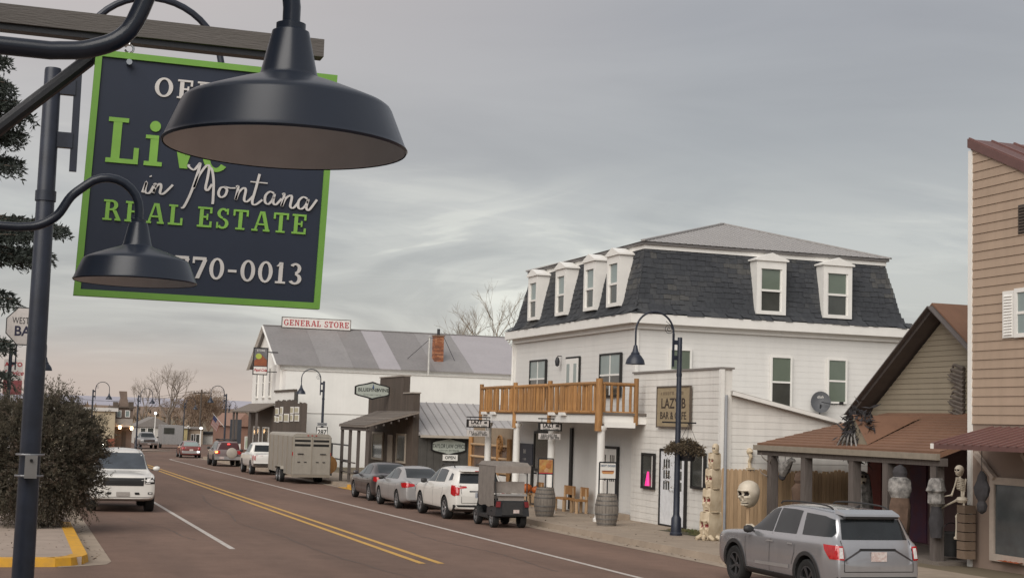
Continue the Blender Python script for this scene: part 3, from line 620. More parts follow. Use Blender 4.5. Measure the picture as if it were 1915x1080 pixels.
def sedan(name,label,mat,loc,kind,rz=.0):
    L,W=(4.63,1.76) if kind==0 else (4.7,1.82)
    t=thing(name,label,'car',loc,rz)
    top=[(2.28,.72,.70),(2.2,.82,.79),(1.8,.92,.87),(1.3,.99,.92),(1.05,1.03,.93),(.9,1.08,.94),(.4,1.36,.95),(.1,1.455,.96),(-.4,1.495,.97),(-.95,1.46,.98),(-1.25,1.37,.99),(-1.6,1.18,1.0),(-1.78,1.10,1.01),(-2.05,1.075,1.02),(-2.2,1.055,1.01),(-2.27,.92,.90),(-2.31,.72,.70)]
    yf,yr_,Rr=1.36,-1.36,.325
    bd,bv=car_body(t,L,W,top,(yf,yr_),Rr,mat,zb=.20,wtop=.64); add_wheels(t,W,yf,yr_,Rr,.21)
    for s in both:
        patch(t,bv,[(.80,1.0),(.36,1.28),(.1,1.37),(-.12,1.39),(-.12,1.02)],s,glass,'side_window'); patch(t,bv,[(-.18,1.02),(-.18,1.395),(-.6,1.39),(-.95,1.33),(-1.12,1.10),(-1.1,1.04)],s,glass,'side_window')
        seam(t,bv,[(.85,.95),(.8,.34)],s); seam(t,bv,[(-.15,.99),(-.13,.33)],s); seam(t,bv,[(-1.14,1.0),(-1.15,.75),(-.98,.5)],s)
        patch(t,bv,[(.06,.84),(.06,.865),(-.1,.865),(-.1,.84)],s,mat,'door_handle',off=.03); patch(t,bv,[(-.8,.85),(-.8,.875),(-.98,.875),(-.98,.85)],s,mat,'door_handle',off=.03)
        patch(t,bv,[(-1.88,.93),(-1.95,.80),(-2.24,.77),(-2.24,.94)] if kind==0 else [(-2.0,.97),(-2.0,.80),(-2.26,.80),(-2.26,.95)],s,redlamp,'tail_light',off=.012,res=.05)
    patch(t,bv,[(-.60,1.10),(-.50,1.40),(.50,1.40),(.60,1.10)],'B',glass,'rear_window'); patch(t,bv,[(-.62,1.07),(.62,1.07),(.52,1.38),(-.52,1.38)],'F',glass,'windscreen')
    for s in (1,-1): patch(t,bv,[(s*.84,.77),(s*.46,.83),(s*.46,.90),(s*.80,.95)],'B',redlamp,'tail_light',off=.014,res=.05)
    patch(t,bv,[(-.55,.24),(-.6,.36),(.6,.36),(.55,.24)],'B',plastic,'rear_bumper',off=.013); plate(t,0,-2.315,.74,0,plate_b)
    if kind==0: patch(t,bv,[(-.42,.895),(-.42,.925),(.42,.925),(.42,.895)],'B',chrome,'chrome_strip',off=.012)
    seam(t,bv,[(-.66,1.02),(-.45,.86),(-.4,.62),(.4,.62),(.45,.86),(.66,1.02)],'B','boot_seam'); mirrors(t,W,.68,1.02,mat if kind else plastic)
sedan('parked_sedan','silver sedan parked behind the white crossover, in front of the law office',p_silver,(13.80,52.52,gz(52.5)),0)
sedan('parked_sedan','dark grey sedan parked nearest the wine shop porch and the yellow kerb',p_dark,(14.06,57.9,gz(57.9)),1)
def tahoe():
    L,W=5.15,2.0
    t=thing('parked_suv','big white SUV facing down the street, parked at the kerb beside the round bush','car',(3.22,49.3,gz(49.3)),PI+.0)
    top=[(2.53,1.02,.99),(2.47,1.12,1.09),(2.2,1.19,1.15),(1.5,1.22,1.17),(1.2,1.25,1.18),(1.05,1.30,1.18),(.62,1.68,1.19),(.42,1.83,1.19),(-.2,1.91,1.20),(-1.4,1.91,1.20),(-2.2,1.87,1.20),(-2.38,1.75,1.19),(-2.48,1.25,1.15),(-2.55,.9,.88)]
    yf,yr_,Rr=1.55,-1.45,.40
    bd,bv=car_body(t,L,W,top,(yf,yr_),Rr,p_white,zb=.33,wtop=.72,endw=.07); add_wheels(t,W,yf,yr_,Rr,.27)
    patch(t,bv,[(-.79,1.29),(.79,1.29),(.69,1.78),(-.69,1.78)],'F',glass_w,'windscreen')
    patch(t,bv,[(-.60,.84),(-.62,1.07),(.62,1.07),(.60,.84)],'F',black_trim,'grille',off=.012)
    for i in range(4): patch(t,bv,[(-.59,.875+i*.05),(-.59,.885+i*.05),(.59,.885+i*.05),(.59,.875+i*.05)],'F',plastic,'grille_bar',off=.02)
    for s in (1,-1):
        patch(t,bv,[(s*.64,.90),(s*.64,1.08),(s*.93,1.09),(s*.93,.90)],'F',black_trim,'headlight',off=.012)
        patch(t,bv,[(s*.70,.96),(s*.70,1.06),(s*.90,1.07),(s*.90,.96)],'F',whitelamp,'headlight_lens',off=.017); patch(t,bv,[(s*.66,.91),(s*.66,.94),(s*.80,.94),(s*.80,.91)],'F',whitelamp,'indicator',off=.017)
        patch(t,bv,[(s*.74,.58),(s*.74,.65),(s*.88,.65),(s*.88,.58)],'F',plastic,'fog_light_recess',off=.012); patch(t,bv,[(s*.77,.595),(s*.77,.635),(s*.85,.635),(s*.85,.595)],'F',whitelamp,'fog_light',off=.018)
        patch(t,bv,[(s*.36,.57),(s*.34,.64),(s*.48,.64),(s*.50,.57)],'F',black_trim,'tow_hook_opening',off=.012)
    patch(t,bv,[(-.20,.52),(-.20,.65),(.20,.65),(.20,.52)],'F',M('plate_mount',(.36,.33,.30),.6,scale=20,col2=(.28,.25,.23)),'licence_plate',off=.02)
    patch(t,bv,[(-.8,.36),(-.84,.50),(.84,.50),(.8,.36)],'F',p_silver,'air_dam',off=.010)
    for s in both:
        patch(t,bv,[(.9,1.24),(.5,1.65),(.3,1.75),(.0,1.77),(.0,1.25)],s,glass,'side_window'); patch(t,bv,[(-.07,1.25),(-.07,1.77),(-1.0,1.77),(-1.0,1.25)],s,glass,'side_window'); patch(t,bv,[(-1.15,1.27),(-1.15,1.77),(-2.1,1.74),(-2.2,1.28)],s,glass,'side_window')
        x=.66*(1 if s=='R' else -1); MB().tube(catmull([(x,.2,1.87),(x,.1,1.94),(x,-1.9,1.94),(x,-2.05,1.86)],5),.02,6).build('roof_rail',plastic,t,smooth=True)
    MB().tube([(-.55,1.02,1.315),(.1,1.0,1.325)],.012,5).build('wiper',plastic,t); mirrors(t,W+.10,.80,1.31,p_white)
    MB().cyl((.05,.1,1.9),(.05,.07,1.98),.02,.008,6).build('antenna_fin',plastic,t)
tahoe()
def pickup(label,mat,loc,rz,lit=False):
    L,W=5.8,1.98
    t=thing('pickup_truck',label,'pickup truck',loc,rz)
    top=[(2.88,.98,.95),(2.8,1.12,1.08),(2.3,1.18,1.13),(1.6,1.21,1.15),(1.4,1.26,1.16),(.95,1.65,1.18),(.75,1.80,1.19),(.1,1.87,1.2),(-.55,1.85,1.21),(-.78,1.78,1.21),(-.88,1.30,1.2),(-.95,1.22,1.2),(-1.8,1.22,1.20),(-2.75,1.22,1.20),(-2.86,1.16,1.14),(-2.9,.8,.78)]
    yf,yr_,Rr=1.85,-1.75,.40
    bd,bv=car_body(t,L,W,top,(yf,yr_),Rr,mat,zb=.40,wtop=.70,endw=.05); add_wheels(t,W,yf,yr_,Rr,.27)
    for s in both:
        patch(t,bv,[(1.2,1.23),(.85,1.62),(.6,1.72),(.3,1.73),(.3,1.24)],s,glass,'side_window'); patch(t,bv,[(.22,1.24),(.22,1.73),(-.6,1.71),(-.66,1.26)],s,glass,'side_window')
        patch(t,bv,[(-2.66,.85),(-2.66,1.15),(-2.84,1.12),(-2.84,.85)],s,redlamp,'tail_light',off=.012)
    for s in (1,-1):
        patch(t,bv,[(s*.96,.84),(s*.84,.84),(s*.84,1.12),(s*.96,1.12)],'B',redlamp,'tail_light',off=.013)
        patch(t,bv,[(s*.62,.86),(s*.62,1.04),(s*.92,1.05),(s*.92,.86)],'F',M('lit_headlight',(.8,.8,.75),.3,emit=(1,.97,.88),estr=14) if lit else whitelamp,'headlight',off=.013)
    patch(t,bv,[(-.74,1.27),(.74,1.27),(.66,1.74),(-.66,1.74)],'F',glass,'windscreen'); patch(t,bv,[(-.58,.78),(-.58,1.06),(.58,1.06),(.58,.78)],'F',black_trim,'grille',off=.012)
    patch(t,bv,[(-.5,.88),(-.5,.97),(.5,.97),(.5,.88)],'F',chrome,'grille_bar',off=.02)
    patch(t,bv,[(-.65,1.30),(-.6,1.68),(.6,1.68),(.65,1.30)],'B',glass,'rear_window')
    MB().box(-.95,.95,-3.0,-2.86,.50,.68).build('rear_bumper',chrome,t); MB().box(-.95,.95,2.82,2.96,.48,.68).build('front_bumper',chrome,t)
    plate(t,0,2.975,.58,0,plate_m,.36,.14); mirrors(t,W+.14,1.1,1.3,plastic); return t
pickup('white pickup truck hitched in front of the stock trailer',p_white,(14.0,88.0,gz(88)),-.012)
pickup('dark pickup with lit headlights far behind the big white SUV',p_dark,(5.85,128.,gz(125)),PI+.03,lit=True)
pickup('silver pickup facing the bend at the far end of the street',p_silver,(14.05,172.,gz(172)),PI+.05)
def stock_trailer():
    m=M('trailer_tan',(.33,.30,.255),.55,var=.10,scale=2,streak=.12); md=M('trailer_tan_dark',(.26,.225,.18),.6,var=.1,scale=3)
    x0,x1=12.96,14.86; Y0,Y1=72.4,79.6; z=gz(75)
    t=thing('stock_trailer','tan enclosed livestock trailer with slatted rear doors','trailer',((x0+x1)/2,Y0,z))
    W=(x1-x0)/2; L=Y1-Y0; zb,zt=.46,2.48
    prof=[(-W,zb),(W,zb),(W,zt-.14),(W-.05,zt-.05),(W-.16,zt),(-W+.16,zt),(-W+.05,zt-.05),(-W,zt-.14)]
    # tapered nose
    vs=[(x,0,zz) for x,zz in prof]+[(x,L,zz) for x,zz in prof]+[(x*.55,L+1.0,zz if zz<2 else zz-.12) for x,zz in prof]
    k=8; MB().add(vs,[(r_*k+i,r_*k+(i+1)%k,(r_+1)*k+(i+1)%k,(r_+1)*k+i) for r_ in range(2) for i in range(k)]+[tuple(reversed(range(k))),tuple(range(2*k,3*k))]).build('body',m,t)
    for y in (0.02,1.4,2.8,4.2,5.6,6.8):
        MB().box(-W-.03,-W+.001,y,y+.05,zb,zt-.15).build('side_rib',md,t); MB().box(W-.001,W+.03,y,y+.05,zb,zt-.15).build('side_rib',md,t)
    for s in (-1,1):
        d=MB(); c=s*W*.485; h=W*.455; d.box(c-h,c+h,-.05,-.004,zb+.04,zt-.62); d.box(c-h,c+h,-.05,-.004,zt-.50,zt-.40).box(c-h,c+h,-.05,-.004,zt-.29,zt-.18); 
        for e in (-1,1): d.box(c+e*h-.035,c+e*h+.035,-.062,-.003,zb+.03,zt-.16)
        o=d.build('rear_door',m,t)
        MB().box(c-h,c+h,-.014,-.002,zt-.62,zt-.16).build('door_opening',black_trim,o)
        MB().box(c-h*.55,c-h*.25,-.075,-.045,zb+.62,zb+.66).box(c+h*.2,c+h*.5,-.075,-.045,zb+.62,zb+.66).build('latch',plastic,o)
        MB().box(c+s*.1-.15,c+s*.1+.15,-.09,-.045,zb+1.02,zb+1.06).build('handle',plastic,o)
        MB().box(s*W-.03 if s>0 else s*W-.02,s*W+.02 if s>0 else s*W+.03,-.04,-.002,zb+.95,zb+1.12).build('tail_light',redlamp,t)
    MB().box(-W,W,-.07,0,zb-.10,zb+.03).build('rear_bumper',md,t); MB().box(-.02,.02,-.07,-.003,zb+.03,zt-.16).build('door_post',md,t)
    for x in (-.2,0,.2): MB().box(x-.04,x+.04,-.03,-.001,zt-.10,zt-.06).build('marker_light',redlamp,t)
    tm,km=wheel_mesh(.36,.22)
    for y in (2.75,3.55):
        for s in (1,-1):
            o=link_mesh('wheel',tm,t); o.location=(s*(W+.02),y,.36); o.rotation_euler=(0,0,PI if s<0 else 0); link_mesh('rim',km,o)
    for s in (1,-1):
        MB().prism([(2.3,.66),(2.42,.80),(3.88,.80),(4.0,.66),(3.95,.66),(3.85,.76),(2.45,.76),(2.35,.66)],s*(W-.05),s*(W+.16),lambda u,v,d:(d,u,v)).build('fender',m,t)
        MB().bar((s*.5,L+.8,.5),(0,L+2.1,.5),.08,.1).build('tongue',plastic,t)
stock_trailer()
def fj():
    L,W=4.5,1.85
    t=thing('parked_suv','boxy SUV with a pale spare wheel cover and its brake light on','car',(13.82,103.9,gz(103)),.0)
    top=[(2.2,.95,.92),(2.1,1.08,1.04),(1.2,1.14,1.08),(.95,1.18,1.09),(.6,1.62,1.10),(.4,1.72,1.1),(-.5,1.76,1.1),(-1.9,1.74,1.1),(-2.05,1.66,1.1),(-2.14,1.2,1.08),(-2.2,1.0,.98),(-2.22,.75,.73)]
    yf,yr_,Rr=1.35,-1.35,.40
    bd,bv=car_body(t,L,W,top,(yf,yr_),Rr,p_fj,zb=.36,wtop=.70,endw=.06); add_wheels(t,W,yf,yr_,Rr,.26,True)
    patch(t,bv,[(-.72,1.16),(-.66,1.62),(.66,1.62),(.72,1.16)],'B',M('tinted_red_glass',(.07,.02,.02),.1,spec=.8),'rear_window')
    lit=M('brake_glow',(.5,.1,.02),.3,emit=(1,.33,.05),estr=4); lit2=M('brake_glow_red',(.5,.02,.02),.3,emit=(1,.06,.05),estr=1.6)
    for s in (1,-1):
        patch(t,bv,[(s*.90,.86),(s*.56,.86),(s*.56,1.08),(s*.88,1.10)],'B',redlamp,'tail_light',off=.013)
        patch(t,bv,[(s*.9,1.16),(s*.9,1.62),(s*.9,1.62),(s*.9,1.16)][:0] or [(s*.86,.93),(s*.72,.93),(s*.72,1.04),(s*.86,1.04)],'B',lit if s<0 else redlamp,'brake_light',off=.02)
    MB().box(-.09,.09,-2.19,-2.17,1.50,1.57).build('high_brake_light',lit2,t)
    MB().lathe([(.001,-2.43),(.30,-2.43),(.355,-2.40),(.36,-2.25),(.34,-2.22),(.001,-2.2)],c=(.22,0,.93),n=24,axis='y').build('spare_wheel_cover',M('cover_beige',(.40,.36,.31),.6),t,smooth=True)
    MB().box(-.92,.92,-2.36,-2.18,.48,.70).build('rear_bumper',p_silver,t); plate(t,-.45,-2.37,.60,0,plate_m)
    for s in both:
        patch(t,bv,[(.8,1.15),(.5,1.58),(-.3,1.62),(-.3,1.15)],s,glass,'side_window'); patch(t,bv,[(-.4,1.15),(-.4,1.62),(-1.9,1.6),(-1.95,1.17)],s,glass,'side_window')
    MB().box(-.6,.6,-1.6,.2,1.80,1.85).box(-.6,-.55,-1.6,.2,1.76,1.85).box(.55,.6,-1.6,.2,1.76,1.85).build('roof_rack',plastic,t); mirrors(t,W,.75,1.2,plastic)
fj()
def hatch():
    L,W=4.2,1.74
    t=thing('parked_hatchback','small dark red hatchback at the end of the painted parking line','car',(14.05,128.2,gz(128)),.0)
    top=[(2.06,.75,.73),(1.98,.86,.83),(1.3,.98,.91),(.95,1.05,.93),(.3,1.40,.94),(-.3,1.46,.95),(-1.2,1.42,.97),(-1.65,1.30,.98),(-1.98,1.0,.97),(-2.04,.9,.88),(-2.08,.7,.68)]
    bd,bv=car_body(t,L,W,top,(1.25,-1.25),.31,p_red,zb=.2,wtop=.64); add_wheels(t,W,1.25,-1.25,.31,.2)
    patch(t,bv,[(-.66,1.0),(-.52,1.34),(.52,1.34),(.66,1.0)],'B',glass_b,'rear_window'); patch(t,bv,[(-.76,.4),(-.76,.62),(.76,.62),(.76,.4)],'B',p_silver,'rear_bumper',off=.012)
    for s in (1,-1): patch(t,bv,[(s*.8,.76),(s*.55,.76),(s*.55,.9),(s*.8,.9)],'B',redlamp,'tail_light',off=.013)
    MB().box(.50,.64,-2.12,-2.09,.50,.60).build('reversing_light',M('lit_white',(.8,.8,.8),.3,emit=(1,1,.95),estr=4),t); plate(t,0,-2.10,.68,0,plate_m)
    for s in both: patch(t,bv,[(.75,1.0),(.25,1.32),(-1.0,1.34),(-1.45,1.05)],s,glass,'side_window')
hatch()
def golf_cart():
    t=thing('golf_cart','black golf cart with a canvas roof and side curtain, parked behind the white crossover','golf cart',(13.80,41.9,gz(42)),.0); t.scale=(.90,.90,1.0)
    body=M('cart_black',(.026,.027,.030),.4,var=.2,coat=.2); can=M('cart_canvas',(.20,.175,.155),.85,var=.15,scale=6,bump=.2,bscale=20); canl=M('cart_canvas_light',(.31,.27,.24),.85,var=.15,scale=6)
    tm,km=wheel_mesh(.27,.20,False,5)
    for y in (-.72,.98):
        for s in (1,-1):
            o=link_mesh('wheel',tm,t); o.location=(s*.47,y,.27); o.rotation_euler=(0,0,PI if s<0 else 0); link_mesh('rim',km,o)
    MB().hexa([(-.58,-1.18,.36),(.58,-1.18,.36),(.58,-.25,.36),(-.58,-.25,.36),(-.54,-1.14,.80),(.54,-1.14,.80),(.56,-.25,.84),(-.56,-.25,.84)]).build('rear_body',body,t)
    MB().hexa([(-.36,-1.215,.40),(.36,-1.215,.40),(.36,-1.10,.40),(-.36,-1.10,.40),(-.34,-1.19,.76),(.34,-1.19,.76),(.34,-1.10,.76),(-.34,-1.10,.76)]).build('bag_well_panel',plastic,t)
    for s in (1,-1): MB().hexa([(s*.42,-1.205,.62),(s*.56,-1.20,.62),(s*.56,-1.15,.62),(s*.42,-1.15,.62),(s*.40,-1.18,.78),(s*.54,-1.18,.78),(s*.54,-1.12,.78),(s*.40,-1.12,.78)]).build('tail_light',M('cart_light',(.16,.018,.02),.3),t)
    MB().box(-.55,.55,-.3,1.35,.26,.36).build('floor',plastic,t)
    MB().hexa([(-.55,1.05,.36),(.55,1.05,.36),(.42,1.42,.36),(-.42,1.42,.36),(-.5,.95,.85),(.5,.95,.85),(.40,1.30,.62),(-.40,1.30,.62)]).build('front_cowl',body,t)
    MB().box(-.52,.52,-.72,-.15,.84,.94).build('seat',canl,t); MB().box(-.52,.52,-.80,-.68,1.0,1.34).build('seat_back',canl,t)
    MB().box(-.5,.5,-1.12,-1.02,.94,1.0).build('rear_rail',M('cart_rail',(.30,.29,.28),.4),t); MB().box(-.44,.44,-1.04,-.99,.80,.98).build('rear_panel',canl,t)
    for s in (1,-1):
        MB().tube([(s*.52,-1.05,.8),(s*.54,-1.0,1.3),(s*.55,-.95,1.80)],.02,6).build('roof_strut',plastic,t); MB().tube([(s*.5,1.0,.8),(s*.53,.75,1.3),(s*.55,.55,1.80)],.02,6).build('roof_strut',plastic,t)
    MB().hexa([(-.60,-1.15,1.79),(.60,-1.15,1.79),(.60,.75,1.79),(-.60,.75,1.79),(-.52,-1.05,1.90),(.52,-1.05,1.90),(.52,.65,1.90),(-.52,.65,1.90)]).build('roof',can,t)
    MB().hexa([(-.60,-1.14,1.60),(.60,-1.14,1.60),(.60,-1.10,1.60),(-.60,-1.10,1.60),(-.60,-1.17,1.80),(.60,-1.17,1.80),(.60,-1.13,1.80),(-.60,-1.13,1.80)]).build('roof_valance',canl,t)
    b=MB(); n=14; vs=[]
    for i in range(n+1):
        y=-1.05+1.75*i/n; o=.02*math.sin(i*1.9); vs+= [(-.585+o,y,.62+.02*math.sin(i)),(-.61+o*.6,y,1.2),(-.585,y,1.80)]
    b.add(vs,[(3*i+j,3*i+3+j,3*i+4+j,3*i+1+j) for i in range(n) for j in range(2)]); b.build('side_curtain',can,t,smooth=60)
    MB().tube([(-.22,.72,1.0),(-.22,.9,.75)],.02,6).build('steering_column',plastic,t); plate(t,.12,-1.225,.50,0,plate_m,.2,.1)
golf_cart()
# ================================================================== BUILDINGS
XF=18.5
def hotel():
    p=PX(1190,605,XF); Y0=p.y; Y1=PX(963,637,XF).y; X1=PY(1688,634,Y0).x; zw=5.98; zc=6.28
    t=thing('hotel_building','white three storey building with a dark mansard roof and four street dormers','building',(XF,Y0,gz(50)))
    zb=gz(55)-.05
    MB().box(XF+.03,X1,Y0+.03,Y1,zb,zw).build('wall',white_side,t,world=True)
    lap(t,fW(XF+.03),zb+.1,zw-.18,.19,lambda z:(Y0+.03,Y1),white_flat,t=.006); lap(t,fS(Y0+.03),zb+.1,zw-.18,.19,lambda z:(XF+.03,X1),white_flat,t=.006)
    MB().box(XF-.02,XF+.10,Y0-.02,Y0+.10,zb,zw-.01).build('corner_board',white_trim,t,world=True)
    MB().box(XF-.03,XF+.08,Y1-.1,Y1+.03,zb,zw-.01).build('corner_board',white_trim,t,world=True)
    def ringbox(o0,z0,z1): return (XF-o0,X1+o0,Y0-o0,Y1+o0,z0,z1)
    MB().box(*ringbox(.08,zw-.16,zw)).build('frieze',white_trim,t,world=True); MB().box(*ringbox(.32,zw+.0,zc)).build('cornice',white_trim,t,world=True)
    # mansard faces with a flared foot: shingle courses as real overlapping pieces
    prof=[(.33,zc+.012),(.15,zc+.09),(.02,zc+.22),(-.08,zc+.5),(-.22,zc+1.2),(-.36,zc+1.75),(-.44,8.46)]
    sm=[M('shingle_%d'%i,c,.9,var=.22,scale=7,bump=.3,bscale=50) for i,c in enumerate(((.040,.043,.049),(.047,.050,.056),(.055,.057,.061),(.075,.074,.072)))]
    core=MB(); k=len(prof); vs=[]
    for o,z in prof:
        o-=.02; vs+=[(XF-o,Y0-o,z),(X1+o,Y0-o,z),(X1+o,Y1+o,z),(XF-o,Y1+o,z)]
    core.add(vs,[(4*i+j,4*i+(j+1)%4,4*i+4+(j+1)%4,4*i+4+j) for i in range(k-1) for j in range(4)]); rf=core.build('mansard_roof',sm[0],t,world=True)
    def pz(z):
        for (o0,z0),(o1,z1) in zip(prof[:-1],prof[1:]):
            if z<=z1: return o0+(o1-o0)*(z-z0)/(z1-z0)
        return prof[-1][0]
    sh=MB(); rs=random.Random(3); zz=prof[0][1]; hs=.17
    while zz<8.44:
        z2=min(zz+hs*1.15,8.46); oa,ob=pz(zz),pz(z2)
        for side in range(2):
            a,e=(XF-oa,X1+oa) if side==0 else (Y0-oa,Y1+oa); u=a
            while u<e-.02:
                wv=min(rs.choice((.16,.22,.28,.34)),e-u); pt=math.sin(u*2.3+zz*1.7+side)+math.sin(u*1.1-zz*2.9)+rs.gauss(0,.75); m=3 if pt>1.75 else 2 if pt>.8 else 1 if pt>-.2 else 0; lift=.016+rs.uniform(0,.008); dz=rs.uniform(-.03,.03); u0,u1=u+.003,u+wv-.003
                def P(uu,z,o,l): return (uu,Y0-o-l,z) if side==0 else (XF-o-l,uu,z)
                v=[P(u0,zz+dz,oa,lift),P(u1,zz+dz,oa,lift),P(u1,z2,ob,.004),P(u0,z2,ob,.004),P(u0,zz+dz,oa,lift-.010),P(u1,zz+dz,oa,lift-.010)]
                sh.add(v,[(0,1,2,3),(4,5,1,0)],m); u+=wv
        zz+=hs
    sh.build('shingles',sm,rf,world=True,kind='stuff')
    # dormers
    def dormer(fn,uc,wd,z0,z1,lab=None):
        h=wd/2; b=MB(); D=.55
        b.mbox(fn,uc-h,uc-h+.15,z0,z1,-.45,.12).mbox(fn,uc+h-.15,uc+h,z0,z1,-.45,.12).mbox(fn,uc-h+.15,uc+h-.15,z0,z0+.12,-.45,.12).mbox(fn,uc-h+.15,uc+h-.15,z1-.26,z1,-.45,.12)
        d=b.build('dormer',white_trim,t,world=True)
        MB().prism([(uc-h-.07,z1),(uc+h+.07,z1),(uc+h+.07,z1+.05),(uc,z1+.27),(uc-h-.07,z1+.05)],-.45,.18,fn).build('dormer_roof',white_trim,d,world=True)
        u0,u1,a,e=uc-h+.15,uc+h-.15,z0+.12,z1-.26; zm=(a+e)/2-.02
        MB().mbox(fn,u0,u1,zm-.035,zm+.035,0,.10).mbox(fn,u0,u0+.05,a,e,0,.085).mbox(fn,u1-.05,u1,a,e,0,.085).build('sash_bar',white_trim,d,world=True)
        for q0,q1,g in ((a,zm-.035,glass_d),(zm+.035,e,glass_g if fn(0,0,0)[1]!=0 else glass_b)): MB().mbox(fn,u0+.05,u1-.05,q0,q1,0,.05).build('pane',g,d,world=True)
    for x in (1001,1053,1107,1151):
        a=PX(x,560,XF-.0); dormer(fW(XF),a.y,1.05,6.62,8.30)
    for x0,x1 in ((1413,1466),(1537,1590)):
        a,b_=PY(x0,540,Y0).x,PY(x1,540,Y0).x; dormer(fS(Y0),(a+b_)/2,1.08,6.50,8.26)
    # top trim and ribbed metal hip roof
    MB().box(*ringbox(-.40,8.44,8.58)).build('eave_trim',white_trim,t,world=True); MB().box(*ringbox(-.33,8.58,8.66)).build('fascia',M('fascia_grey',(.16,.15,.145),.6),t,world=True)
    metal=M('metal_roof',(.36,.345,.335),.5,var=.08,scale=.7,streak=.05); o=-.19; z0=8.675; apx=PY(1338,420,(Y0+Y1)/2); zt=apx.z-.05; xm=apx.x; ym=(Y0+Y1)/2; rl=.6
    A,B_,C_,D_=(XF+.1-o,Y0+.1-o,z0),(X1-.1+o,Y0+.1-o,z0),(X1-.1+o,Y1-.1+o,z0),(XF+.1-o,Y1-.1+o,z0); r0,r1=(xm,ym-rl,zt),(xm,ym+rl,zt)
    mr=MB().add([A,B_,C_,D_,r0,r1],[(0,1,4),(1,2,5,4),(2,3,5),(3,0,4,5),(3,2,1,0)]).build('metal_roof',metal,t,world=True)
    rb=MB(); 
    for i in range(1,42):
        u=i/42; x=A[0]+(B_[0]-A[0])*u; um=(xm-A[0])/(B_[0]-A[0]); tt=u/um if u<um else (1-u)/(1-um); top_=(xm*tt+x*(1-tt) if False else x, A[1]+(r0[1]-A[1])*tt, z0+(zt-z0)*tt); rb.bar((x,A[1],z0+.010),(x,top_[1],top_[2]+.008),.03,.022)
    for p_,q_ in ((A,r0),(B_,r0),(C_,r1),(D_,r1),(r0,r1)): rb.bar((p_[0],p_[1],p_[2]+.02),(q_[0],q_[1],q_[2]+.02),.16,.05)
    rb.build('roof_rib',M('metal_roof_rib',(.31,.295,.285),.5),mr,world=True)
    # windows and doors of the upper floor
    def W(x0,x1,z0,z1,**k): window(t,fW(XF),PX(x0,690,XF).y,PX(x1,690,XF).y,z0,z1,black_trim,glass_b,fr=.06,**k)
    W(994,1022,3.72,5.04,mull=1,gm2=glass_d); W(1125,1162,3.72,5.04,mull=1,gm2=glass_d)
    ya,yb=PX(1084,690,XF).y,PX(1061,690,XF).y
    dr=MB().mbox(fW(XF),ya-.07,yb+.07,2.95,5.10,0,.05).build('door_frame',black_trim,t,world=True); MB().mbox(fW(XF),ya,yb,2.95,5.03,.02,.075).build('door',white_trim,dr,world=True)
    for s in (.22,.78): MB().mbox(fW(XF),ya+(yb-ya)*s-.14,ya+(yb-ya)*s+.14,4.0,4.85,.03,.082).build('door_pane',glass_b,dr,world=True)
    q=PX(1050,676,XF); b=MB().lathe([(.001,.18),(.05,.15),(.09,.02),(.07,-.14),(.001,-.18)],c=(XF-.16,q.y,q.z),n=10); b.bar((XF-.16,q.y,q.z+.2),(XF,q.y,q.z+.2),.03,.03).build('wall_lantern',black_metal,t,world=True,smooth=True)
    fs=fS(Y0+.01)
    for x0,x1,a,e in ((1443,1477,668,759),(1549,1580,673,750)):
        window(t,fs,PY(x0,700,Y0).x,PY(x1,700,Y0).x,PY(x0,e,Y0).z,PY(x0,a,Y0).z,white_trim,glass_g,fr=.06,gm2=glass_d if x0<1500 else None)
    window(t,fs,PY(1254,680,Y0).x,PY(1289,680,Y0).x,3.9,PY(1254,654,Y0).z,white_trim,glass_g,fr=.06)
    MB().cyl((XF-.05,Y1+.06,6.0),(XF-.05,Y1+.06,3.0),.04,n=8).build('downpipe',white_trim,t,world=True)
    # lower shop front under the balcony
    MB().mbox(fW(XF-.02),PX(1085,900,XF).y,PX(1150,900,XF).y,0,0,0,0) if False else None
    zs=gz(46)+.15
    ya,yb=PX(1030,850,XF).y,PX(1002,850,XF).y; window(t,fW(XF),ya,yb,1.05,2.35,black_trim,glass_d,fr=.09,rail=False)
    # two panelled doors and a dark poster
    for x0,x1 in ((975,994),(998,1036)):
        a,e=PX(x1,900,XF).y,PX(x0,900,XF).y
    a,e=PX(996,900,XF).y,PX(968,900,XF).y
    MB().mbox(fW(XF),a,e,1.15,1.95,0,.05).build('poster',M('poster_dark',(.05,.055,.075),.5,scale=3,col2=(.03,.033,.045)),t,world=True)
    pk=M('poster_ink',(.5,.48,.45),.6); MB().lathe([(.001,.058),(.10,.058),(.12,.05)],c=(XF-.0,(a+e)/2,1.68),n=3,axis='y') if False else scribble(t,pk,(XF-.052,(a+e)/2,1.66),WR,.30,.16,4,5); scribble(t,pk,(XF-.052,(a+e)/2,1.36),WR,.36,.08,6,6)
    a,e=PX(1070,900,XF).y,PX(1066,900,XF).y; MB().mbox(fW(XF),a,e,zs,2.6,0,.06).build('trim_strip',black_trim,t,world=True)
    a,e=PX(997,900,XF).y,PX(994,900,XF).y; MB().mbox(fW(XF),a,e,zs,1.12,0,.055).build('trim_strip',black_trim,t,world=True)
    for x in (984,1003): q=PX(x,884,XF); MB().cyl((XF-.09,q.y,q.z),(XF,q.y,q.z),.03,n=8).build('door_knob',black_metal,t,world=True)
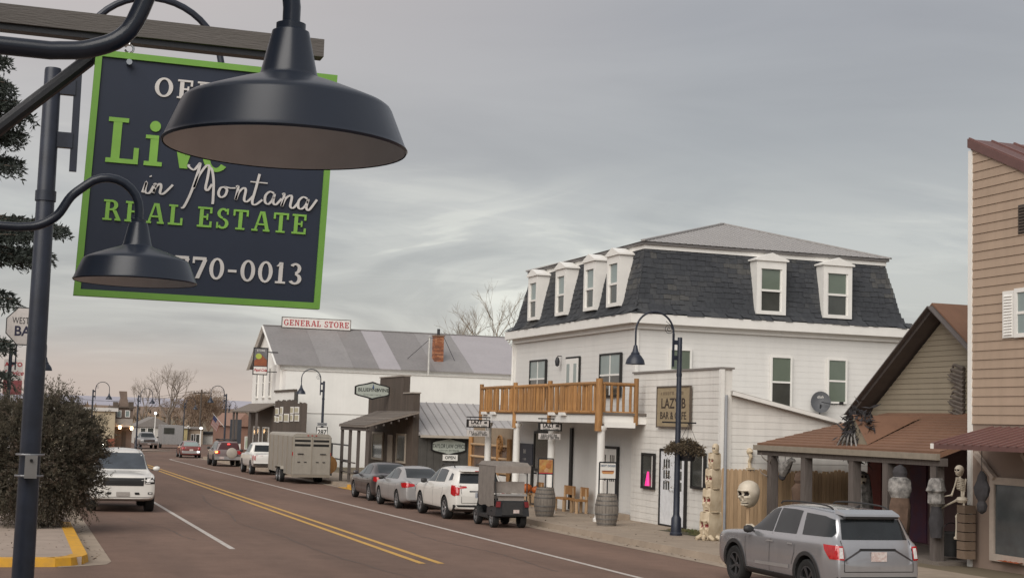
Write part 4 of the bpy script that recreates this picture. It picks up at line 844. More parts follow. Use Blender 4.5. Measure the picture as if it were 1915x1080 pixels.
    def ddoor(x0,x1,ztop):
        a,e=PX(x1,900,XF).y,PX(x0,900,XF).y
        z=gz((a+e)/2)+.24; f=MB().mbox(fW(XF),a-.08,a,z,ztop,0,.075).mbox(fW(XF),e,e+.08,z,ztop,0,.075).mbox(fW(XF),a-.08,e+.08,ztop,ztop+.08,0,.075).mbox(fW(XF),a-.08,e+.08,z-.05,z,0,.075).build('door_frame',black_trim,t,world=True)
        n=2; wd=(e-a)/n
        for i in range(n):
            d=MB().mbox(fW(XF),a+i*wd+.012,a+(i+1)*wd-.012,z,ztop-.01,.0,.055).build('door',white_trim,f,world=True)
            for k in range(3):
                u=a+i*wd+wd*(.30+.20*k)
                for r_ in range(3): MB().mbox(fW(XF),u-wd*.055,u+wd*.055,z+1.05+r_*.30,z+1.30+r_*.30,.02,.062).build('door_pane',glass_d,t,world=True).parent=f
            
    ddoor(1123,1155,PX(1140,838,XF).z)
    return t,Y0,Y1,ddoor
HT,HY0,HY1,ddoor=hotel()
def annex():
    Y0=PX(1348,700,XF-.12).y; Y1=HY0-.0; X=XF-.10; zt=PX(1348,689,X).z
    t=thing('bar_annex','white clapboard false front with the wooden cafe sign and a double door','building',(X,Y0,gz(40)))
    zb=gz(43)-.05
    MB().box(X+.03,X+.35,Y0+.03,Y1-.06,zb,zt).build('false_front',white_side,t,world=True)
    lap(t,fW(X+.03),zb+.12,zt-.03,.19,lambda z:(Y0+.03,Y1-.06),white_side,t=.013)
    MB().box(X-.02,X+.40,Y0-.02,Y1-.04,zt-.005,zt+.05).build('coping',M('coping_grey',(.22,.20,.185),.7),t,world=True)
    for y in (Y0,): MB().box(X-.015,X+.10,y-.015,y+.12,zb,zt-.01).build('corner_board',white_trim,t,world=True)
    # shed behind, roof falling to the rear
    Xe=27.; zr=3.66; sl=-.205
    vs=[(X+.35,Y0+.06,zb),(Xe,Y0+.06,zb),(Xe,Y0+.06,zr+sl*(Xe-X)),(X+.35,Y0+.06,zr)]; MB().add(vs+[(a,Y1-.06,c) for a,b_,c in vs],[(0,1,2,3),(4,7,6,5),(0,4,5,1),(1,5,6,2),(2,6,7,3),(3,7,4,0)]).build('wall',white_side,t,world=True)
    n=20; 
    for i in range(n):
        a=zb+.12+i*.19; xe=lambda z:(X+.36,min(Xe,X+(zr-.05-z)/-sl))
        if a+.19>zr-.1: break
        P=[]; (p,q),(r_,s_)=xe(a),xe(a+.188); fn=fS(Y0+.06)
        MB().hexa([fn(p,a,0),fn(q,a,0),fn(q,a,.012),fn(p,a,.012),fn(r_,a+.188,0),fn(s_,a+.188,0),fn(s_,a+.188,.005),fn(r_,a+.188,.005)]).build('siding_board',white_side,t,world=True)
    MB().hexa([(X+.3,Y0-.12,zr),(Xe+.2,Y0-.12,zr+sl*(Xe-X+.2)),(Xe+.2,Y1-.1,zr+sl*(Xe-X+.2)),(X+.3,Y1-.1,zr),(X+.3,Y0-.12,zr+.13),(Xe+.2,Y0-.12,zr+.13+sl*(Xe-X+.2)),(Xe+.2,Y1-.1,zr+.13+sl*(Xe-X+.2)),(X+.3,Y1-.1,zr+.13)]).build('shed_roof',M('shed_roof_tin',(.42,.40,.37),.5,streak=.2),t,world=True)
    MB().bar((X+.3,Y0-.135,zr+.05),(Xe+.2,Y0-.135,zr+.05+sl*(Xe-X-.1)),.03,.10).build('gutter',white_trim,t,world=True)
    MB().cyl((X+.14,Y0-.05,zr),(X+.14,Y0-.05,zb),.04,n=8).build('downpipe',M('pipe_grey',(.30,.31,.33),.5),t,world=True)
    # windows and doors
    for x0,x1 in ((1204,1224),(1297,1319)):
        a,e=PX(x1,880,X).y,PX(x0,880,X).y; o=window(t,fW(X),a,e,PX(x0,908,X).z,PX(x0,850,X).z,black_trim,glass_d,fr=.07,rail=False)
        MB().mbox(fW(X),a+.02,a+.10,PX(x0,908,X).z,PX(x0,850,X).z,.02,.055).build('curtain',white_trim,o,world=True)
        if x0<1250: MB().cyl((X-.055,(a+e)/2-.05,PX(x0,906,X).z),(X-.055,(a+e)/2-.05,PX(x0,880,X).z),.10,.03,8).build('neon_bottle',M('neon_pink',(.7,.02,.2),.4,emit=(1,.03,.22),estr=.5),o,world=True)
    a,e=PX(1283,900,X).y,PX(1238,900,X).y; z=gz(40)+.20; ztop=PX(1238,842,X).z
    f=MB().mbox(fW(X),a-.07,a,z,ztop,0,.075).mbox(fW(X),e,e+.07,z,ztop,0,.075).mbox(fW(X),a-.07,e+.07,ztop,ztop+.07,0,.075).mbox(fW(X),a-.07,e+.07,z-.05,z,0,.075).build('door_frame',black_trim,t,world=True)
    wd=(e-a)/2
    for i in range(2):
        d=MB().mbox(fW(X),a+i*wd+.012,a+(i+1)*wd-.012,z,ztop-.01,0,.055).build('door',M('door_white',(.72,.73,.75),.4),f,world=True)
        for k in range(3):
            u=a+i*wd+wd*(.28+.2*k)
            for r_ in range(3): MB().mbox(fW(X),u-wd*.06,u+wd*.06,z+1.02+r_*.32,z+1.27+r_*.32,.02,.062).build('door_pane',glass_d,f,world=True)
        MB().cyl((X-.10,a+wd+(-.1 if i==0 else .1),z+1.0),(X-.05,a+wd+(-.1 if i==0 else .1),z+1.0),.03,n=8).build('door_knob',chrome,f,world=True)
    MB().box(XF-.55,XF-.10,PX(1183,980,XF).y-.0,PX(1160,980,XF).y,gz(43)+.14,gz(43)+.32).build('door_step',concrete,t,world=True)
    # painted wooden sign
    ya,yb=PX(1294,760,X).y,PX(1233,760,X).y; za,zb2=PX(1262,797,X).z,PX(1262,724,X).z
    s=thing('cafe_sign','weathered tan wooden bar and cafe sign fixed high on the white false front','sign',(X-.04,(ya+yb)/2,za))
    sw=M('sign_tan',(.36,.285,.18),.8,scale=3,col2=(.27,.21,.13),stretch=(1,1,4)); ink=M('sign_ink_brown',(.05,.035,.025),.8,var=.3)
    MB().mbox(fW(X),ya,yb,za,zb2,.03,.07).build('board',sw,s,world=True)
    fr=MB(); fr.mbox(fW(X),ya-.04,yb+.04,za-.04,za,.03,.085).mbox(fW(X),ya-.04,yb+.04,zb2,zb2+.04,.03,.085).mbox(fW(X),ya-.04,ya,za,zb2,.03,.085).mbox(fW(X),yb,yb+.04,za,zb2,.03,.085); fr.build('frame',brown_board,s,world=True)
    yc=(ya+yb)/2; H=zb2-za; Wd=yb-ya
    scribble(s,M('sign_ink_faded',(.17,.125,.08),.8),(X-.071,yc,za+H*.85),WR,Wd*.78,H*.08,11); text('LAZY B',.42,ink,s,(X-.072,yc,za+H*.58),WR,UP,sx=Wd*.86/1.55,bold=.006); text('BAR & CAFE',.30,ink,s,(X-.072,yc,za+H*.27),WR,UP,sx=Wd*.88/1.75,bold=.004)
    return t
annex()
def balcony():
    X=16.85; xa=X; Y0=PX(1120,760,X).y; Y1=PX(898,760,X).y; xe=XF-.07
    zd=PX(1118,793,X).z+.06; zr0=PX(1112,773,X).z; zr1=PX(1112,717,X).z
    t=thing('balcony','log railed balcony carried on white columns along the hotel front','balcony',(X,Y0,gz(48)))
    MB().box(X-.02,xe,Y0-.05,Y1+.1,zd+.24,zd+.32).build('deck',grey_wood,t,world=True)
    MB().box(X+.02,X+.16,Y0,Y1,zd-.02,zd+.235).build('fascia',white_trim,t,world=True); MB().box(X+.17,xe,Y0+.0,Y0+.12,zd-.02,zd+.235).build('fascia',white_trim,t,world=True)
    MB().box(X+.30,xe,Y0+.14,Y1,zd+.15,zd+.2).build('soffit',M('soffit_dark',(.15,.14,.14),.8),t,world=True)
    MB().box(X+.17,xe-.4,Y0-.10,Y0-.02,zd-.14,zd+.02).build('end_trim',white_trim,t,world=True)
    xs=[1120,1028,963,900]; ysn=[Y0]+[PX(x,760,X).y for x in xs[1:]]
    for i,y in enumerate(ysn):
        MB().tube([(X,y,zd-.26+(.25 if i==3 else 0)),(X+.01,y,(zd+zr1)/2),(X,y,zr1+.16)],[.12 if i==0 else .085,.115 if i==0 else .08,.105 if i==0 else .08],10).build('post',log_wood,t,world=True,smooth=40)
    for z,r_ in ((zr1,.062),(zr0+.04,.055)):
        for a,e in zip(ysn[:-1],ysn[1:]): MB().tube([(X,a,z),(X+.01,(a+e)/2,z+.01),(X,e,z)],[r_*1.1,r_,r_*.95],8).build('rail',log_wood,t,world=True,smooth=40)
        MB().tube([(X,Y0,z),(xe-.35,Y0,z)],r_*.9,8).build('rail',log_wood,t,world=True,smooth=40)
    MB().tube([(xe-.35,Y0,zd-.05),(xe-.35,Y0,zr1+.2)],.075,10).build('post',log_wood,t,world=True,smooth=40)
    pk=MB().tube([(0,0,zr0+.06),(.006,.004,(zr0+zr1)/2),(0,0,zr1-.03)],[.042,.046,.04],7).mesh('baluster',log_wood,smooth=40)
    def baluster(x,y):
        o=link_mesh('baluster',pk,t); o.location=(x-X+random.uniform(-.008,.008),y-Y0,-t.location.z); o.rotation_euler=(random.uniform(-.015,.015),0,random.uniform(0,6))
    for a,e in zip(ysn[:-1],ysn[1:]):
        n=int((e-a)/.165)
        for i in range(1,n): baluster(X,a+(e-a)*i/n)
    for i in range(1,6): baluster(X+(xe-.35-X)*i/6,Y0)
    for i,x in enumerate((1111,1032,965,907)):
        y=ysn[i] if i<3 else PX(907,850,X).y; z0=gz(y)+.15
        prof=[(.19,0),(.19,.10),(.15,.12),(.135,.2),(.118,zd-z0-.28),(.13,zd-z0-.25),(.165,zd-z0-.20),(.17,zd-z0-.10)]; c=MB().lathe(prof,c=(X+.12,y+.05,z0),n=16); c.build('column',white_trim,t,world=True,smooth=40)
    # boxed pots on the ledge
    for y in (ysn[3]-.8,ysn[3]-1.9,ysn[1]-.6,ysn[1]-1.6): MB().box(X-.10,X+.02,y,y+.5,zd+.20,zd+.30).build('ledge_box',white_trim,t,world=True)
    return X,ysn,zd
BX,BYS,BZ=balcony()
def lap_hall():
    # wooden log-framed window wall between hotel and law office
    X=18.3; Ya=PX(952,850,X).y; Yb=PX(880,850,X).y
    t=thing('log_storefront','log framed shop window wall beyond the hotel columns','building',(X,Ya,gz(58)))
    zb=gz(58)+.1; zt=2.08; pn=M('shop_pane_brown',(.075,.05,.038),.15,scale=2,col2=(.16,.10,.07),spec=.8)
    MB().box(X+.1,X+5,Ya,Yb,zb,zt+.4).build('wall',M('shop_wall_tan',(.30,.23,.16),.8),t,world=True)
    ys=[Ya+(Yb-Ya)*u for u in (0,.26,.52,1)]
    for y in ys: MB().tube([(X,y,zb),(X,y,zt)],.10,8).build('post',log_wood,t,world=True,smooth=40)
    for z in (.72,1.28,1.78): MB().tube([(X,Ya,z),(X,Yb,z)],.05,8).build('rail',fence_wood,t,world=True,smooth=40)
    for a,e in zip(ys[:-1],ys[1:]):
        for z0,z1 in ((.75,1.25),(1.32,1.75)): MB().box(X+.03,X+.06,a+.1,e-.1,z0,z1).build('pane',pn,t,world=True)
    MB().box(X-.02,X+.08,Ya,Yb,zb,.62).build('stall_riser',white_trim,t,world=True)
    w=MB(); w.lathe([(.30,-.03),(.34,-.03),(.34,.03),(.30,.03),(.30,-.03)],c=(X-.06,(Ya*.8+Yb*.2),1.88),n=20,axis='x')
    for i in range(4): a=i*PI/4; w.bar((X-.06,(Ya*.8+Yb*.2)-.3*math.cos(a),1.88-.3*math.sin(a)),(X-.06,(Ya*.8+Yb*.2)+.3*math.cos(a),1.88+.3*math.sin(a)),.03,.03,up=(1,0,0))
    w.build('wagon_wheel',log_wood,t,world=True)
lap_hall()
def law_office():
    X=17.5; Y0=PX(775,735,X).y; Y1=PX(690,750,X).y; zb=gz(72)-.05; ya=PX(757,705,X).y; yb=PX(712,698,X).y; z0=PX(774,735,X).z; z1=PX(757,703,X).z
    t=thing('wine_shop','dark brown stepped false front shop with a ribbed tin side roof','building',(X,Y0,gz(70)))
    poly=[(Y0,zb),(Y1,zb),(Y1,z0-.1),(yb,z0-.1),(yb,z1),(ya,z1),(ya,z0),(Y0,z0)]
    ff=MB().prism(poly,-.28,0,fW(X)).build('false_front',brown_board,t,world=True)
    nb=38; wd=(Y1-Y0)/nb
    for i in range(nb):
        y=Y0+i*wd; zt=z1 if ya<=y+wd/2<=yb else z0-.02 if y<ya else z0-.12
        MB().mbox(fW(X),y+.006,y+wd-.006,zb+.3,zt-.03,0,.022).build('board',brown_board,ff,world=True)
    cp=MB(); cp.mbox(fW(X),Y0-.04,ya,z0,z0+.06,-.32,.06).mbox(fW(X),ya,yb,z1,z1+.06,-.32,.06).mbox(fW(X),yb,Y1+.04,z0-.1,z0-.04,-.32,.06); cp.build('coping',M('coping_tan',(.33,.29,.25),.8),t,world=True)
    # side building: south wall and tin roof
    ze=PY(800,813,Y0).z; zr=PY(800,752,Y0+3.5).z; Xe=30
    MB().box(X+.28,Xe,Y0+.02,Y1-.02,zb,ze).build('wall',law_wall,t,world=True)
    yr_=Y0+3.6; tin=M('tin_roof',(.375,.355,.345),.45,var=.08,scale=.8,streak=.08)
    rf=MB().add([(X+.27,Y0-.35,ze-.02),(Xe,Y0-.35,ze-.02),(Xe,yr_,zr),(X+.27,yr_,zr),(X+.27,Y1+.1,ze-.02),(Xe,Y1+.1,ze-.02),(X+.27,Y0-.35,ze-.10),(Xe,Y0-.35,ze-.10)],[(0,1,2,3),(3,2,5,4),(0,3,4),(6,7,1,0)]).build('tin_roof',tin,t,world=True)
    rb=MB(); 
    for i in range(31): x=X+.35+i*.4; rb.bar((x,Y0-.34,ze+.0),(x,yr_-.05,zr+.01),.04,.035)
    rb.build('roof_rib',M('tin_rib',(.30,.285,.28),.5),rf,world=True); MB().bar((X+.27,Y0-.39,ze-.05),(Xe,Y0-.39,ze-.05),.07,.12).build('gutter',M('gutter_tan',(.42,.37,.31),.6),rf,world=True)
    for i in range(14):
        x=X+.4+i*.32; MB().mbox(fS(Y0+.02),x,x+.30,zb,ze-.02,0,.02).build('board',law_wall,t,world=True)
    # windows in the front
    for a,e in ((.13,.30),(.62,.85)): window(t,fW(X),Y0+(Y1-Y0)*a,Y0+(Y1-Y0)*e,.75,1.95,M('tan_trim',(.36,.31,.25),.7),glass_d,fr=.10,rail=False)
    d=MB().mbox(fW(X),Y0+(Y1-Y0)*.40,Y0+(Y1-Y0)*.5,zb,1.95,0,.06).build('door',M('door_tan',(.40,.35,.29),.6),t,world=True)
    # lean-to porch with posts
    Xp=15.55; Ya=PX(684,798,Xp).y+.2; Yb=PX(635,793,Xp).y+.1; zp=PX(684,800,Xp).z+.02; zq=PX(745,768,16.9).z
    pr=MB().hexa([(Xp,Ya,zp),(X,Ya-2.6,zq-.08),(X,Yb,zq-.08),(Xp,Yb,zp),(Xp,Ya,zp+.09),(X,Ya-2.6,zq),(X,Yb,zq),(Xp,Yb,zp+.09)]).build('porch_roof',grey_wood,t,world=True)
    for i in range(9):
        a=i/9; p0=Vector((Xp,Ya,zp+.09)).lerp(Vector((X,Ya-2.6,zq)),a); p1=Vector((Xp,Yb,zp+.09)).lerp(Vector((X,Yb,zq)),a); q0=Vector((Xp,Ya,zp+.09)).lerp(Vector((X,Ya-2.6,zq)),a+.105); q1=Vector((Xp,Yb,zp+.09)).lerp(Vector((X,Yb,zq)),a+.105)
        u=Vector((0,0,.006)); MB().hexa([p0+u,q0+u,q1+u,p1+u,p0+u*6,q0+u*3,q1+u*3,p1+u*6]).build('roof_plank',grey_wood,pr,world=True)
    for i in range(4):
        y=Ya+.1+(Yb-Ya-.2)*i/3; MB().box(Xp+.1,Xp+.24,y-.07,y+.07,gz(y)+.15,zp+.04).build('porch_post',post_wood,t,world=True)
    MB().box(Xp+.08,Xp+.2,Ya,Yb,zp-.16,zp+.005).build('porch_beam',post_wood,t,world=True)
    for i in range(7): x=Xp+.15+i*.27; f=(x-Xp)/(X-Xp); MB().box(x,x+.05,Ya-2.6*f+.06,Ya-2.6*f+.4,zp+(zq-zp)*f-.18,zp+(zq-zp)*f-.085).build('rafter_end',post_wood,pr,world=True)
    for z in (gz(72)+.6,gz(72)+1.1): MB().box(Xp+.12,Xp+.18,Ya+2.5,Yb,z,z+.06).build('porch_rail',post_wood,t,world=True)
    # hanging round-ended signs
    def shaped(nm,lab,c,w_,h_,face,X_or_Y,lines,bg):
        poly=[(-.5,-.22),(-.40,-.30),(-.16,-.40),(0,-.5),(.16,-.40),(.40,-.30),(.5,-.22),(.5,.22),(.40,.30),(.16,.40),(0,.5),(-.16,.40),(-.40,.30),(-.5,.22)]
        fn=fW(X_or_Y) if face=='W' else fS(X_or_Y); rt=WR if face=='W' else SR
        s=thing(nm,lab,'sign',c); cu=c[1] if face=='W' else c[0]
        MB().prism([(cu+u*(w_+.16),c[2]+v*(h_+.16)) for u,v in poly],0,.05,fn).build('border',black_trim,s,world=True)
        MB().prism([(cu+u*w_,c[2]+v*h_) for u,v in poly],.01,.06,fn).build('board',bg,s,world=True)
        for tx,sz,dz,sx,mt in lines:
            f0=fn(cu,c[2]+dz,.062); text(tx,sz,mt,s,f0,rt,UP,sx=sx,bold=.004)
        return s,fn,cu
    bg=M('sign_sage',(.42,.45,.40),.6,var=.1,scale=4); ink=M('sign_ink_dark',(.05,.055,.05),.7); inkb=M('sign_ink_blue',(.06,.10,.2),.7)
    c=PX(696,730,16.6); a,e=PX(727,730,16.6),PX(664,730,16.6); wd_=1.72; hgt=PX(696,716,16.6).z-PX(696,744,16.6).z
    c=PY(696,730,c.y)
    s,fn,cu=shaped('shop_sign','pale lozenge wine shop sign with dark border hung off the brown false front',(c.x,c.y,c.z),1.62,hgt,'S',c.y,[('BLUE',.26,.02,1.0,ink)],bg)
    for o in list(s.children):
        if o.name.startswith('lettering'): bpy.data.objects.remove(o)
    text('BLUE',.24,ink,s,(c.x-.46,c.y-.064,c.z+.03),SR,UP,bold=.004); text('PINE',.24,ink,s,(c.x+.06,c.y-.064,c.z+.03),SR,UP,bold=.004); text('WINE',.24,ink,s,(c.x+.53,c.y-.064,c.z+.03),SR,UP,bold=.004); scribble(s,ink,(c.x,c.y-.0625,c.z-.20),SR,.9,.04,16,3)
    MB().prism([(c.x-.02,c.z+.10),(c.x+.10,c.z+.10),(c.x+.04,c.z+.34)],.06,.066,fS(c.y)).build('pine_emblem',inkb,s,world=True)
    MB().bar((c.x+.75,c.y+.03,c.z+.15),(X+.02,c.y+.03,c.z+.15),.05,.05).build('bracket',black_metal,s,world=True)
    c=PY(839,834,Y0-.02); w2=PY(869,834,Y0).x-PY(809,834,Y0).x
    s,fn,cu=shaped('office_sign','pale green law office sign on the dark side wall',(c.x,Y0-.02,c.z),w2,.72,'S',Y0-.02,[('TAYLOR LAW OFFICE',.27,.0,.60,ink)],bg)
    scribble(s,ink,(c.x,Y0-.083,c.z-.19),SR,1.0,.06,16,4)
    s=thing('open_board','small white hanging board below the law office sign','sign',(c.x,Y0-.1,PY(841,855,Y0).z)); q=PY(841,855,Y0)
    MB().box(q.x-.36,q.x+.36,Y0-.09,Y0-.05,q.z-.14,q.z+.14).build('board',white_trim,s,world=True); text('OPEN',.2,ink,s,(q.x,Y0-.094,q.z),SR,UP,bold=.004)
    for xx in (-.25,.25): MB().cyl((q.x+xx,Y0-.07,q.z+.13),(q.x+xx,Y0-.07,q.z+.30),.012,n=5).build('chain',black_metal,s,world=True)
    return t
law_office()
def general_store():
    X=17.4; Y0=PX(525,675,X).y; Yr=PX(501,611,X).y; Y1=2*Yr-Y0; ze=PX(525,678,X).z; zr=PX(501,610,X).z; Xe=36; zb=gz(105)-.05
    t=thing('general_store','long white gabled store with a patched tin roof and brick chimney','building',(X,Y0,gz(105)))
    vs=[(X,Y0,zb),(X,Y1,zb),(X,Y1,ze),(X,Yr,zr),(X,Y0,ze)]; vs+=[(Xe,b_,c) for a,b_,c in vs]
    MB().add(vs,[(0,1,2,3,4),(9,8,7,6,5),(0,5,6,1),(1,6,7,2),(2,7,8,3),(3,8,9,4),(4,9,5,0)]).build('wall',white_wall,t,world=True)
    # tin roof of separate sheets in different greys
    tin=[M('store_tin_a',(.225,.21,.205),.5,var=.1,scale=.6,streak=.15),M('store_tin_b',(.36,.335,.345),.45,var=.06,scale=.6,streak=.08),M('store_tin_c',(.26,.245,.24),.5,var=.1,scale=.6,streak=.15)]
    cuts=[X-.35]+[PY(x,650,Y0+2).x for x in (590,650,697,737,800,870)]+[Xe]; mi=[0,2,0,1,0,2,1]
    for (a,e),m in zip(zip(cuts[:-1],cuts[1:]),mi):
        for s_,yy in ((1,Y0-.4),(-1,Y1+.4)):
            z_=ze-.4*(zr-ze)/(Yr-Y0)
            MB().hexa([(a+.004,yy,z_+.02),(e-.004,yy,z_+.02),(e-.004,Yr,zr+.02),(a+.004,Yr,zr+.02),(a+.004,yy,z_+.08),(e-.004,yy,z_+.08),(e-.004,Yr,zr+.08),(a+.004,Yr,zr+.08)]).build('roof_sheet',tin[m],t,world=True)
    MB().box(X-.36,Xe,Yr-.12,Yr+.12,zr+.06,zr+.12).build('ridge_cap',tin[2],t,world=True)
    for s_,yy in ((1,Y0-.42),(-1,Y1+.42)): MB().bar((X-.36,yy,ze-.4*(zr-ze)/(Yr-Y0)),(X-.36,Yr,zr),.06,.22,up=(1,0,0)).build('rake_board',white_trim,t,world=True)
    MB().box(X+.0,Xe,Y0-.06,Y0-.005,ze-.42,ze-.14).build('fascia',white_trim,t,world=True)
    # side hall: flat-topped white wall
    zh=PY(700,698,Y0-1.5).z; 
    MB().box(X+.15,Xe,Y0-1.5,Y0-.1,zb,zh).build('side_hall',white_wall,t,world=True); MB().box(X+.10,Xe,Y0-1.56,Y0-.1,zh,zh+.06).build('coping',M('coping_white2',(.62,.59,.55),.6),t,world=True)
    MB().box(X+.14,Xe,Y0-1.53,Y0-1.49,2.95,3.0).build('flashing',M('flashing',(.5,.48,.45),.6),t,world=True)
    # front: upper windows, brown lower storefront
    for x in (481,493,505):
        y=PX(x,730,X).y; window(t,fW(X),y-.38,y+.38,4.15,6.1,white_trim,glass_d,fr=.1,d=.08,sill=True)
    MB().mbox(fW(X),Y0+.05,Y1,zb,3.4,0,.18).build('storefront',brown_board,t,world=True)
    MB().hexa([(X-1.5,Y0+.6,2.9),(X-.15,Y0+.6,3.5),(X-.15,Y1,3.5),(X-1.5,Y1,2.9),(X-1.5,Y0+.6,3.0),(X-.15,Y0+.6,3.6),(X-.15,Y1,3.6),(X-1.5,Y1,3.0)]).build('awning',grey_wood,t,world=True)
    for y in (Y0+.8,Y0+4,Y1-2,Y1-.3): MB().box(X-1.45,X-1.3,y-.07,y+.07,gz(y)+.15,2.92).build('awning_post',post_wood,t,world=True)
    for a in (.2,.55): window(t,fW(X-.18),Y0+(Y1-Y0)*a,Y0+(Y1-Y0)*(a+.2),.4,1.8,white_trim,glass_d,rail=False)
    # brick chimney with stay rods, flue pipe
    Yc=Y0+1.2; ca,cb_=PY(813,650,Yc),PY(830,650,Yc); cz0=PY(820,684,Yc).z; cz1=PY(820,628,Yc).z
    br=[M('brick_%d'%i,c,.9,var=.2,scale=9) for i,c in enumerate(((.36,.14,.07),(.30,.11,.055),(.42,.19,.10),(.22,.09,.055)))]; mort=M('mortar',(.20,.13,.09),.95)
    x0,x1=ca.x,cb_.x; wv=x1-x0
    ch=MB().box(x0+.012,x1-.012,Yc+.012,Yc+wv-.012,cz0,cz1).build('chimney',mort,t,world=True)
    zz=cz0; row=0
    while zz<cz1-.05:
        n=2; 
        for side in range(2):
            us=[0,wv*.5,wv] if row%2==0 else [0,wv*.25,wv*.75,wv]
            for a,e in zip(us[:-1],us[1:]):
                if side==0: MB().box(x0+a+.006,x0+e-.006,Yc-.004,Yc+.02,zz+.006,zz+.094).build('brick',random.choice(br),ch,world=True)
                else: MB().box(x0-.004,x0+.02,Yc+a+.026,Yc+e-.006,zz+.006,zz+.094).build('brick',random.choice(br),ch,world=True)
        zz+=.1; row+=1
    MB().box(x0-.05,x1+.05,Yc-.05,Yc+wv+.05,cz1-.02,cz1+.08).build('cap',mort,ch,world=True); MB().cyl((x0+wv/2,Yc+wv/2,cz1),(x0+wv/2,Yc+wv/2,cz1+.55),.11,n=10).build('chimney_pot',black_metal,ch,world=True)
    q0,q1=PY(801,703,Y0-1.0),PY(803,630,Y0-1.0); MB().cyl((q0.x,Y0-1.,zh-.1),(q0.x,Y0-1.,q1.z),.085,n=10).lathe([(.16,.0),(.001,.12)],c=(q0.x,Y0-1.,q1.z),n=10).build('flue_pipe',M('galvanised',(.55,.53,.5),.35,metal=.5),t,world=True,smooth=True)
    MB().tube([(q0.x,Y0-1.,q1.z-.1),(x0+wv/2,Yc,cz1-.1)],.018,5).tube([(q0.x,Y0-1.,q1.z-.15),(PY(763,645,Y0+1.5).x,Y0+1.5,ze+.75)],.02,5).tube([(x1,Yc,cz1-.1),(PY(851,649,Y0+1.5).x,Y0+1.5,ze+.75)],.02,5).build('stay_rod',black_metal,t,world=True)
    # rooftop sign
    Ys=Yr-.3; a,e=PY(528,600,Ys),PY(655,607,Ys); s=thing('store_sign','long white rooftop board with red block letters on the store ridge','sign',((a.x+e.x)/2,Ys,zr))
    z0,z1=PY(590,614,Ys).z,PY(590,596,Ys).z
    MB().box(a.x,e.x,Ys-.04,Ys+.04,z0,z1).build('board',M('sign_white',(.74,.70,.66),.5),s,world=True)
    bb=MB().box(a.x-.05,e.x+.05,Ys-.05,Ys+.05,z1,z1+.05).box(a.x-.05,e.x+.05,Ys-.05,Ys+.05,z0-.05,z0).box(a.x-.05,a.x,Ys-.05,Ys+.05,z0,z1).box(e.x,e.x+.05,Ys-.05,Ys+.05,z0,z1); bb.build('border',post_wood,s,world=True)
    for x in (a.x+.05,(a.x+e.x)/2,e.x-.05): MB().cyl((x,Ys,z0),(x,Ys-.1,zr-.15),.03,n=6).build('leg',post_wood,s,world=True)
    GS=s; return X,Y0,Yr,Y1,(a,e,z0,z1,Ys),s
GSX,GSY0,GSYR,GSY1,GSS,GSO=general_store()
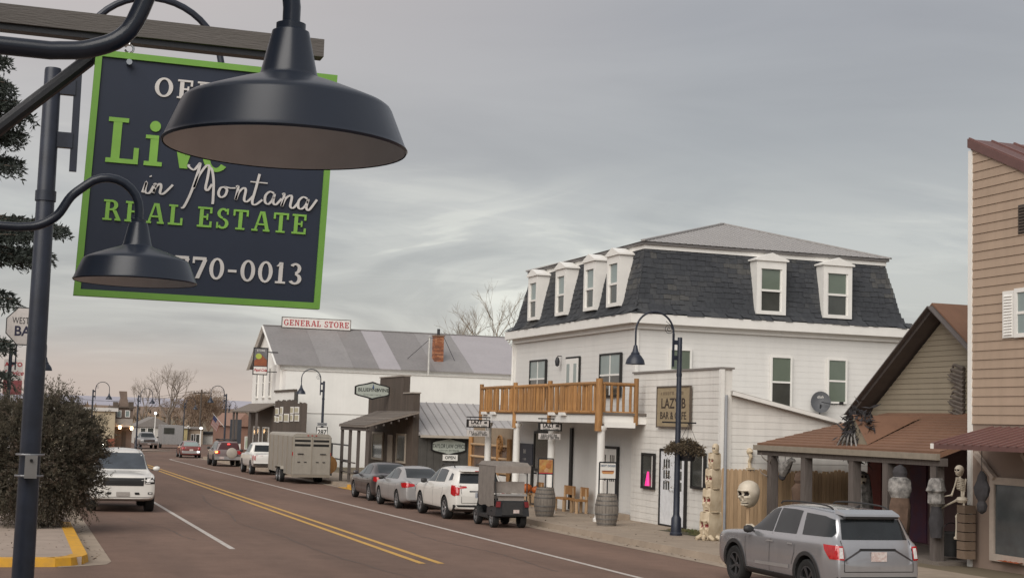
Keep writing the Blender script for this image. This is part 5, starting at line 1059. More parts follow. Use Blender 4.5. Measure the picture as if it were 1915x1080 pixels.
def store_extras():
    # wall of old window frames in front of the store
    X=16.9; a,e=PX(572,780,X).y,PX(513,780,X).y; z0=gz(97)+.14; z1=PX(540,753,X).z
    t=thing('frame_wall','weathered plank screen hung with old window frames beside the store','wall',(X,a,gz(97)))
    n=34
    for i in range(n):
        y=a+(e-a)*i/n; MB().box(X,X+.06,y+.006,y+(e-a)/n-.006,z0,z1+random.uniform(-.06,.05)+(.18 if i>9 else 0)).build('plank',brown_board,t,world=True)
    MB().box(X+.06,X+.14,a,e,1.6,1.75).build('rail',brown_board,t,world=True)
    cream=M('frame_pane_cream',(.50,.46,.32),.5,scale=4,col2=(.40,.36,.25))
    for x0,x1,y0,y1 in ((515,521,762,775),(524,529,760,774),(543,549,760,773),(551,559,760,772),(513,516,777,788),(517,521,778,789),(522,528,775,787),(531,540,773,788),(543,548,774,787),(551,559,774,787)):
        q0,q1=PX(x0,y1,X-.03),PX(x1,y0,X-.03); ya,yb=sorted((q0.y,q1.y)); za,zb=q0.z,q1.z
        f=MB().box(X-.05,X-.002,ya,yb,za,zb).build('window_frame',white_trim,t,world=True); MB().box(X-.06,X-.045,ya+.07,yb-.07,za+.07,zb-.07).build('pane',cream,f,world=True)
    # white board with dark cap behind it
    s=thing('blank_signboard','blank white board with a dark cap behind the plank screen','sign',(X+.35,PX(540,740,X).y,2.)); ya,yb=PX(552,740,X+.35).y,PX(516,740,X+.35).y; za,zb=z1-.3,PX(535,732,X+.35).z
    MB().box(X+.3,X+.4,ya,yb,za,zb).build('board',white_wall,s,world=True); MB().box(X+.22,X+.46,ya-.1,yb+.1,zb,zb+.14).build('cap',brown_board,s,world=True); MB().box(X+.28,X+.46,ya-.5,ya-.02,1.0,zb).build('post',law_wall,s,world=True)
    for yy in (ya+.3,yb-.3): MB().box(X+.31,X+.39,yy,yy+.1,gz(97)+.14,za+.05).build('leg',brown_board,s,world=True)
    # projecting cola sign
    Y=PX(487,675,16.2).y; q0,q1=PY(472,700,Y),PY(502,650,Y)
    s=thing('cola_sign','tall framed cola sign with a mountain picture projecting from the store front','sign',(q0.x,Y,q0.z))
    x0,x1,za,zb=q0.x,q1.x,q0.z,q1.z; H=zb-za; MB().box(x0,x1,Y-.05,Y+.05,za,zb).build('frame',black_trim,s,world=True)
    MB().box(x0+.07,x1-.07,Y-.06,Y-.045,za+H*.32,zb-.08).build('picture',M('sign_picture_sky',(.10,.095,.10),.5,scale=2,col2=(.2,.19,.2)),s,world=True)
    MB().prism([(x0+.08,za+H*.33),(x1-.08,za+H*.33),(x1-.08,za+H*.55),(x0+(x1-x0)*.55,za+H*.74),(x0+.08,za+H*.52)],.06,.066,fS(Y)).build('mountain',M('sign_red_hill',(.20,.06,.03),.6,scale=5,col2=(.32,.10,.04)),s,world=True)
    MB().prism([(x0+(x1-x0)*.36+.22*math.cos(i*PI/8),za+H*.68+.20*math.sin(i*PI/8)) for i in range(16)],.067,.071,fS(Y)).build('disc',M('sign_lime',(.42,.48,.08),.6),s,world=True)
    text('STORE',.2,white_trim,s,((x0+x1)/2,Y-.068,zb-.22),SR,UP)
    MB().box(x0+.06,x1-.06,Y-.062,Y-.045,za+.07,za+H*.30).build('panel',M('sign_white',(.74,.70,.66)),s,world=True); text('Pepsi-Cola',.26,M('sign_red',(.42,.03,.04),.6),s,((x0+x1)/2,Y-.066,za+H*.175),SR,UP,shear=.35,bold=.006,sx=.8)
    for z in (za+.25,zb-.3): MB().bar((x1,Y,z),(GSX+.02,Y,z),.06,.06).build('bracket',black_metal,s,world=True)
    # pipe hand rail on the pavement
    s=thing('hand_rail','dark pipe hand rail between the store screen and the wine shop porch','railing',(16.8,78,gz(78)));
    for z in (gz(84)+1.15,gz(84)+1.95): MB().tube([(16.8,77,z),(16.8,90.4,z)],.045,6).build('rail',black_metal,s,world=True)
    for y in (77,81.5,86,90.4): MB().cyl((16.8,y,gz(y)+.14),(16.8,y,gz(84)+1.98),.045,n=6).build('post',black_metal,s,world=True)
    s=thing('drum_sign','round orange brown wooden disc behind the stock trailer','sign',(15.75,77.3,gz(77)+.15)); MB().lathe([(.001,-.05),(.48,-.05),(.5,0),(.48,.05),(.001,.05)],c=(15.75,77.3,gz(77)+.85),n=24,axis='y').build('disc',log_wood,s,world=True); MB().box(15.68,15.82,77.26,77.34,gz(77)+.15,gz(77)+.4).build('stand',brown_board,s,world=True)
store_extras()
def tan_building():
    X=20.0; Y1=PX(1815,500,X).y; Y0=12.; zt=PX(1818,278,X).z; zr=PX(1814,850,X).z; zb=gz(25)
    t=thing('tan_building','tall tan clapboard house with white corner board and red metal awning','building',(X,Y1,gz(26)))
    # shed gable: roof falls toward the camera
    sl=(zt-PX(1915,322,X).z)/(Y1-PX(1915,322,X).y)
    zf=lambda y: zt-(Y1-y)*sl
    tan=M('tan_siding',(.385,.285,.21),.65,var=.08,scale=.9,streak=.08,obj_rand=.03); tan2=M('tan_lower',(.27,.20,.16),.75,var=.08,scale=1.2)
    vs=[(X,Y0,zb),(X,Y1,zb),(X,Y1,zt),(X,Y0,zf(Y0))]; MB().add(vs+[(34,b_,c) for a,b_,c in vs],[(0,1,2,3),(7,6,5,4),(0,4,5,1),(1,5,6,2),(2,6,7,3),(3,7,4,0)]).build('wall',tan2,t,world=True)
    z0=3.0; n=int((zt-z0)/.2); 
    for i in range(n+1):
        a=z0+i*.2; e=a+.198; lo=lambda z:max(Y0,Y1-.1-10) if z<zf(max(Y0,Y1-10.1)) else max(Y0,Y1-(zt-z)/sl)
        if a>zt-.12: break
        p,r_=lo(a),lo(min(e,zt-.02)); q=Y1-.10; e=min(e,zt-.02)
        if q-p<.05: continue
        fn=fW(X); MB().hexa([fn(p,a,0),fn(q,a,0),fn(q,a,.03),fn(p,a,.03),fn(min(r_,q-.01),e,0),fn(q,e,0),fn(q,e,.01),fn(min(r_,q-.01),e,.01)]).build('siding_board',tan,t,world=True)
    MB().box(X-.05,X+.09,Y1-.10,Y1+.03,zb,zt-.05).build('corner_board',white_trim,t,world=True)
    red=M('red_roof',(.17,.085,.075),.45,var=.1,scale=1.5); fasc=M('red_fascia',(.13,.065,.058),.55)
    dy=.02
    MB().hexa([(X-.08,Y0,zf(Y0)+.02),(34,Y0,zf(Y0)+.02),(34,Y1+dy,zt+sl*dy+.02),(X-.08,Y1+dy,zt+sl*dy+.02),(X-.08,Y0,zf(Y0)+.22),(34,Y0,zf(Y0)+.22),(34,Y1+dy,zt+sl*dy+.22),(X-.08,Y1+dy,zt+sl*dy+.22)]).build('roof',fasc,t,world=True)
    rr=MB(); 
    for i in range(24): x=X-.02+i*.6; rr.bar((x,Y0,zf(Y0)+.235),(x,Y1+dy,zt+sl*dy+.235),.05,.04)
    rr.build('roof_rib',red,t,world=True)
    # louvred vent, shuttered window, lower window
    a,e=PX(1930,410,X).y,PX(1907,410,X).y; v0,v1=PX(1907,438,X).z,PX(1907,384,X).z
    v=MB().mbox(fW(X),a,e,v0,v1,0,.04).build('vent',M('vent_dark',(.06,.05,.045),.7),t,world=True)
    for i in range(9): MB().mbox(fW(X),a+.02,e-.02,v0+.03+i*(v1-v0-.04)/9,v0+.055+i*(v1-v0-.04)/9,.03,.065).build('slat',brown_board,v,world=True)
    za,zc=PX(1880,632,X).z,PX(1880,545,X).z; ya=PX(1879,590,X).y; yb=PX(1900,590,X).y
    s=MB().mbox(fW(X),yb,ya,za,zc,0,.06).build('shutter',white_trim,t,world=True)
    for i in range(14): z=za+.06+i*(zc-za-.12)/14; MB().hexa([(X-.06,yb+.06,z),(X-.085,yb+.06,z),(X-.085,ya-.06,z),(X-.06,ya-.06,z),(X-.06,yb+.06,z+.045),(X-.064,yb+.06,z+.045),(X-.064,ya-.06,z+.045),(X-.06,ya-.06,z+.045)]).build('slat',white_trim,s,world=True)
    window(t,fW(X),yb-.12-1.0,yb-.12,za+.08,zc-.06,white_trim,glass_b,fr=.09,mull=1); MB().mbox(fW(X),yb-1.75,yb-1.25,za,zc,0,.06).build('shutter',white_trim,t,world=True)
    ya=PX(1862,950,X).y; za,zc=PX(1870,1035,X).z,PX(1870,905,X).z
    window(t,fW(X),ya-1.9,ya-.05,za,zc,M('tan_white_trim',(.46,.39,.33),.6),M('shop_glass',(.10,.115,.12),.06,scale=1.3,col2=(.05,.055,.06),spec=.8),fr=.15,rail=False,d=.09)
    # awning with ribs, braces
    Xa=18.45; ze=PX(1740,829,Xa).z; yl=PX(1741,829,Xa).y; zw=zr+.62
    aw=MB().hexa([(Xa,12,ze-.10),(X-.03,12,zw-.10),(X-.03,yl,zw-.10),(Xa,yl,ze-.10),(Xa,12,ze),(X-.03,12,zw),(X-.03,yl,zw),(Xa,yl,ze)]).build('awning',fasc,t,world=True)
    for i in range(40):
        y=yl-.05-i*.28; MB().bar((Xa-.02,y,ze+.012),(X-.03,y,zw+.012),.05,.026).build('awning_rib',red,aw,world=True)
    MB().box(Xa-.03,Xa-.002,yl-.10,yl-.02,ze-.10,ze+.01).build('end_cap',white_trim,aw,world=True)
    kb=MATS['tan_white_trim']; p0,p1=PX(1824,846,X-.10),PX(1860,894,X-.10); MB().bar(p0,p1,.09,.10,up=(1,0,0)).build('knee_brace',kb,t,world=True); p2=PX(1913,848,X-.10); MB().bar(p2,p2+Vector((0,-.5,-.5)),.09,.10,up=(1,0,0)).build('knee_brace',kb,t,world=True)
    return X,Y1
TX,TY1=tan_building()
def brown_house():
    X=22.; pk=PX(1746,566,X-.4); Yp=pk.y; zp=pk.z; lo=PX(1590,768,X-.4); Yl=lo.y; zl=lo.z; Yr=2*Yp-Yl
    t=thing('gabled_house','brown roofed house with a grey green gable and wrap porch','building',(X,Yp,gz(32)))
    zb=gz(35)+.1; sg=M('sage_siding',(.265,.225,.165),.7,var=.07,scale=1,obj_rand=.03,streak=.05); pur=M('porch_wall',(.135,.085,.085),.8,var=.15,scale=2)
    sl=(zp-zl)/(Yl-Yp); h=.30
    vs=[(X,Yr+.4,zb),(X,Yl-.4,zb),(X,Yl-.4,zl+.4*sl-h),(X,Yp,zp-h),(X,Yr+.4,zl+.4*sl-h)]
    MB().add(vs+[(31,b_,c) for a,b_,c in vs],[(0,1,2,3,4),(9,8,7,6,5),(0,5,6,1),(1,6,7,2),(2,7,8,3),(3,8,9,4),(4,9,5,0)]).build('wall',pur,t,world=True)
    zg=3.1
    n=24
    for i in range(n):
        a=zg+i*.135; e=a+.134; hw=lambda z:(zp-h-z)/sl
        if hw(e)<.05: break
        p=min(hw(a),Yl-.4-Yp); r_=min(hw(e),Yl-.4-Yp); fn=fW(X); MB().hexa([fn(Yp-p,a,0),fn(Yp+p,a,0),fn(Yp+p,a,.024),fn(Yp-p,a,.024),fn(Yp-r_,e,0),fn(Yp+r_,e,0),fn(Yp+r_,e,.008),fn(Yp-r_,e,.008)]).build('siding_board',sg,t,world=True)
    rm=M('brown_roof',(.205,.108,.066),.85,scale=.9,col2=(.165,.086,.053),bump=.5,bscale=35,streak=.1); sof=M('soffit_brown',(.085,.072,.066),.8,var=.15,scale=3); fas=M('fascia_brown',(.115,.10,.095),.7)
    for s_,yy in ((1,Yl),(-1,Yr)):
        P=[(X-.45,yy,zl),(31.3,yy,zl),(31.3,Yp,zp),(X-.45,Yp,zp)]
        MB().add(P+[(a,b_,c-.05) for a,b_,c in P],[(0,1,2,3),(0,4,5,1),(1,5,6,2),(3,7,4,0)]).build('roof',rm,t,world=True)
        MB().add([(a,b_,c-.052-.16) for a,b_,c in P]+[(a,b_,c-.052) for a,b_,c in P],[(0,1,2,3),(4,5,6,7),(0,4,5,1),(3,7,4,0)]).build('soffit',sof,t,world=True)
        MB().bar((X-.47,yy,zl-.10),(X-.47,Yp,zp-.10),.03,.24,up=(1,0,0)).build('rake_board',fas,t,world=True)
    # shingle courses on the visible porch and roof
    Xe=19.3; ze=PX(1500,833,Xe).z; Ya=27.85; Yb=PX(1416,831,Xe).y; zt=3.28; Xt=X-.02; Yt=Yl+.35
    A=Vector((Xe,Yb,ze)); B_=Vector((Xe,Ya,ze)); C_=Vector((Xt,Ya,zt)); D_=Vector((Xt,Yt-1.6,zt)); E_=Vector((25,Yt-1.6,zt)); F_=Vector((25,Yb,ze))
    pr=MB().add([A,B_,C_,D_,E_,F_]+[v-Vector((0,0,.12)) for v in (A,B_,C_,D_,E_,F_)],[(0,1,2,3),(0,3,4,5),(6,9,8,7),(6,11,10,9),(0,6,7,1),(5,11,6,0),(1,7,8,2)]).build('porch_roof',rm,t,world=True)
    n=14; cs=MB()
    for i in range(n):
        u0,u1=i/n,(i+1.0)/n; a,b_,c,d=A.lerp(D_,u0),B_.lerp(C_,u0),B_.lerp(C_,u1),A.lerp(D_,u1); up=Vector((0,0,.022)); lo_=Vector((0,0,.004)); cs.add([a+up,b_+up,c+lo_,d+lo_,a+lo_,b_+lo_],[(0,1,2,3),(4,5,1,0)])
    cs.build('shingle_courses',rm,pr,world=True,kind='stuff')
    g1=M('porch_gutter',(.25,.215,.17),.6); MB().box(Xe-.10,Xe+.0,Ya,Yb+.05,ze-.17,ze-.03).build('gutter',g1,pr,world=True); MB().box(Xe+.005,Xe+.2,Ya,Yb,ze-.30,ze-.125).build('beam',post_wood,t,world=True); MB().box(Xe+.2,24.8,Yb-.2,Yb,ze-.30,ze-.125).build('beam',post_wood,t,world=True)
    # small decorative gable on the porch roof
    yg=PX(1600,830,Xe+.3).y; xr=Xe+.25+.70/.36; zg2=ze+.10
    MB().add([(Xe+.25,yg+.62,zg2),(Xe+.25,yg-.62,zg2),(Xe+.25,yg,zg2+.66)],[(0,2,1)]).build('porch_gablet',sg,pr,world=True)
    MB().add([(Xe+.20,yg+.70,zg2),(Xe+.20,yg,zg2+.72),(xr,yg,zg2+.72),(Xe+.20,yg-.70,zg2)],[(0,1,2),(1,3,2)]).build('gablet_roof',rm,pr,world=True)
    for x in (1445,1508,1598,1662,1752):
        q=PX(x,850,Xe+.12); MB().box(Xe+.02,Xe+.24,q.y-.11,q.y+.11,gz(q.y)+.14,ze-.30).build('porch_post',post_wood,t,world=True)
    dk=MB().box(Xe-.02,X,Ya,Yb,zb-.12,zb+.16).build('porch_floor',grey_wood,t,world=True)
    # front door and reddish wall panels
    for x0,x1 in ((1625,1650),(1705,1735)):
        a,e=PX(x1,900,X).y,PX(x0,900,X).y; MB().mbox(fW(X),a,e,zb+.2,2.3,0,.05).build('door',M('door_red',(.20,.045,.04),.6,scale=3,col2=(.14,.03,.03)) if x0<1700 else M('door_purple',(.085,.05,.10),.6,scale=3,col2=(.13,.04,.06)),t,world=True)
    return X,Xe,ze,Yb
HX,HXE,HZE,HYB=brown_house()
def wood_fence():
    Y=36.75; a=PY(1349,880,Y).x; e=PY(1645,885,Y).x; n=40
    t=thing('wood_fence','cedar plank fence between the white annex and the decorated porch','fence',(a,Y,gz(36)))
    for i in range(n):
        x=a+(e-a)*i/n; w_=(e-a)/n; zt=1.63+.03*math.sin(i*.7)+random.uniform(-.025,.025); MB().prism([(x+.004,gz(Y)+.12),(x+w_-.004,gz(Y)+.12),(x+w_-.004,zt-.05),(x+w_-.03,zt),(x+.03,zt),(x+.004,zt-.05)],0,.025,fS(Y)).build('plank',fence_wood,t,world=True)
    for z in (gz(36)+.5,gz(36)+1.5): MB().box(a,e,Y+.001,Y+.06,z,z+.09).build('rail',fence_wood,t,world=True)
    for x in (a+.1,(a*2+e)/3,(a+2*e)/3,e-.1): MB().box(x-.05,x+.05,Y+.061,Y+.15,gz(Y)+.1,1.62).build('post',fence_wood,t,world=True)
wood_fence()
def office_wall():
    t=thing('office_building','grey clapboard office that carries the hanging sign and goose neck lamps','building',(-1.15,2,gz(2)))
    m=M('office_grey',(.24,.24,.25),.7); MB().box(-7,-1.15,-2.5,8.2,-.1,4.75).build('wall',m,t,world=True); MB().box(-7.2,-1.0,-2.7,8.4,4.75,4.9).build('coping',white_trim,t,world=True)
    for a in (-2,1.8,5.4): window(t,fE(-1.15),a,a+2.2,.8,2.5,white_trim,glass_d,rail=False)
office_wall()
# ================================================================== SERIF LETTERS
def B(x0,x1,y0,y1): return ('b',x0,x1,y0,y1)
def Dg(x0,y0,x1,y1,w_): return ('d',x0,y0,x1,y1,w_)
def Rg(cx,cy,rx,ry,tx,ty,a0=0,a1=360): return ('r',cx,cy,rx,ry,tx,ty,a0,a1)
SH=.095; st=.19
GL={
'O':(.84,[Rg(.42,.5,.42,.52,.19,.10)]),'0':(.66,[Rg(.33,.5,.33,.51,.17,.10)]),
'C':(.78,[Rg(.43,.5,.43,.52,.19,.10,42,318),B(.68,.77,.62,.92)]),
'G':(.84,[Rg(.43,.5,.43,.52,.19,.10,42,330),B(.68,.77,.66,.92),B(.60,.80,.05,.46),B(.50,.88,.40,.48)]),
'I':(.42,[B(.12,.31,0,1),B(0,.43,0,SH),B(0,.43,1-SH,1)]),
'F':(.72,[B(.11,.30,0,1),B(0,.46,0,SH),B(0,.68,.90,1),B(.60,.70,.68,1),B(.30,.50,.46,.55),B(.46,.54,.36,.66)]),
'E':(.76,[B(.11,.30,0,1),B(0,.70,0,.10),B(0,.70,.90,1),B(.62,.73,.70,1),B(.63,.74,0,.30),B(.30,.50,.46,.55),B(.46,.54,.36,.66)]),
'L':(.74,[B(.11,.30,0,1),B(0,.44,1-SH,1),B(0,.66,0,.10),B(.60,.71,0,.36)]),
'R':(.84,[B(.11,.30,0,1),B(0,.44,0,SH),B(0,.40,.90,1),Rg(.38,.74,.32,.26,.19,.10,-90,90),B(.28,.40,.48,.57),Dg(.44,.5,.70,0,.19),B(.58,.86,0,SH)]),
'A':(.92,[Dg(.40,1,.12,0,.11),Dg(.46,1,.74,0,.19),B(.22,.68,.30,.39),B(0,.32,0,SH),B(.60,.94,0,SH)]),
'S':(.66,[Rg(.33,.75,.29,.27,.16,.10,30,270),Rg(.33,.25,.31,.27,.17,.10,-150,90),B(.52,.61,.70,1.0),B(.02,.11,0,.30)]),
'T':(.78,[B(.29,.48,0,1),B(.15,.62,0,SH),B(.02,.76,.90,1),B(.0,.10,.68,1),B(.68,.78,.68,1)]),
'N':(.92,[B(.12,.23,0,1),B(.68,.79,0,1),Dg(.16,1,.66,0,.19),B(0,.34,0,SH),B(0,.30,1-SH,1),B(.56,.92,1-SH,1)]),
'i':(.40,[B(.11,.29,0,.68),B(0,.40,0,SH),B(.0,.29,.60,.68),Rg(.19,.88,.12,.12,.12,.12)]),
'v':(.70,[Dg(.14,.68,.30,0,.18),Dg(.52,.68,.34,0,.10),B(0,.32,.60,.68),B(.42,.72,.60,.68)]),
'e':(.62,[Rg(.31,.34,.31,.36,.16,.09,0,320),B(.10,.60,.30,.39)]),
'7':(.64,[B(.02,.62,.86,1),Dg(.48,.88,.18,0,.18),B(.02,.11,.70,.9)]),
'1':(.46,[B(.14,.32,0,1),B(0,.46,0,SH),Dg(.18,1,.02,.80,.10)]),
'3':(.62,[Rg(.29,.75,.27,.26,.16,.10,-90,150),Rg(.29,.26,.31,.27,.17,.10,-150,90)]),
'-':(.46,[B(.04,.42,.38,.50)]),' ':(.34,[]),
}
def serif_width(s,track=.08): return sum(GL[c][0]+track for c in s)-track
def serif_text(s,parent,mat,u0,v0,h,fn,track=.08,sx=1.,d0=.004,d1=.012,name='letter',total=None):
    """fn(u,v,d)->world; left-bottom at u0,v0, cap height h; each letter its own part"""
    if total: sx=total/(serif_width(s,track)*h)
    x=u0
    for c in s:
        wv,pr=GL[c]; b=MB()
        for i,p in enumerate(pr):
            dd=d1+i*.0006; q=lambda a,e:(x+a*h*sx,v0+e*h)
            if p[0]=='b': _,a,e,f_,g_=p; b.prism([q(a,f_),q(e,f_),q(e,g_),q(a,g_)],d0,dd,fn)
            elif p[0]=='d': _,xa,ya,xb,yb,ww=p; b.prism([q(xa,ya),q(xb,yb),q(xb+ww,yb),q(xa+ww,ya)],d0,dd,fn)
            else:
                _,cx,cy,rx,ry,tx,ty,a0,a1=p; n=max(8,int(abs(a1-a0)/15)); full=abs(a1-a0)>=360; O=[];I=[]
                for k in range(n+(0 if full else 1)):
                    t=R(a0+(a1-a0)*k/n); O.append(q(cx+rx*math.cos(t),cy+ry*math.sin(t))); I.append(q(cx+(rx-tx)*math.cos(t),cy+(ry-ty)*math.sin(t)))
                m=len(O)
                for k in range(m if full else m-1):
                    j=(k+1)%m; pol=[O[k],O[j],I[j],I[k]]
                    vs=[fn(u,v,d0) for u,v in pol]+[fn(u,v,dd) for u,v in pol]; b.add(vs,[(4,5,6,7),(0,1,5,4),(2,3,7,6),(3,2,1,0)])
        if b.f: b.build(name,mat,parent,world=True)
        x+=(wv+track)*h*sx
a,e,z0,z1,Ys=GSS
gm=M('sign_red',(.42,.03,.04),.6)
serif_text('GENERAL STORE',GSO,gm,a.x+.12,z0+(z1-z0)*.2,(z1-z0)*.6,fS(Ys-.042),total=e.x-a.x-.24,track=.16,d0=0)
# ================================================================== FOREGROUND: HANGING SIGN, LAMPS
def office_sign():
    Y=7.0; P=lambda x,y:PY(x,y,Y)
    tl,tr,bl,br_=P(180,93),P(633,132),P(140,541),P(597,578)
    t=thing('hanging_sign','navy real estate office sign with bright green border hanging from a beam','sign',((bl.x+br_.x)/2,Y,(bl.z+br_.z)/2))
    o=tl; U=((tr-tl)+(br_-bl))/2; V=((bl-tl)+(br_-tr))/2; W_=U.length; H_=V.length; U=U/W_; V=V/H_
    def fn(u,v,d): q=o+U*u-V*(v-H_); return (q.x,Y-d,q.z)      # v up from the bottom edge
    navy=M('sign_navy',(.015,.023,.045),.5,var=.16,scale=1.6,streak=.08); green=M('sign_green',(.165,.36,.055),.55,var=.1,scale=3); wht=M('sign_letter_white',(.66,.63,.60),.6); lime=M('sign_letter_green',(.23,.47,.075),.6)
    MB().mbox(fn,.01,W_-.01,.01,H_-.01,-.03,.0).build('panel',navy,t,world=True)
    k=.026*W_; 
    for q in ((0,W_,0,k),(0,W_,H_-k,H_),(0,k,k,H_-k),(W_-k,W_,k,H_-k)): MB().mbox(fn,*q,-.036,.012).build('frame',green,t,world=True)
    vv=lambda v:H_*(1-v)
    serif_text('OFFICE',t,wht,W_*.245,vv(.166),H_*.078,fn,total=W_*.46,track=.20,d0=0,d1=.006)
    serif_text('Live',t,lime,W_*.075,vv(.455),H_*.185,fn,total=W_*.50,track=.10,d0=0,d1=.006)
    serif_text('REAL',t,lime,W_*.085,vv(.690),H_*.083,fn,total=W_*.32,track=.22,d0=0,d1=.006); serif_text('ESTATE',t,lime,W_*.462,vv(.690),H_*.083,fn,total=W_*.455,track=.20,d0=0,d1=.006)
    serif_text('770-0013',t,wht,W_*.385,vv(.902),H_*.088,fn,total=W_*.53,track=.14,d0=0,d1=.006)
    # brush script "in Montana" drawn as flattened strokes, pixel coordinates of the photograph
    S=[[(266,360),(274,340),(271,358),(279,361),(287,348)],[(281,329),(282,331)],[(287,346),(291,345),(286,362),(291,350),(299,344),(301,350),(299,361),(306,362),(323,346)],
       [(353,308),(353,312),(362,318),(370,310),(374,307),(366,334),(356,362),(344,386),(338,389)],[(374,308),(368,332),(362,352),(371,330),(384,312),(391,311),(388,332),(384,352),(388,356),(396,345),(402,322),(396,316)][:10],[(390,312),(396,318),(399,340),(398,372),(397,382)],
       [(420,350),(412,352),(408,362),(412,369),(420,366),(424,356),(420,350),(430,352),(440,352)],[(441,350),(445,350),(440,374),(446,360),(455,352),(459,356),(456,374),(462,377),(474,366)],
       [(485,326),(478,352),(471,378),(477,383),(490,374)],[(468,340),(500,343)],[(512,362),(504,359),(496,366),(495,378),(501,382),(509,374),(513,363),(510,378),(515,383),(526,372)],[(527,364),(531,364),(526,386),(533,372),(542,366),(545,370),(542,386),(548,389),(558,378)],
       [(574,372),(566,369),(558,376),(557,388),(563,391),(571,384),(576,373),(572,388),(577,393),(592,374)]]
    for i,s in enumerate(S):
        pts=[P(*q) for q in s]
        pl=catmull([(q.x,Y-.004-.0004*i,q.z) for q in pts],5) if len(pts)>2 else [Vector((q.x,Y-.004,q.z)) for q in pts]
        b=MB(); prev=None
        for j,q in enumerate(pl):
            d=(pl[min(j+1,len(pl)-1)]-pl[max(j-1,0)]); d.y=0; d=d.normalized() if d.length>0 else Vector((1,0,0)); n=Vector((-d.z,0,d.x)); wv=.0028+.0032*abs(d.z)
            cur=(q+n*wv,q-n*wv); up=Vector((0,-.004,0))
            if prev: b.add([prev[0]+up,prev[1]+up,cur[1]+up,cur[0]+up,prev[0],prev[1],cur[1],cur[0]],[(0,1,2,3),(4,5,1,0),(6,7,3,2),(5,6,2,1),(7,4,0,3)])
            prev=cur
        b.build('script_stroke',wht,t,world=True)
    # beam, hooks, brace
    bt=thing('sign_beam','weathered grey wooden beam that the office sign hangs from','beam',(-1.15,Y,4.5))
    p0,p1=P(0,22),P(606,92); z=(p0.z+p1.z)/2
    MB().box(-1.16,p1.x,Y+.0,Y+.09,z-.042,z+.045).build('beam',M('beam_grey',(.125,.113,.105),.85,scale=5,col2=(.11,.10,.09),stretch=(.6,6,6),bump=.3,bscale=25),bt,world=True); MB().box(-1.16,p1.x-.12,Y+.02,Y+.09,z-.070,z-.043).build('steel_strap',black_metal,bt,world=True)
    q0,q1=P(168,100),P(0,228); d=(q1-q0); MB().tube([q0+Vector((0,.14,0)),q1+d*.9+Vector((0,.14,0))],.034,10).build('brace',black_metal,bt,world=True,smooth=True)
    MB().tube([q0+Vector((0,.14,0)),Vector((q0.x+.10,Y+.14,z-.02))],.034,10).build('brace_end',black_metal,bt,world=True,smooth=True)
    for x in (242,560):
        q=P(x,97); hk=MB().tube(arc((q.x,Y+.02,z-.10),.02,-PI*.9,PI*.9,10),.005,6); hk.cyl((q.x,Y+.02,z-.08),(q.x,Y+.02,z-.05),.006,n=6); hk.cyl((q.x,Y+.02,z-.12),(q.x,Y-.0,tl.z-.05),.006,n=6); hk.cyl((q.x,Y-.04,tl.z-.05),(q.x,Y+.0,tl.z-.05),.014,n=8); hk.build('eye_bolt',chrome,t,world=True,smooth=True)
office_sign()
def goose(label,x,Y,zr,ao=.155):
    t=thing('goose_neck_lamp',label,'lamp',(x,Y,zr),group='goose neck lamps over the pavement'); k=.195/.195
    Z=1.; out=[(.195,0),(.1975,.004),(.1935,.010),(.170,.067),(.167,.072),(.160,.077),(.138,.086),(.112,.096),(.082,.107),(.058,.115),(.049,.119),(.046,.124),(.030,.194),(.024,.197),(.024,.207),(.016,.210),(.001,.211)]
    MB().lathe([(a,b_*Z) for a,b_ in out],n=56).build('shade',shade_metal,t,smooth=32)
    ins=[(.1935,.0015),(.1895,.010),(.166,.066),(.156,.073),(.108,.091),(.05,.108),(.001,.110)]; MB().lathe([(a,b_*Z) for a,b_ in ins],n=56).build('shade_lining',shade_in,t,smooth=60)
    MB().lathe([(.025,.11),(.03,.085),(.02,.065),(.001,.063)],n=12).build('bulb_socket',plastic,t,smooth=True)
    c=.10; pts=[(0,0,.205),(0,0,.235)]+[(-c+c*math.cos(a),0,.235+c*math.sin(a)) for a in [i*PI/12 for i in range(1,10)]]
    pts+= catmull([pts[-1],(-.215,0,.265),(-.255,0,ao+.045),(-.31,0,ao+.010),(-.37,0,ao)],5)[1:]+[(-1.15-x,0,ao)]
    MB().tube(pts,.0145,12).build('goose_neck',shade_metal,t,smooth=True)
    MB().lathe([(.001,-.02),(.06,-.02),(.06,.0),(.03,.02),(.016,.03)],c=(-1.15-x+.02,0,ao),n=16,axis='x').build('wall_flange',shade_metal,t,smooth=True)
p=PY(534,277,2.35); goose('black enamel goose neck lamp overlapping the upper half of the office sign',p.x,2.35,p.z-.002,.122)
p=PY(253,527,4.9); goose('black goose neck lamp overlapping the lower corner of the office sign',p.x,4.9,p.z-.002)
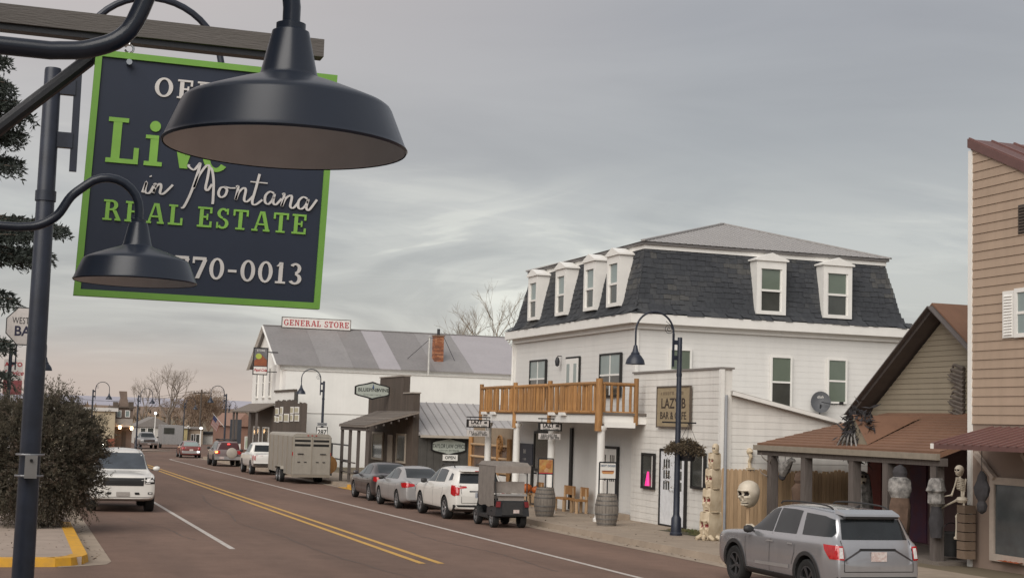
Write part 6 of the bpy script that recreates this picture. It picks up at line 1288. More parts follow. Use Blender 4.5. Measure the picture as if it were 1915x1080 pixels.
def street_lamp():
    t=thing('street_lamp','x','street lamp',group='arched street lamps')
    MB().lathe([(.17,0),(.17,.06),(.145,.09),(.135,.45),(.105,.50),(.088,.55),(.086,1.2),(.083,1.25),(.064,5.28),(.060,5.30),(.001,5.305)],n=20).build('pole',pole_metal,t,smooth=32)
    MB().lathe([(.079,4.25),(.079,4.33)],n=20).build('pole_band',pole_metal,t,smooth=True)
    b=MB(); b.bar((-.19,0,4.50),(-.19,0,5.40),.04,.055,up=(1,0,0)); b.build('bracket_upright',pole_metal,t)
    for z in (4.74,5.16): MB().bar((-.05,0,z),(-.175,0,z),.06,.12).build('bracket_arm',pole_metal,t)
    pts=[(-.19,0,5.35)]+[(-.745+.555*math.cos(a),0,5.40+.555*math.sin(a)) for a in [i*PI/22 for i in range(23)]]+[(-1.30,0,5.2),(-1.30,0,5.0)]
    MB().tube(pts,.027,10).build('arch',pole_metal,t,smooth=True)
    sp=[]; 
    for i in range(30):
        a=i*.42; r_=.015+.0042*i; sp.append((-.33+r_*math.cos(a),0,5.52+r_*math.sin(a)))
    MB().tube(sp,.008,5).tube([(-.20,0,5.42),(-.26,0,5.60),(-.42,0,5.72)],.008,5).build('scroll',pole_metal,t)
    MB().lathe([(.028,.52),(.05,.50),(.062,.44),(.085,.34),(.125,.29),(.120,.27),(.165,.22),(.235,.12),(.262,.02),(.265,0),(.255,.004),(.225,.11),(.15,.21),(.03,.30),(.001,.30)],c=(-1.30,0,4.52),n=24).build('bell_shade',pole_metal,t,smooth=40)
    MB().lathe([(.001,-.10),(.05,-.08),(.06,.0),(.03,.08)],c=(-1.30,0,4.68),n=12).build('bulb',M('bulb_milk',(.6,.58,.54),.4),t,smooth=True)
    return t
SL=street_lamp()
def lamp(i,x,y,left,label,dz=.15,sc=1.,yaw=0.):
    o=SL if i==0 else tree_copy(SL); o.location=(x,y,gz(y)+dz); o.rotation_euler=(0,0,(PI if left else 0)+yaw); o['label']=label; o.scale=(sc,sc,sc); return o
lamp(0,16.92,36.33,False,'arched street lamp with a hanging planter before the cafe door')
q=PX(604,760,16.6); lamp(1,16.6,q.y,False,'arched street lamp carrying the route 287 sign')
q=PX(422,770,16.7); lamp(2,16.7,q.y,False,'arched street lamp with a flag beyond the general store')
lamp(3,.115,11.9,True,'arched street lamp whose dark pole stands in front of the spruce')
q=PY(19,680,60); lamp(4,q.x,60,True,'arched street lamp half hidden behind the nearest dark pole')
q=PY(172,770,127); lamp(5,q.x,127,True,'arched street lamp in front of the beige building')
q=PY(257,780,144); lamp(6,q.x,144,True,'arched street lamp beside the silver pickup at the bend')
q=PY(345,760,186); lamp(7,q.x,186,True,'arched street lamp in front of the brown willows')
q=PY(428,770,215); lamp(8,q.x,215,True,'small far street lamp beyond the lamp with the flag',yaw=.6)
# things fixed to the lamps
def junction():
    t=thing('junction_box','small grey metal box strapped to the nearest dark pole','box',(.13,11.8,0)); q=PY(52,872,11.8); q.x=.125
    MB().box(q.x-.045,q.x+.045,11.74,11.83,q.z-.085,q.z+.085).build('case',M('box_grey',(.22,.21,.20),.6,scale=8),t,world=True); MB().cyl((q.x,11.74,q.z+.05),(q.x,11.73,q.z+.05),.012,n=8).build('lock',black_trim,t,world=True)
    for dz in (-.07,.09): MB().lathe([(.105,dz-.008),(.107,dz),(.105,dz+.008)],c=(.115,11.9,q.z),n=20).build('strap',M('strap_steel',(.3,.3,.31),.4,metal=.6),t,world=True)
junction()
def route_sign():
    q=PX(602,807,16.5); Y=q.y-.16; c=PY(602,807,Y); t=thing('route_sign','white highway 287 sign fixed to the lamp before the white hall','sign',(c.x,Y,c.z))
    MB().box(c.x-.33,c.x+.33,Y,Y+.02,c.z-.29,c.z+.29).build('backing',black_trim,t,world=True)
    MB().prism([(c.x-.31,c.z-.10),(c.x-.24,c.z-.22),(c.x,c.z-.28),(c.x+.24,c.z-.22),(c.x+.31,c.z-.10),(c.x+.27,c.z+.27),(c.x,c.z+.23),(c.x-.27,c.z+.27)],.0,.012,fS(Y)).build('shield',white_trim,t,world=True)
    text('287',.36,black_trim,t,(c.x,Y-.014,c.z-.02),SR,UP,bold=.008,sx=.95); MB().box(c.x-.28,c.x+.28,Y,Y+.02,c.z+.34,c.z+.52).build('plate',M('plate_grey',(.36,.36,.36),.5,scale=9,col2=(.22,.22,.23)),t,world=True); text('NORTH',.13,black_trim,t,(c.x,Y-.006,c.z+.43),SR,UP)
    MB().bar((c.x,Y+.02,c.z+.1),(c.x+.02,Y+.14,c.z+.1),.05,.05,up=(1,0,0)).build('clamp',black_metal,t,world=True)
route_sign()
def planter():
    Y=36.33; c=PY(1286,843,Y); t=thing('hanging_planter','black hanging pot with a dead brown trailing plant on the lamp','planter',(c.x,Y,c.z))
    zb=PY(1285,790,Y).z; MB().bar((16.45,Y,zb),(17.45,Y,zb),.03,.04).build('cross_arm',black_metal,t,world=True)
    MB().lathe([(.001,-.26),(.20,-.26),(.22,-.2),(.31,.16),(.33,.18),(.30,.18),(.28,.12),(.001,.10)],c=(c.x,Y,c.z),n=20).build('pot',black_metal,t,world=True,smooth=40)
    for a in (0,2.1,4.2): MB().tube([(c.x+.3*math.cos(a),Y+.3*math.sin(a),c.z+.17),(c.x+.02,Y,zb)],.006,4).build('chain',black_metal,t,world=True)
    n=2600; th=rng.uniform(0,2*PI,n); r_=.42*np.sqrt(rng.uniform(0,1,n)); P_=np.stack([c.x-.08+r_*np.cos(th)*1.3,Y+r_*np.sin(th),c.z+.12+.22*(1-(r_/.42)**2)*rng.uniform(.2,1,n)-.25*rng.uniform(0,1,n)*(r_/.42)**2],1)
    k=60; P2=np.stack([c.x-.55+rng.normal(0,.06,k),Y+rng.normal(0,.07,k),c.z+.1-1.1*rng.uniform(0,1,k)**1.5],1); P_=np.vstack([P_,P2]); D=rng.normal(0,1,P_.shape); D[:,2]-=.5; D/=np.linalg.norm(D,axis=1,keepdims=True); N_=rng.normal(0,1,P_.shape)
    me=leafmesh('dead_foliage',P_-np.array(t.location),D,N_,rng.uniform(.05,.13,len(P_)),rng.uniform(.008,.02,len(P_)),[leafy('dead_leaf',(.10,.075,.045)),leafy('dead_leaf_pale',(.17,.13,.085))],rng.integers(0,2,len(P_)))
    link_mesh('dead_foliage',me,t)['kind']='stuff'
planter()
def flag():
    p=PX(418,800,16.7); Y=p.y-.1; t=thing('flag','stars and stripes on a slanted staff fixed to a far lamp','flag',(p.x,Y,p.z)); a=PY(421,800,Y); 
    e0=PY(398,772,Y); MB().tube([a,e0],.02,6).build('staff',white_trim,t,world=True)
    tl,tr=PY(396,775,Y),PY(412,785,Y); bl,br_=PY(391,796,Y),PY(404,800,Y)
    tl=PY(393,769,Y);tr=PY(413,791,Y); bl=PY(388,795,Y)
    o=e0.lerp(a,.1); u=(a-e0)*.5; v=Vector((-.25,0,-.85)); n=13
    rd=M('flag_red',(.22,.06,.055),.8); wh=M('flag_white',(.36,.31,.28),.8); bl_=M('flag_blue',(.035,.04,.10),.8)
    for i in range(n):
        s0,s1=i/n,(i+1)/n; q0=.0 if i>6 else .0; MB().add([o+u*s0,o+u*s1,o+u*s1+v,o+u*s0+v]+[x+Vector((0,.01,0)) for x in (o+u*s0,o+u*s1,o+u*s1+v,o+u*s0+v)],[(0,1,2,3),(7,6,5,4)]).build('stripe',rd if i%2==0 else wh,t,world=True)
    k=Vector((0,-.012,0)); MB().add([o+k,o+u*.54+k,o+u*.54+v*.42+k,o+v*.42+k],[(0,1,2,3)]).build('canton',bl_,t,world=True)
flag()
# ================================================================== LEFT SIDE SIGNS
def left_signs():
    b=thing('bar_building','low bar building behind the hanging octagonal sign','building',(-2.5,52,gz(55))); MB().box(-14,-2.5,47,92,gz(92),6.9).build('wall',M('bar_wall',(.22,.14,.10),.8,var=.2),b,world=True); window(b,fE(-2.5),60,62.5,.6,2.2,white_trim,glass_d); MB().box(-14.1,-2.35,46.9,92,6.9,7.1).build('coping',white_trim,b,world=True)
    Y=57.; P=lambda x,y:PY(x,y,Y); c=P(50,610); r0=P(87,610).x-c.x; t=thing('octagon_sign','white octagonal bar sign with a dark edge hung out over the left pavement','sign',(c.x,Y,c.z))
    oc=[(c.x+u*r0,c.z+v*r0) for u,v in ((-1,-.38),(-.45,-.95),(.45,-.95),(1,-.38),(1,.38),(.45,.95),(-.45,.95),(-1,.38))]; oc2=[(c.x+(x-c.x)*1.05,c.z+(z-c.z)*1.05) for x,z in oc]
    MB().prism(oc2,-.06,0,fS(Y)).build('edge',black_trim,t,world=True); MB().prism(oc,-.03,.012,fS(Y)).build('face',M('sign_face_white',(.58,.54,.51),.5),t,world=True)
    text('WESTERN',.34,black_trim,t,(c.x,Y-.014,c.z+r0*.28),SR,UP,sx=1.7*r0/1.75); text('BAR',.50,M('ink_navy',(.02,.02,.05),.6),t,(c.x,Y-.014,c.z-r0*.28),SR,UP,bold=.012,sx=.95)
    for dz in (.97,-.97): MB().bar((c.x,Y+.03,c.z+dz*r0),(-2.5,Y+.03,c.z+dz*r0),.05,.05).build('bracket',black_metal,t,world=True)
    Y=84.; P=lambda x,y:PY(x,y,Y); t=thing('service_sign','white and red garage service sign behind the dark pole','sign',(P(22,700).x,Y,P(22,735).z)); q0,q1=P(6,709),P(44,672)
    MB().box(q0.x,q1.x,Y-.1,Y+.1,q0.z,q1.z).build('panel',M('sign_white',(.74,.70,.66)),t,world=True); cx=(q0.x+q1.x)/2; H=q1.z-q0.z
    text('AUTO',.32,gm,t,(cx,Y-.103,q0.z+H*.74),SR,UP,bold=.012); text('Service',.36,gm,t,(cx,Y-.103,q0.z+H*.33),SR,UP,shear=.3,bold=.008)
    z2=P(20,737).z; MB().box(q0.x,q1.x,Y-.09,Y+.09,z2,q0.z-.02).build('red_panel',M('sign_red_panel',(.33,.05,.06),.6,scale=2,col2=(.45,.2,.2)),t,world=True)
    MB().bar((cx,Y,gz(Y)+.14),(cx,Y,z2),.2,.2,up=(1,0,0)).build('post',white_trim,t,world=True)
left_signs()
# ================================================================== SHOP FRONT THINGS
def lazy_signs():
    wf=M('sign_face_white',(.58,.54,.51)); 
    for x,y0,lab in ((895,792,'hanging bar sign by the far column, before the log storefront'),(1029,798,'hanging bar sign under the middle of the balcony')):
        Y=PX(907,850,BX).y-.45 if x<950 else BYS[1]-.45; P=lambda a,b_:PY(a,b_,Y); c=P(x,y0); w_=P(x+22,y0).x-c.x; zt,zb=P(x,y0-8).z,P(x,y0+7).z
        t=thing('hanging_bar_sign','white and black '+lab,'sign',(c.x,Y,c.z)); MB().box(c.x-w_,c.x+w_,Y,Y+.05,zb,zt).build('frame',black_trim,t,world=True); MB().box(c.x-w_*.82,c.x+w_*.86,Y-.012,Y+.01,zb+.04,zt-.04).build('face',wf,t,world=True)
        text('LAZY',.20,black_trim,t,(c.x-w_*.18,Y-.014,(zb*.33+zt*.67)),SR,UP,bold=.008,sx=w_*1.0/.52); text('B',.15,black_trim,t,(c.x+w_*.60,Y-.014,(zb*.36+zt*.64)),UP,(-1,0,0),bold=.008); scribble(t,M('sign_ink_dark',(.05,.055,.05)),(c.x+w_*.05,Y-.0125,(zb*.80+zt*.20)),SR,w_*1.3,.07,11,int(x))
        z3,z4=P(x,y0+12).z,P(x,y0+23).z; o=MB().box(c.x-w_*.95,c.x+w_*.9,Y+.01,Y+.04,z4,z3).build('lower_board',wf,t,world=True)
        scribble(t,black_trim,(c.x,Y+.0085,z4+(z3-z4)*.68),SR,w_*1.5,.10,10,int(x)+1); scribble(t,black_trim,(c.x,Y+.0085,z4+(z3-z4)*.28),SR,w_*1.6,.09,13,int(x)+2)
        for s in (-.7,.7):
            MB().cyl((c.x+s*w_,Y+.025,z3),(c.x+s*w_,Y+.025,zb),.008,n=5).build('chain',black_metal,t,world=True)
            MB().cyl((c.x+s*w_,Y+.025,zt),(c.x+s*w_,Y+.025,BZ+.1),.012,n=5).build('hanger',black_metal,t,world=True)
        MB().bar((c.x-w_,Y+.025,BZ+.08),(BX+.3,Y+.025,BZ+.08),.04,.04).build('bracket',black_metal,t,world=True)
lazy_signs()
def barrel_mesh():
    b=MB(); n=22; pr=[(.27,0),(.30,.12),(.335,.30),(.35,.46),(.335,.62),(.30,.80),(.27,.92)]; vs=[]
    for k in range(n):
        a0,a1=2*PI*k/n+.012,2*PI*(k+1)/n-.012; j=random.uniform(-.003,.003); base=len(b.v); v=[]
        for r_,z in pr: v+=[((r_+j)*math.cos(a0),(r_+j)*math.sin(a0),z),((r_+j)*math.cos(a1),(r_+j)*math.sin(a1),z)]
        b.add(v,[(2*i,2*i+1,2*i+3,2*i+2) for i in range(len(pr)-1)])
    return b.mesh('staves',M('barrel_wood',(.235,.205,.175),.8,scale=5,col2=(.15,.13,.11),stretch=(8,8,.6),bump=.25,bscale=30),fix=False,smooth=30),b
def barrels():
    bm,_=barrel_mesh(); hp=MB()
    for z,r_ in ((.07,.289),(.20,.318),(.335,.343),(.60,.342),(.72,.319),(.85,.290)): hp.lathe([(r_,z-.022),(r_+.004,z),(r_,z+.022)],n=24)
    hm=hp.mesh('hoops',M('hoop_steel',(.15,.14,.13),.55,metal=.4,var=.3),smooth=40); core=MB().lathe([(.001,.005),(.255,.005),(.325,.46),(.262,.90),(.001,.90)],n=22).mesh('barrel_core',M('barrel_head',(.16,.14,.12),.85))
    art=[('food',(.42,.26,.06)),('hotdog',(.62,.6,.57))]
    for i,(px,py_,lab) in enumerate(((1023,966,'grey barrel carrying the orange food picture sign'),(1140,983,'grey barrel carrying the hot dog menu sign, beside the near column'))):
        q=PG(px,py_,.15); t=thing('wine_barrel',lab,'barrel',(q.x,q.y+.25,q.z),i*.8,group=None)
        for nm,me in (('staves',bm),('hoops',hm),('barrel_core',core)):
            o=link_mesh(nm,me,t)
            if nm!='barrel_core': o['kind']='stuff'
        Y=q.y+.25; x=q.x; z=q.z+.905; s=thing('menu_stand',('orange food picture sign standing on a barrel','white hot dog picture sign standing on a barrel')[i],'sign',(x,Y,z)); s.rotation_euler=(0,0,-.12)
        h=.92; w_=.24 if i==0 else .25
        for a in (-w_,w_): MB().box(a-.018,a+.018,-.02,.02,0,h).build('leg',black_metal,s)
        MB().box(-w_,w_,-.02,.02,h-.02,h+.02).build('top_bar',black_metal,s); MB().box(-.015,.015,-.015,.015,0,h-.5).build('mid_leg',black_metal,s); MB().box(-w_,w_,-.02,.02,h-.50,h-.47).build('mid_bar',black_metal,s)
        MB().box(-w_+.02,w_-.02,-.028,-.015,h-.46,h-.03).build('picture',M('menu_food',(.44,.30,.09),.5,scale=5,col2=(.30,.07,.03)) if i==0 else M('menu_white',(.64,.62,.58),.5),s)
        if i==0:
            for a,zz,r_,c in ((-.08,h-.28,.085,(.42,.20,.05)),(.08,h-.22,.09,(.36,.13,.04)),(.02,h-.37,.075,(.45,.25,.13))): MB().lathe([(.001,-.034),(r_*.8,-.034),(r_,-.028)],c=(a,0,zz),n=14,axis='y').build('food_print',M('food_%d'%int(c[0]*100),c,.6,scale=12),s)
            MB().box(-w_+.02,w_-.02,-.030,-.015,h-.47,h-.44).build('red_band',gm,s)
        else:
            text('HOT DOGS',.085,M('ink_blue',(.06,.10,.16),.6),s,(0,-.030,h-.10),SR,UP,world=False,bold=.003); MB().prism([(-.19,h-.28),(-.15,h-.33),(.15,h-.33),(.19,h-.28),(.15,h-.24),(-.15,h-.24)],.028,.032,lambda u,v,d:(u,-d,v)).build('hot_dog_print',M('bun',(.50,.24,.09),.6,scale=9),s); MB().prism([(-.2,h-.24),(-.15,h-.27),(.15,h-.27),(.2,h-.23),(.15,h-.235),(-.15,h-.235)],.032,.035,lambda u,v,d:(u,-d,v)).build('sausage_print',M('sausage',(.22,.07,.03),.5),s)
barrels()
def seats():
    # log benches and pumpkins below the balcony
    for px,py_,lab,w_ in ((1055,955,'low rustic bench between the two barrels',.95),(1082,962,'short log seat beside the near column',.62),(1000,945,'rustic log armchair left of the barrel with the food sign',.6)):
        q=PX(px,py_,XF-.45); z=gz(q.y)+.15; t=thing('log_bench',lab,'bench',(XF-.45,q.y,z))
        MB().box(-.22,.2,-w_/2,w_/2,.40,.46).build('seat',log_wood,t); MB().box(.16,.22,-w_/2,w_/2,.56,.86).build('backrest',log_wood,t)
        for a in (-w_/2+.07,w_/2-.07):
            MB().tube([(-.17,a,0),(-.17,a,.40)],.06,8).build('leg',fence_wood,t,smooth=True); MB().tube([(.17,a,0),(.18,a,.82)],.055,8).build('leg',fence_wood,t,smooth=True)
    for px,py_,r_,lab in ((985,912,.20,'bright orange pumpkin on a stand behind the golf cart'),(1003,915,.16,'smaller orange pumpkin next to the log armchair')):
        q=PX(px,py_,XF-.55); t=thing('pumpkin',lab,'pumpkin',(q.x,q.y,q.z)); b=MB(); n=32; vs=[]
        for i in range(13):
            ph=PI*i/12
            for j in range(n): th=2*PI*j/n; rr=r_*math.sin(ph)*(1+.06*math.cos(th*10)); vs.append((rr*math.cos(th),rr*math.sin(th),r_*.85*math.cos(ph)))
        b.add(vs,[(i*n+j,i*n+(j+1)%n,(i+1)*n+(j+1)%n,(i+1)*n+j) for i in range(12) for j in range(n)]).build('rind',M('pumpkin_rind',(.50,.12,.02),.5,var=.15,scale=6),t,smooth=True); MB().cyl((0,0,r_*.8),(.02,0,r_*1.1),.025,.018,6).build('stem',post_wood,t)
        s=thing('stump_stand','wooden stump under the '+lab.split(' on ')[0].split(' next')[0],'stump',(q.x,q.y,gz(q.y)+.15)); MB().cyl((0,0,0),(0,0,q.z-gz(q.y)-.15-r_*.8),.17,.15,12).build('trunk',fence_wood,s,smooth=40); MB().lathe([(.175,.06),(.182,.1),(.172,.14)],n=12).build('bark_band',brown_board,s)
seats()
# satellite dish on the annex roof edge
def dish():
    Y=HY0-.25; c=PY(1535,751,Y); t=thing('satellite_dish','grey satellite dish on the white side wall above the annex roof','satellite dish',(c.x,Y,c.z-.5)); b=MB(); n=24; vs=[]
    for i in range(6):
        r_=.36*i/5
        for j in range(n): a=2*PI*j/n; vs.append((r_*math.cos(a)*.9,-.10*(1-(i/5)**2)*-1,r_*math.sin(a)*1.05))
    me=b.add(vs,[(i*n+j,i*n+(j+1)%n,(i+1)*n+(j+1)%n,(i+1)*n+j) for i in range(5) for j in range(n)]).mesh('reflector',M('dish_grey',(.075,.078,.085),.5),smooth=True); o=link_mesh('reflector',me,t); o.location=(0,0,.5); o.rotation_euler=(-.35,0,-.5)
    q=PY(1580,750,Y); MB().tube([(0,-.05,.5),(.25,-.4,.42),(.55,-.35,.47)],.016,6).build('feed_arm',black_metal,t); MB().tube([(0,0,.42),(-.02,.05,.05),(-.05,.26,-.02)],.025,8).build('mast',black_metal,t); MB().box(.50,.60,-.42,-.32,.42,.52).build('feed_horn',black_trim,t)
    text('dish',.13,white_trim,t,(-.06,-.08,.66),(.88,-.48,0),(0,-.34,.94),world=False)
dish()
# ================================================================== HALLOWEEN PORCH
bone=M('bone',(.58,.49,.36),.65,scale=4,col2=(.42,.33,.22),bump=.2,bscale=14); bone2=M('bone_pale',(.62,.55,.45),.6,scale=5,col2=(.48,.42,.33)); gore=M('skull_red',(.26,.03,.025),.5,scale=9,col2=(.12,.015,.015)); hole=M('skull_hole',(.02,.014,.012),.9)
def skull(r_,blocky=0.,red=False,jaw=True):
    """skull facing -y, centred on its cranium; sockets, nose and mouth pressed in"""
    n,m=40,30; vs=[]; fm=[]
    for i in range(m+1):
        ph=PI*i/m
        for j in range(n):
            th=2*PI*j/n; x,y,z=math.sin(ph)*math.cos(th),math.sin(ph)*math.sin(th),math.cos(ph)
            if blocky:
                k=1/max(abs(x),abs(y),abs(z)); x,y,z=[c*(1-blocky)+c*k*.80*blocky for c in (x,y,z)]
            fx,fz=x,z; front=y<0
            X,Y_,Z=x*.82,y*1.0,z*.95
            if z<-.15: s=(-.15-z)/.85; X*=1-.30*s; Y_=Y_*(1-.18*s)+(-.12*s if y<0 else .30*s); Z-= .30*s
            def dent(cx,cz,rx,rz,dp):
                nonlocal Y_
                if not front: return 0
                d=((X-cx)/rx)**2+((Z-cz)/rz)**2
                if d<1: Y_+=dp*(1-d)**.5; return 1
                return 0
            h=0
            for sx in (-1,1): h=dent(sx*.30,-.06,.20,.19,.34) or h
            h=dent(0,-.38,.10,.15,.22) or h
            mo=dent(0,-.80,.34,.14,.22)
            brow=front and abs(Z-.18)<.07 and abs(X)<.6
            if brow: Y_-=.06
            ck=front and abs(Z+.36)<.10 and .34<abs(X)<.60
            if ck: Y_-=.08
            vs.append((X*r_,Y_*r_,Z*r_)); fm.append(2 if h and red else 1 if h else (2 if red else 1) if mo else 0)
    fs=[];ms=[]
    for i in range(m):
        for j in range(n):
            q=(i*n+j,i*n+(j+1)%n,(i+1)*n+(j+1)%n,(i+1)*n+j); fs.append(q); c=[fm[k] for k in q]; ms.append(max(set(c),key=c.count))
    b=MB(); b.add(vs,fs); b.m=ms
    for k in range(7):      # teeth rows
        x=(-.27+.09*k)*r_
        for z in (-.70,-.90): b.box(x-.036*r_,x+.036*r_,-.80*r_-(.0 if abs(k-3)<3 else -.06*r_),-.66*r_,(z-.06)*r_,(z+.06)*r_)
    return b
def totem():
    base=PG(1336,1009,.15); t=thing('skull_totem','tall tower of stacked cream skulls with red eyes by the kerb','decoration',(17.12,base.y,gz(34.5)+.15)); z=0.
    for i,(r_,red) in enumerate(((.43,True),(.37,True),(.315,True),(.25,True),(.145,False))):
        h=r_*1.62; b=skull(r_,.78 if i<4 else .25,red); me=b.mesh('skull',[bone,hole,gore],smooth=40); o=link_mesh('skull',me,t); o.location=(.025*i,0,z+r_*.95); o.rotation_euler=(0,0,-1.3); o.scale=(.66,.66,1.); z+=h*(1.0 if i<4 else 1)
        if i<4: MB().lathe([(r_*.5,-.02),(r_*.54,.0),(r_*.5,.02)],c=(.025*i,0,z+.01),n=18).build('neck_shadow_ring',M('bone_shadow',(.22,.17,.11),.8),t)  # dark ring paints the shade between stacked skulls
    for k in range(9):
        a=k*.7; MB().tube([(.24*math.cos(a),.24*math.sin(a),.10),(.34*math.cos(a+.2),.34*math.sin(a+.2),.05),(.39*math.cos(a+.3),.39*math.sin(a+.3),.03)],[.06,.05,.035],7).build('claw_foot',bone,t,smooth=True)
totem()
def big_skull():
    X=18.3; q=PX(1400,925,X); t=thing('giant_skull','big pale skull lantern on a wooden stake in front of the plank fence','decoration',(X,q.y,gz(q.y)+.13)); me=skull(.33,.1,False).mesh('skull',[bone2,hole,gore],smooth=40); o=link_mesh('skull',me,t); o.location=(0,0,q.z-gz(q.y)-.13+.08); o.rotation_euler=(.08,0,-1.05)
    MB().cyl((0,.02,0),(0,.02,q.z-gz(q.y)-.35),.05,n=8).build('stake',fence_wood,t,smooth=True)
    for k in range(7): MB().tube([(-.10+.035*k,-.1+.02*k,.42),(-.15+.05*k,-.22,.32),(-.12+.045*k,-.26,.22)],[.022,.02,.012],6).build('finger_bone',bone2,t,smooth=True)
    t=thing('perched_skeleton_bird','small bone bird perched on top of the plank fence','decoration',(PY(1403,870,36.75).x,36.75,PY(1403,876,36.75).z)); MB().tube(catmull([(0,0,.0),(.0,.05,.18),(0,-.04,.32),(0,.06,.44)],4),[.05]*13,7).build('neck',bone,t,smooth=True); MB().lathe([(.001,-.16),(.05,-.08),(.10,.02),(.07,.1),(.001,.12)],c=(0,.02,.48),n=10,axis='y').build('head',bone,t,smooth=True); MB().box(-.10,.10,-.06,.06,-.02,.03).build('foot',bone,t)
big_skull()
def skeleton():
    X=19.62; Y=PX(1797,950,X).y; P=lambda x,y:PX(x,y,X); t=thing('skeleton_figure','life size toy skeleton sitting with one knee raised by the porch end','decoration',(X,Y,gz(28)+.3)); off=Vector(t.location)
    hd=P(1794,878); me=skull(.115,.0,False).mesh('skull',[bone2,hole,gore],smooth=40); o=link_mesh('skull',me,t); o.location=hd-off; o.rotation_euler=(0,0,-1.2)
    b=lambda nm,pts,r_: MB().tube([p for p in pts],r_,7).build(nm,bone2,t,world=True,smooth=True)
    neck=P(1795,890); pel=P(1799,934); 
    b('spine',[neck,P(1797,905),P(1799,920),pel],.028)
    for k in range(7):
        z=1-k/7; c=neck.lerp(pel,.12+k*.075); w_=.13-.008*abs(k-3); MB().tube([(c.x+w_*.75*math.cos(a),c.y+w_*math.sin(a),c.z-.03*math.cos(a)) for a in [i*2*PI/14 for i in range(15)]],.012,5).build('rib',bone2,t,world=True,smooth=True)
    MB().lathe([(.001,-.07),(.09,-.06),(.13,.0),(.10,.06),(.05,.07)],c=tuple(pel),n=12).build('pelvis',bone2,t,world=True,smooth=True)
    def limb(nm,a,k,e,r_=.024):
        a,k,e=Vector(a),Vector(k),Vector(e); MB().tube([a,a.lerp(k,.08),a.lerp(k,.5),a.lerp(k,.92),k],[r_*1.5,r_*1.2,r_*.8,r_*1.2,r_*1.5],7).build('upper_'+nm,bone2,t,world=True,smooth=True); MB().tube([k,k.lerp(e,.08),k.lerp(e,.5),k.lerp(e,.92),e],[r_*1.5,r_*1.1,r_*.7,r_,r_*1.2],7).build('lower_'+nm,bone2,t,world=True,smooth=True)
    sh=P(1797,894)
    limb('arm',sh+Vector((-.1,.0,0)),P(1793,925)+Vector((-.18,0,0)),P(1773,929)+Vector((-.2,0,0)),.018); limb('arm',sh+Vector((.06,-.1,0)),P(1802,925),P(1803,945),.018)
    kn=P(1767,951)+Vector((-.15,0,0)); an=P(1768,992)+Vector((-.15,0,0)); limb('leg',pel+Vector((-.08,.05,0)),kn,an); MB().tube([an+Vector((.0,-.03,0)),an+Vector((-.05,.22,-.02))],[.04,.02],7).build('foot',bone2,t,world=True,smooth=True)
    limb('leg',pel+Vector((.06,-.06,0)),P(1789,965),P(1788,1003)); MB().tube([P(1786,1005),P(1797,1008)],[.035,.02],7).build('foot',bone2,t,world=True,smooth=True)
    for i in range(4): h=P(1773,929)+Vector((-.2,0,0)); MB().tube([h,h+Vector((-.02,.05+.01*i,.03-.02*i)),h+Vector((-.02,.11,.04-.03*i))],[.014,.011,.008],5).build('finger',bone2,t,world=True)
    s=thing('porch_crate','brown wooden crate seat under the toy skeleton','crate',(X+.1,Y-.05,gz(28)+.3)); zt=pel.z-.1-gz(28)-.3
    for k in range(6): MB().box(-.14,.14,-.14,.14,k*zt/6+.01,(k+1)*zt/6-.01).build('slat',M('crate_brown',(.17,.12,.085),.85,obj_rand=.2),s)
skeleton()
ragm=[M('rag_dark',(.045,.042,.045),.95,var=.3,scale=6,bump=.4,bscale=14),M('rag_grey',(.36,.34,.32),.9,scale=7,col2=(.06,.057,.055),bump=.4,bscale=12),M('rag_brown',(.135,.085,.06),.95,scale=5,col2=(.08,.05,.035),bump=.4,bscale=14)]
def rag(name,label,top,pts,mats,ns=18,fold=.10,cat='decoration',hang=None):
    """a draped figure: profile pts (dz,rx,ry,matidx) from head down, folds round the body"""
    t=thing(name,label,cat,top); rs=random.Random(name+label); ph=[rs.uniform(0,6) for _ in range(4)]; vs=[]; ms=[]; 
    fine=[]
    for (z0,a0,b0,m0),(z1,a1,b1,m1) in zip(pts[:-1],pts[1:]):
        for k in range(4): u=k/4; fine.append((z0+(z1-z0)*u,a0+(a1-a0)*u,b0+(b1-b0)*u,m0))
    fine.append(pts[-1])
    for i,(z,a,b_,m) in enumerate(fine):
        for j in range(ns): th=2*PI*j/ns; f=1+fold*math.sin(3*th+ph[0]+z*1.3)+fold*.7*math.sin(7*th+ph[1]-z*2.1)+rs.uniform(-.03,.03); vs.append((a*f*math.cos(th),b_*f*math.sin(th),z))
    groups={}
    for i in range(len(fine)-1): groups.setdefault(fine[i][3],[]).append(i)
    for m,rows in groups.items():
        b=MB(); b.add(vs,[(i*ns+j,i*ns+(j+1)%ns,(i+1)*ns+(j+1)%ns,(i+1)*ns+j) for i in rows for j in range(ns)])
        me=b.mesh('cloth',ragm[m],smooth=50); bm=bmesh.new(); bm.from_mesh(me); bmesh.ops.delete(bm,geom=[v for v in bm.verts if not v.link_faces],context='VERTS'); bm.to_mesh(me); bm.free(); link_mesh(('hood','shroud','ragged_robe')[m],me,t)
    if hang: MB().cyl((0,0,0),(0,0,hang),.008,n=5).build('cord',black_trim,t)
    return t
Xh=HXE+.05
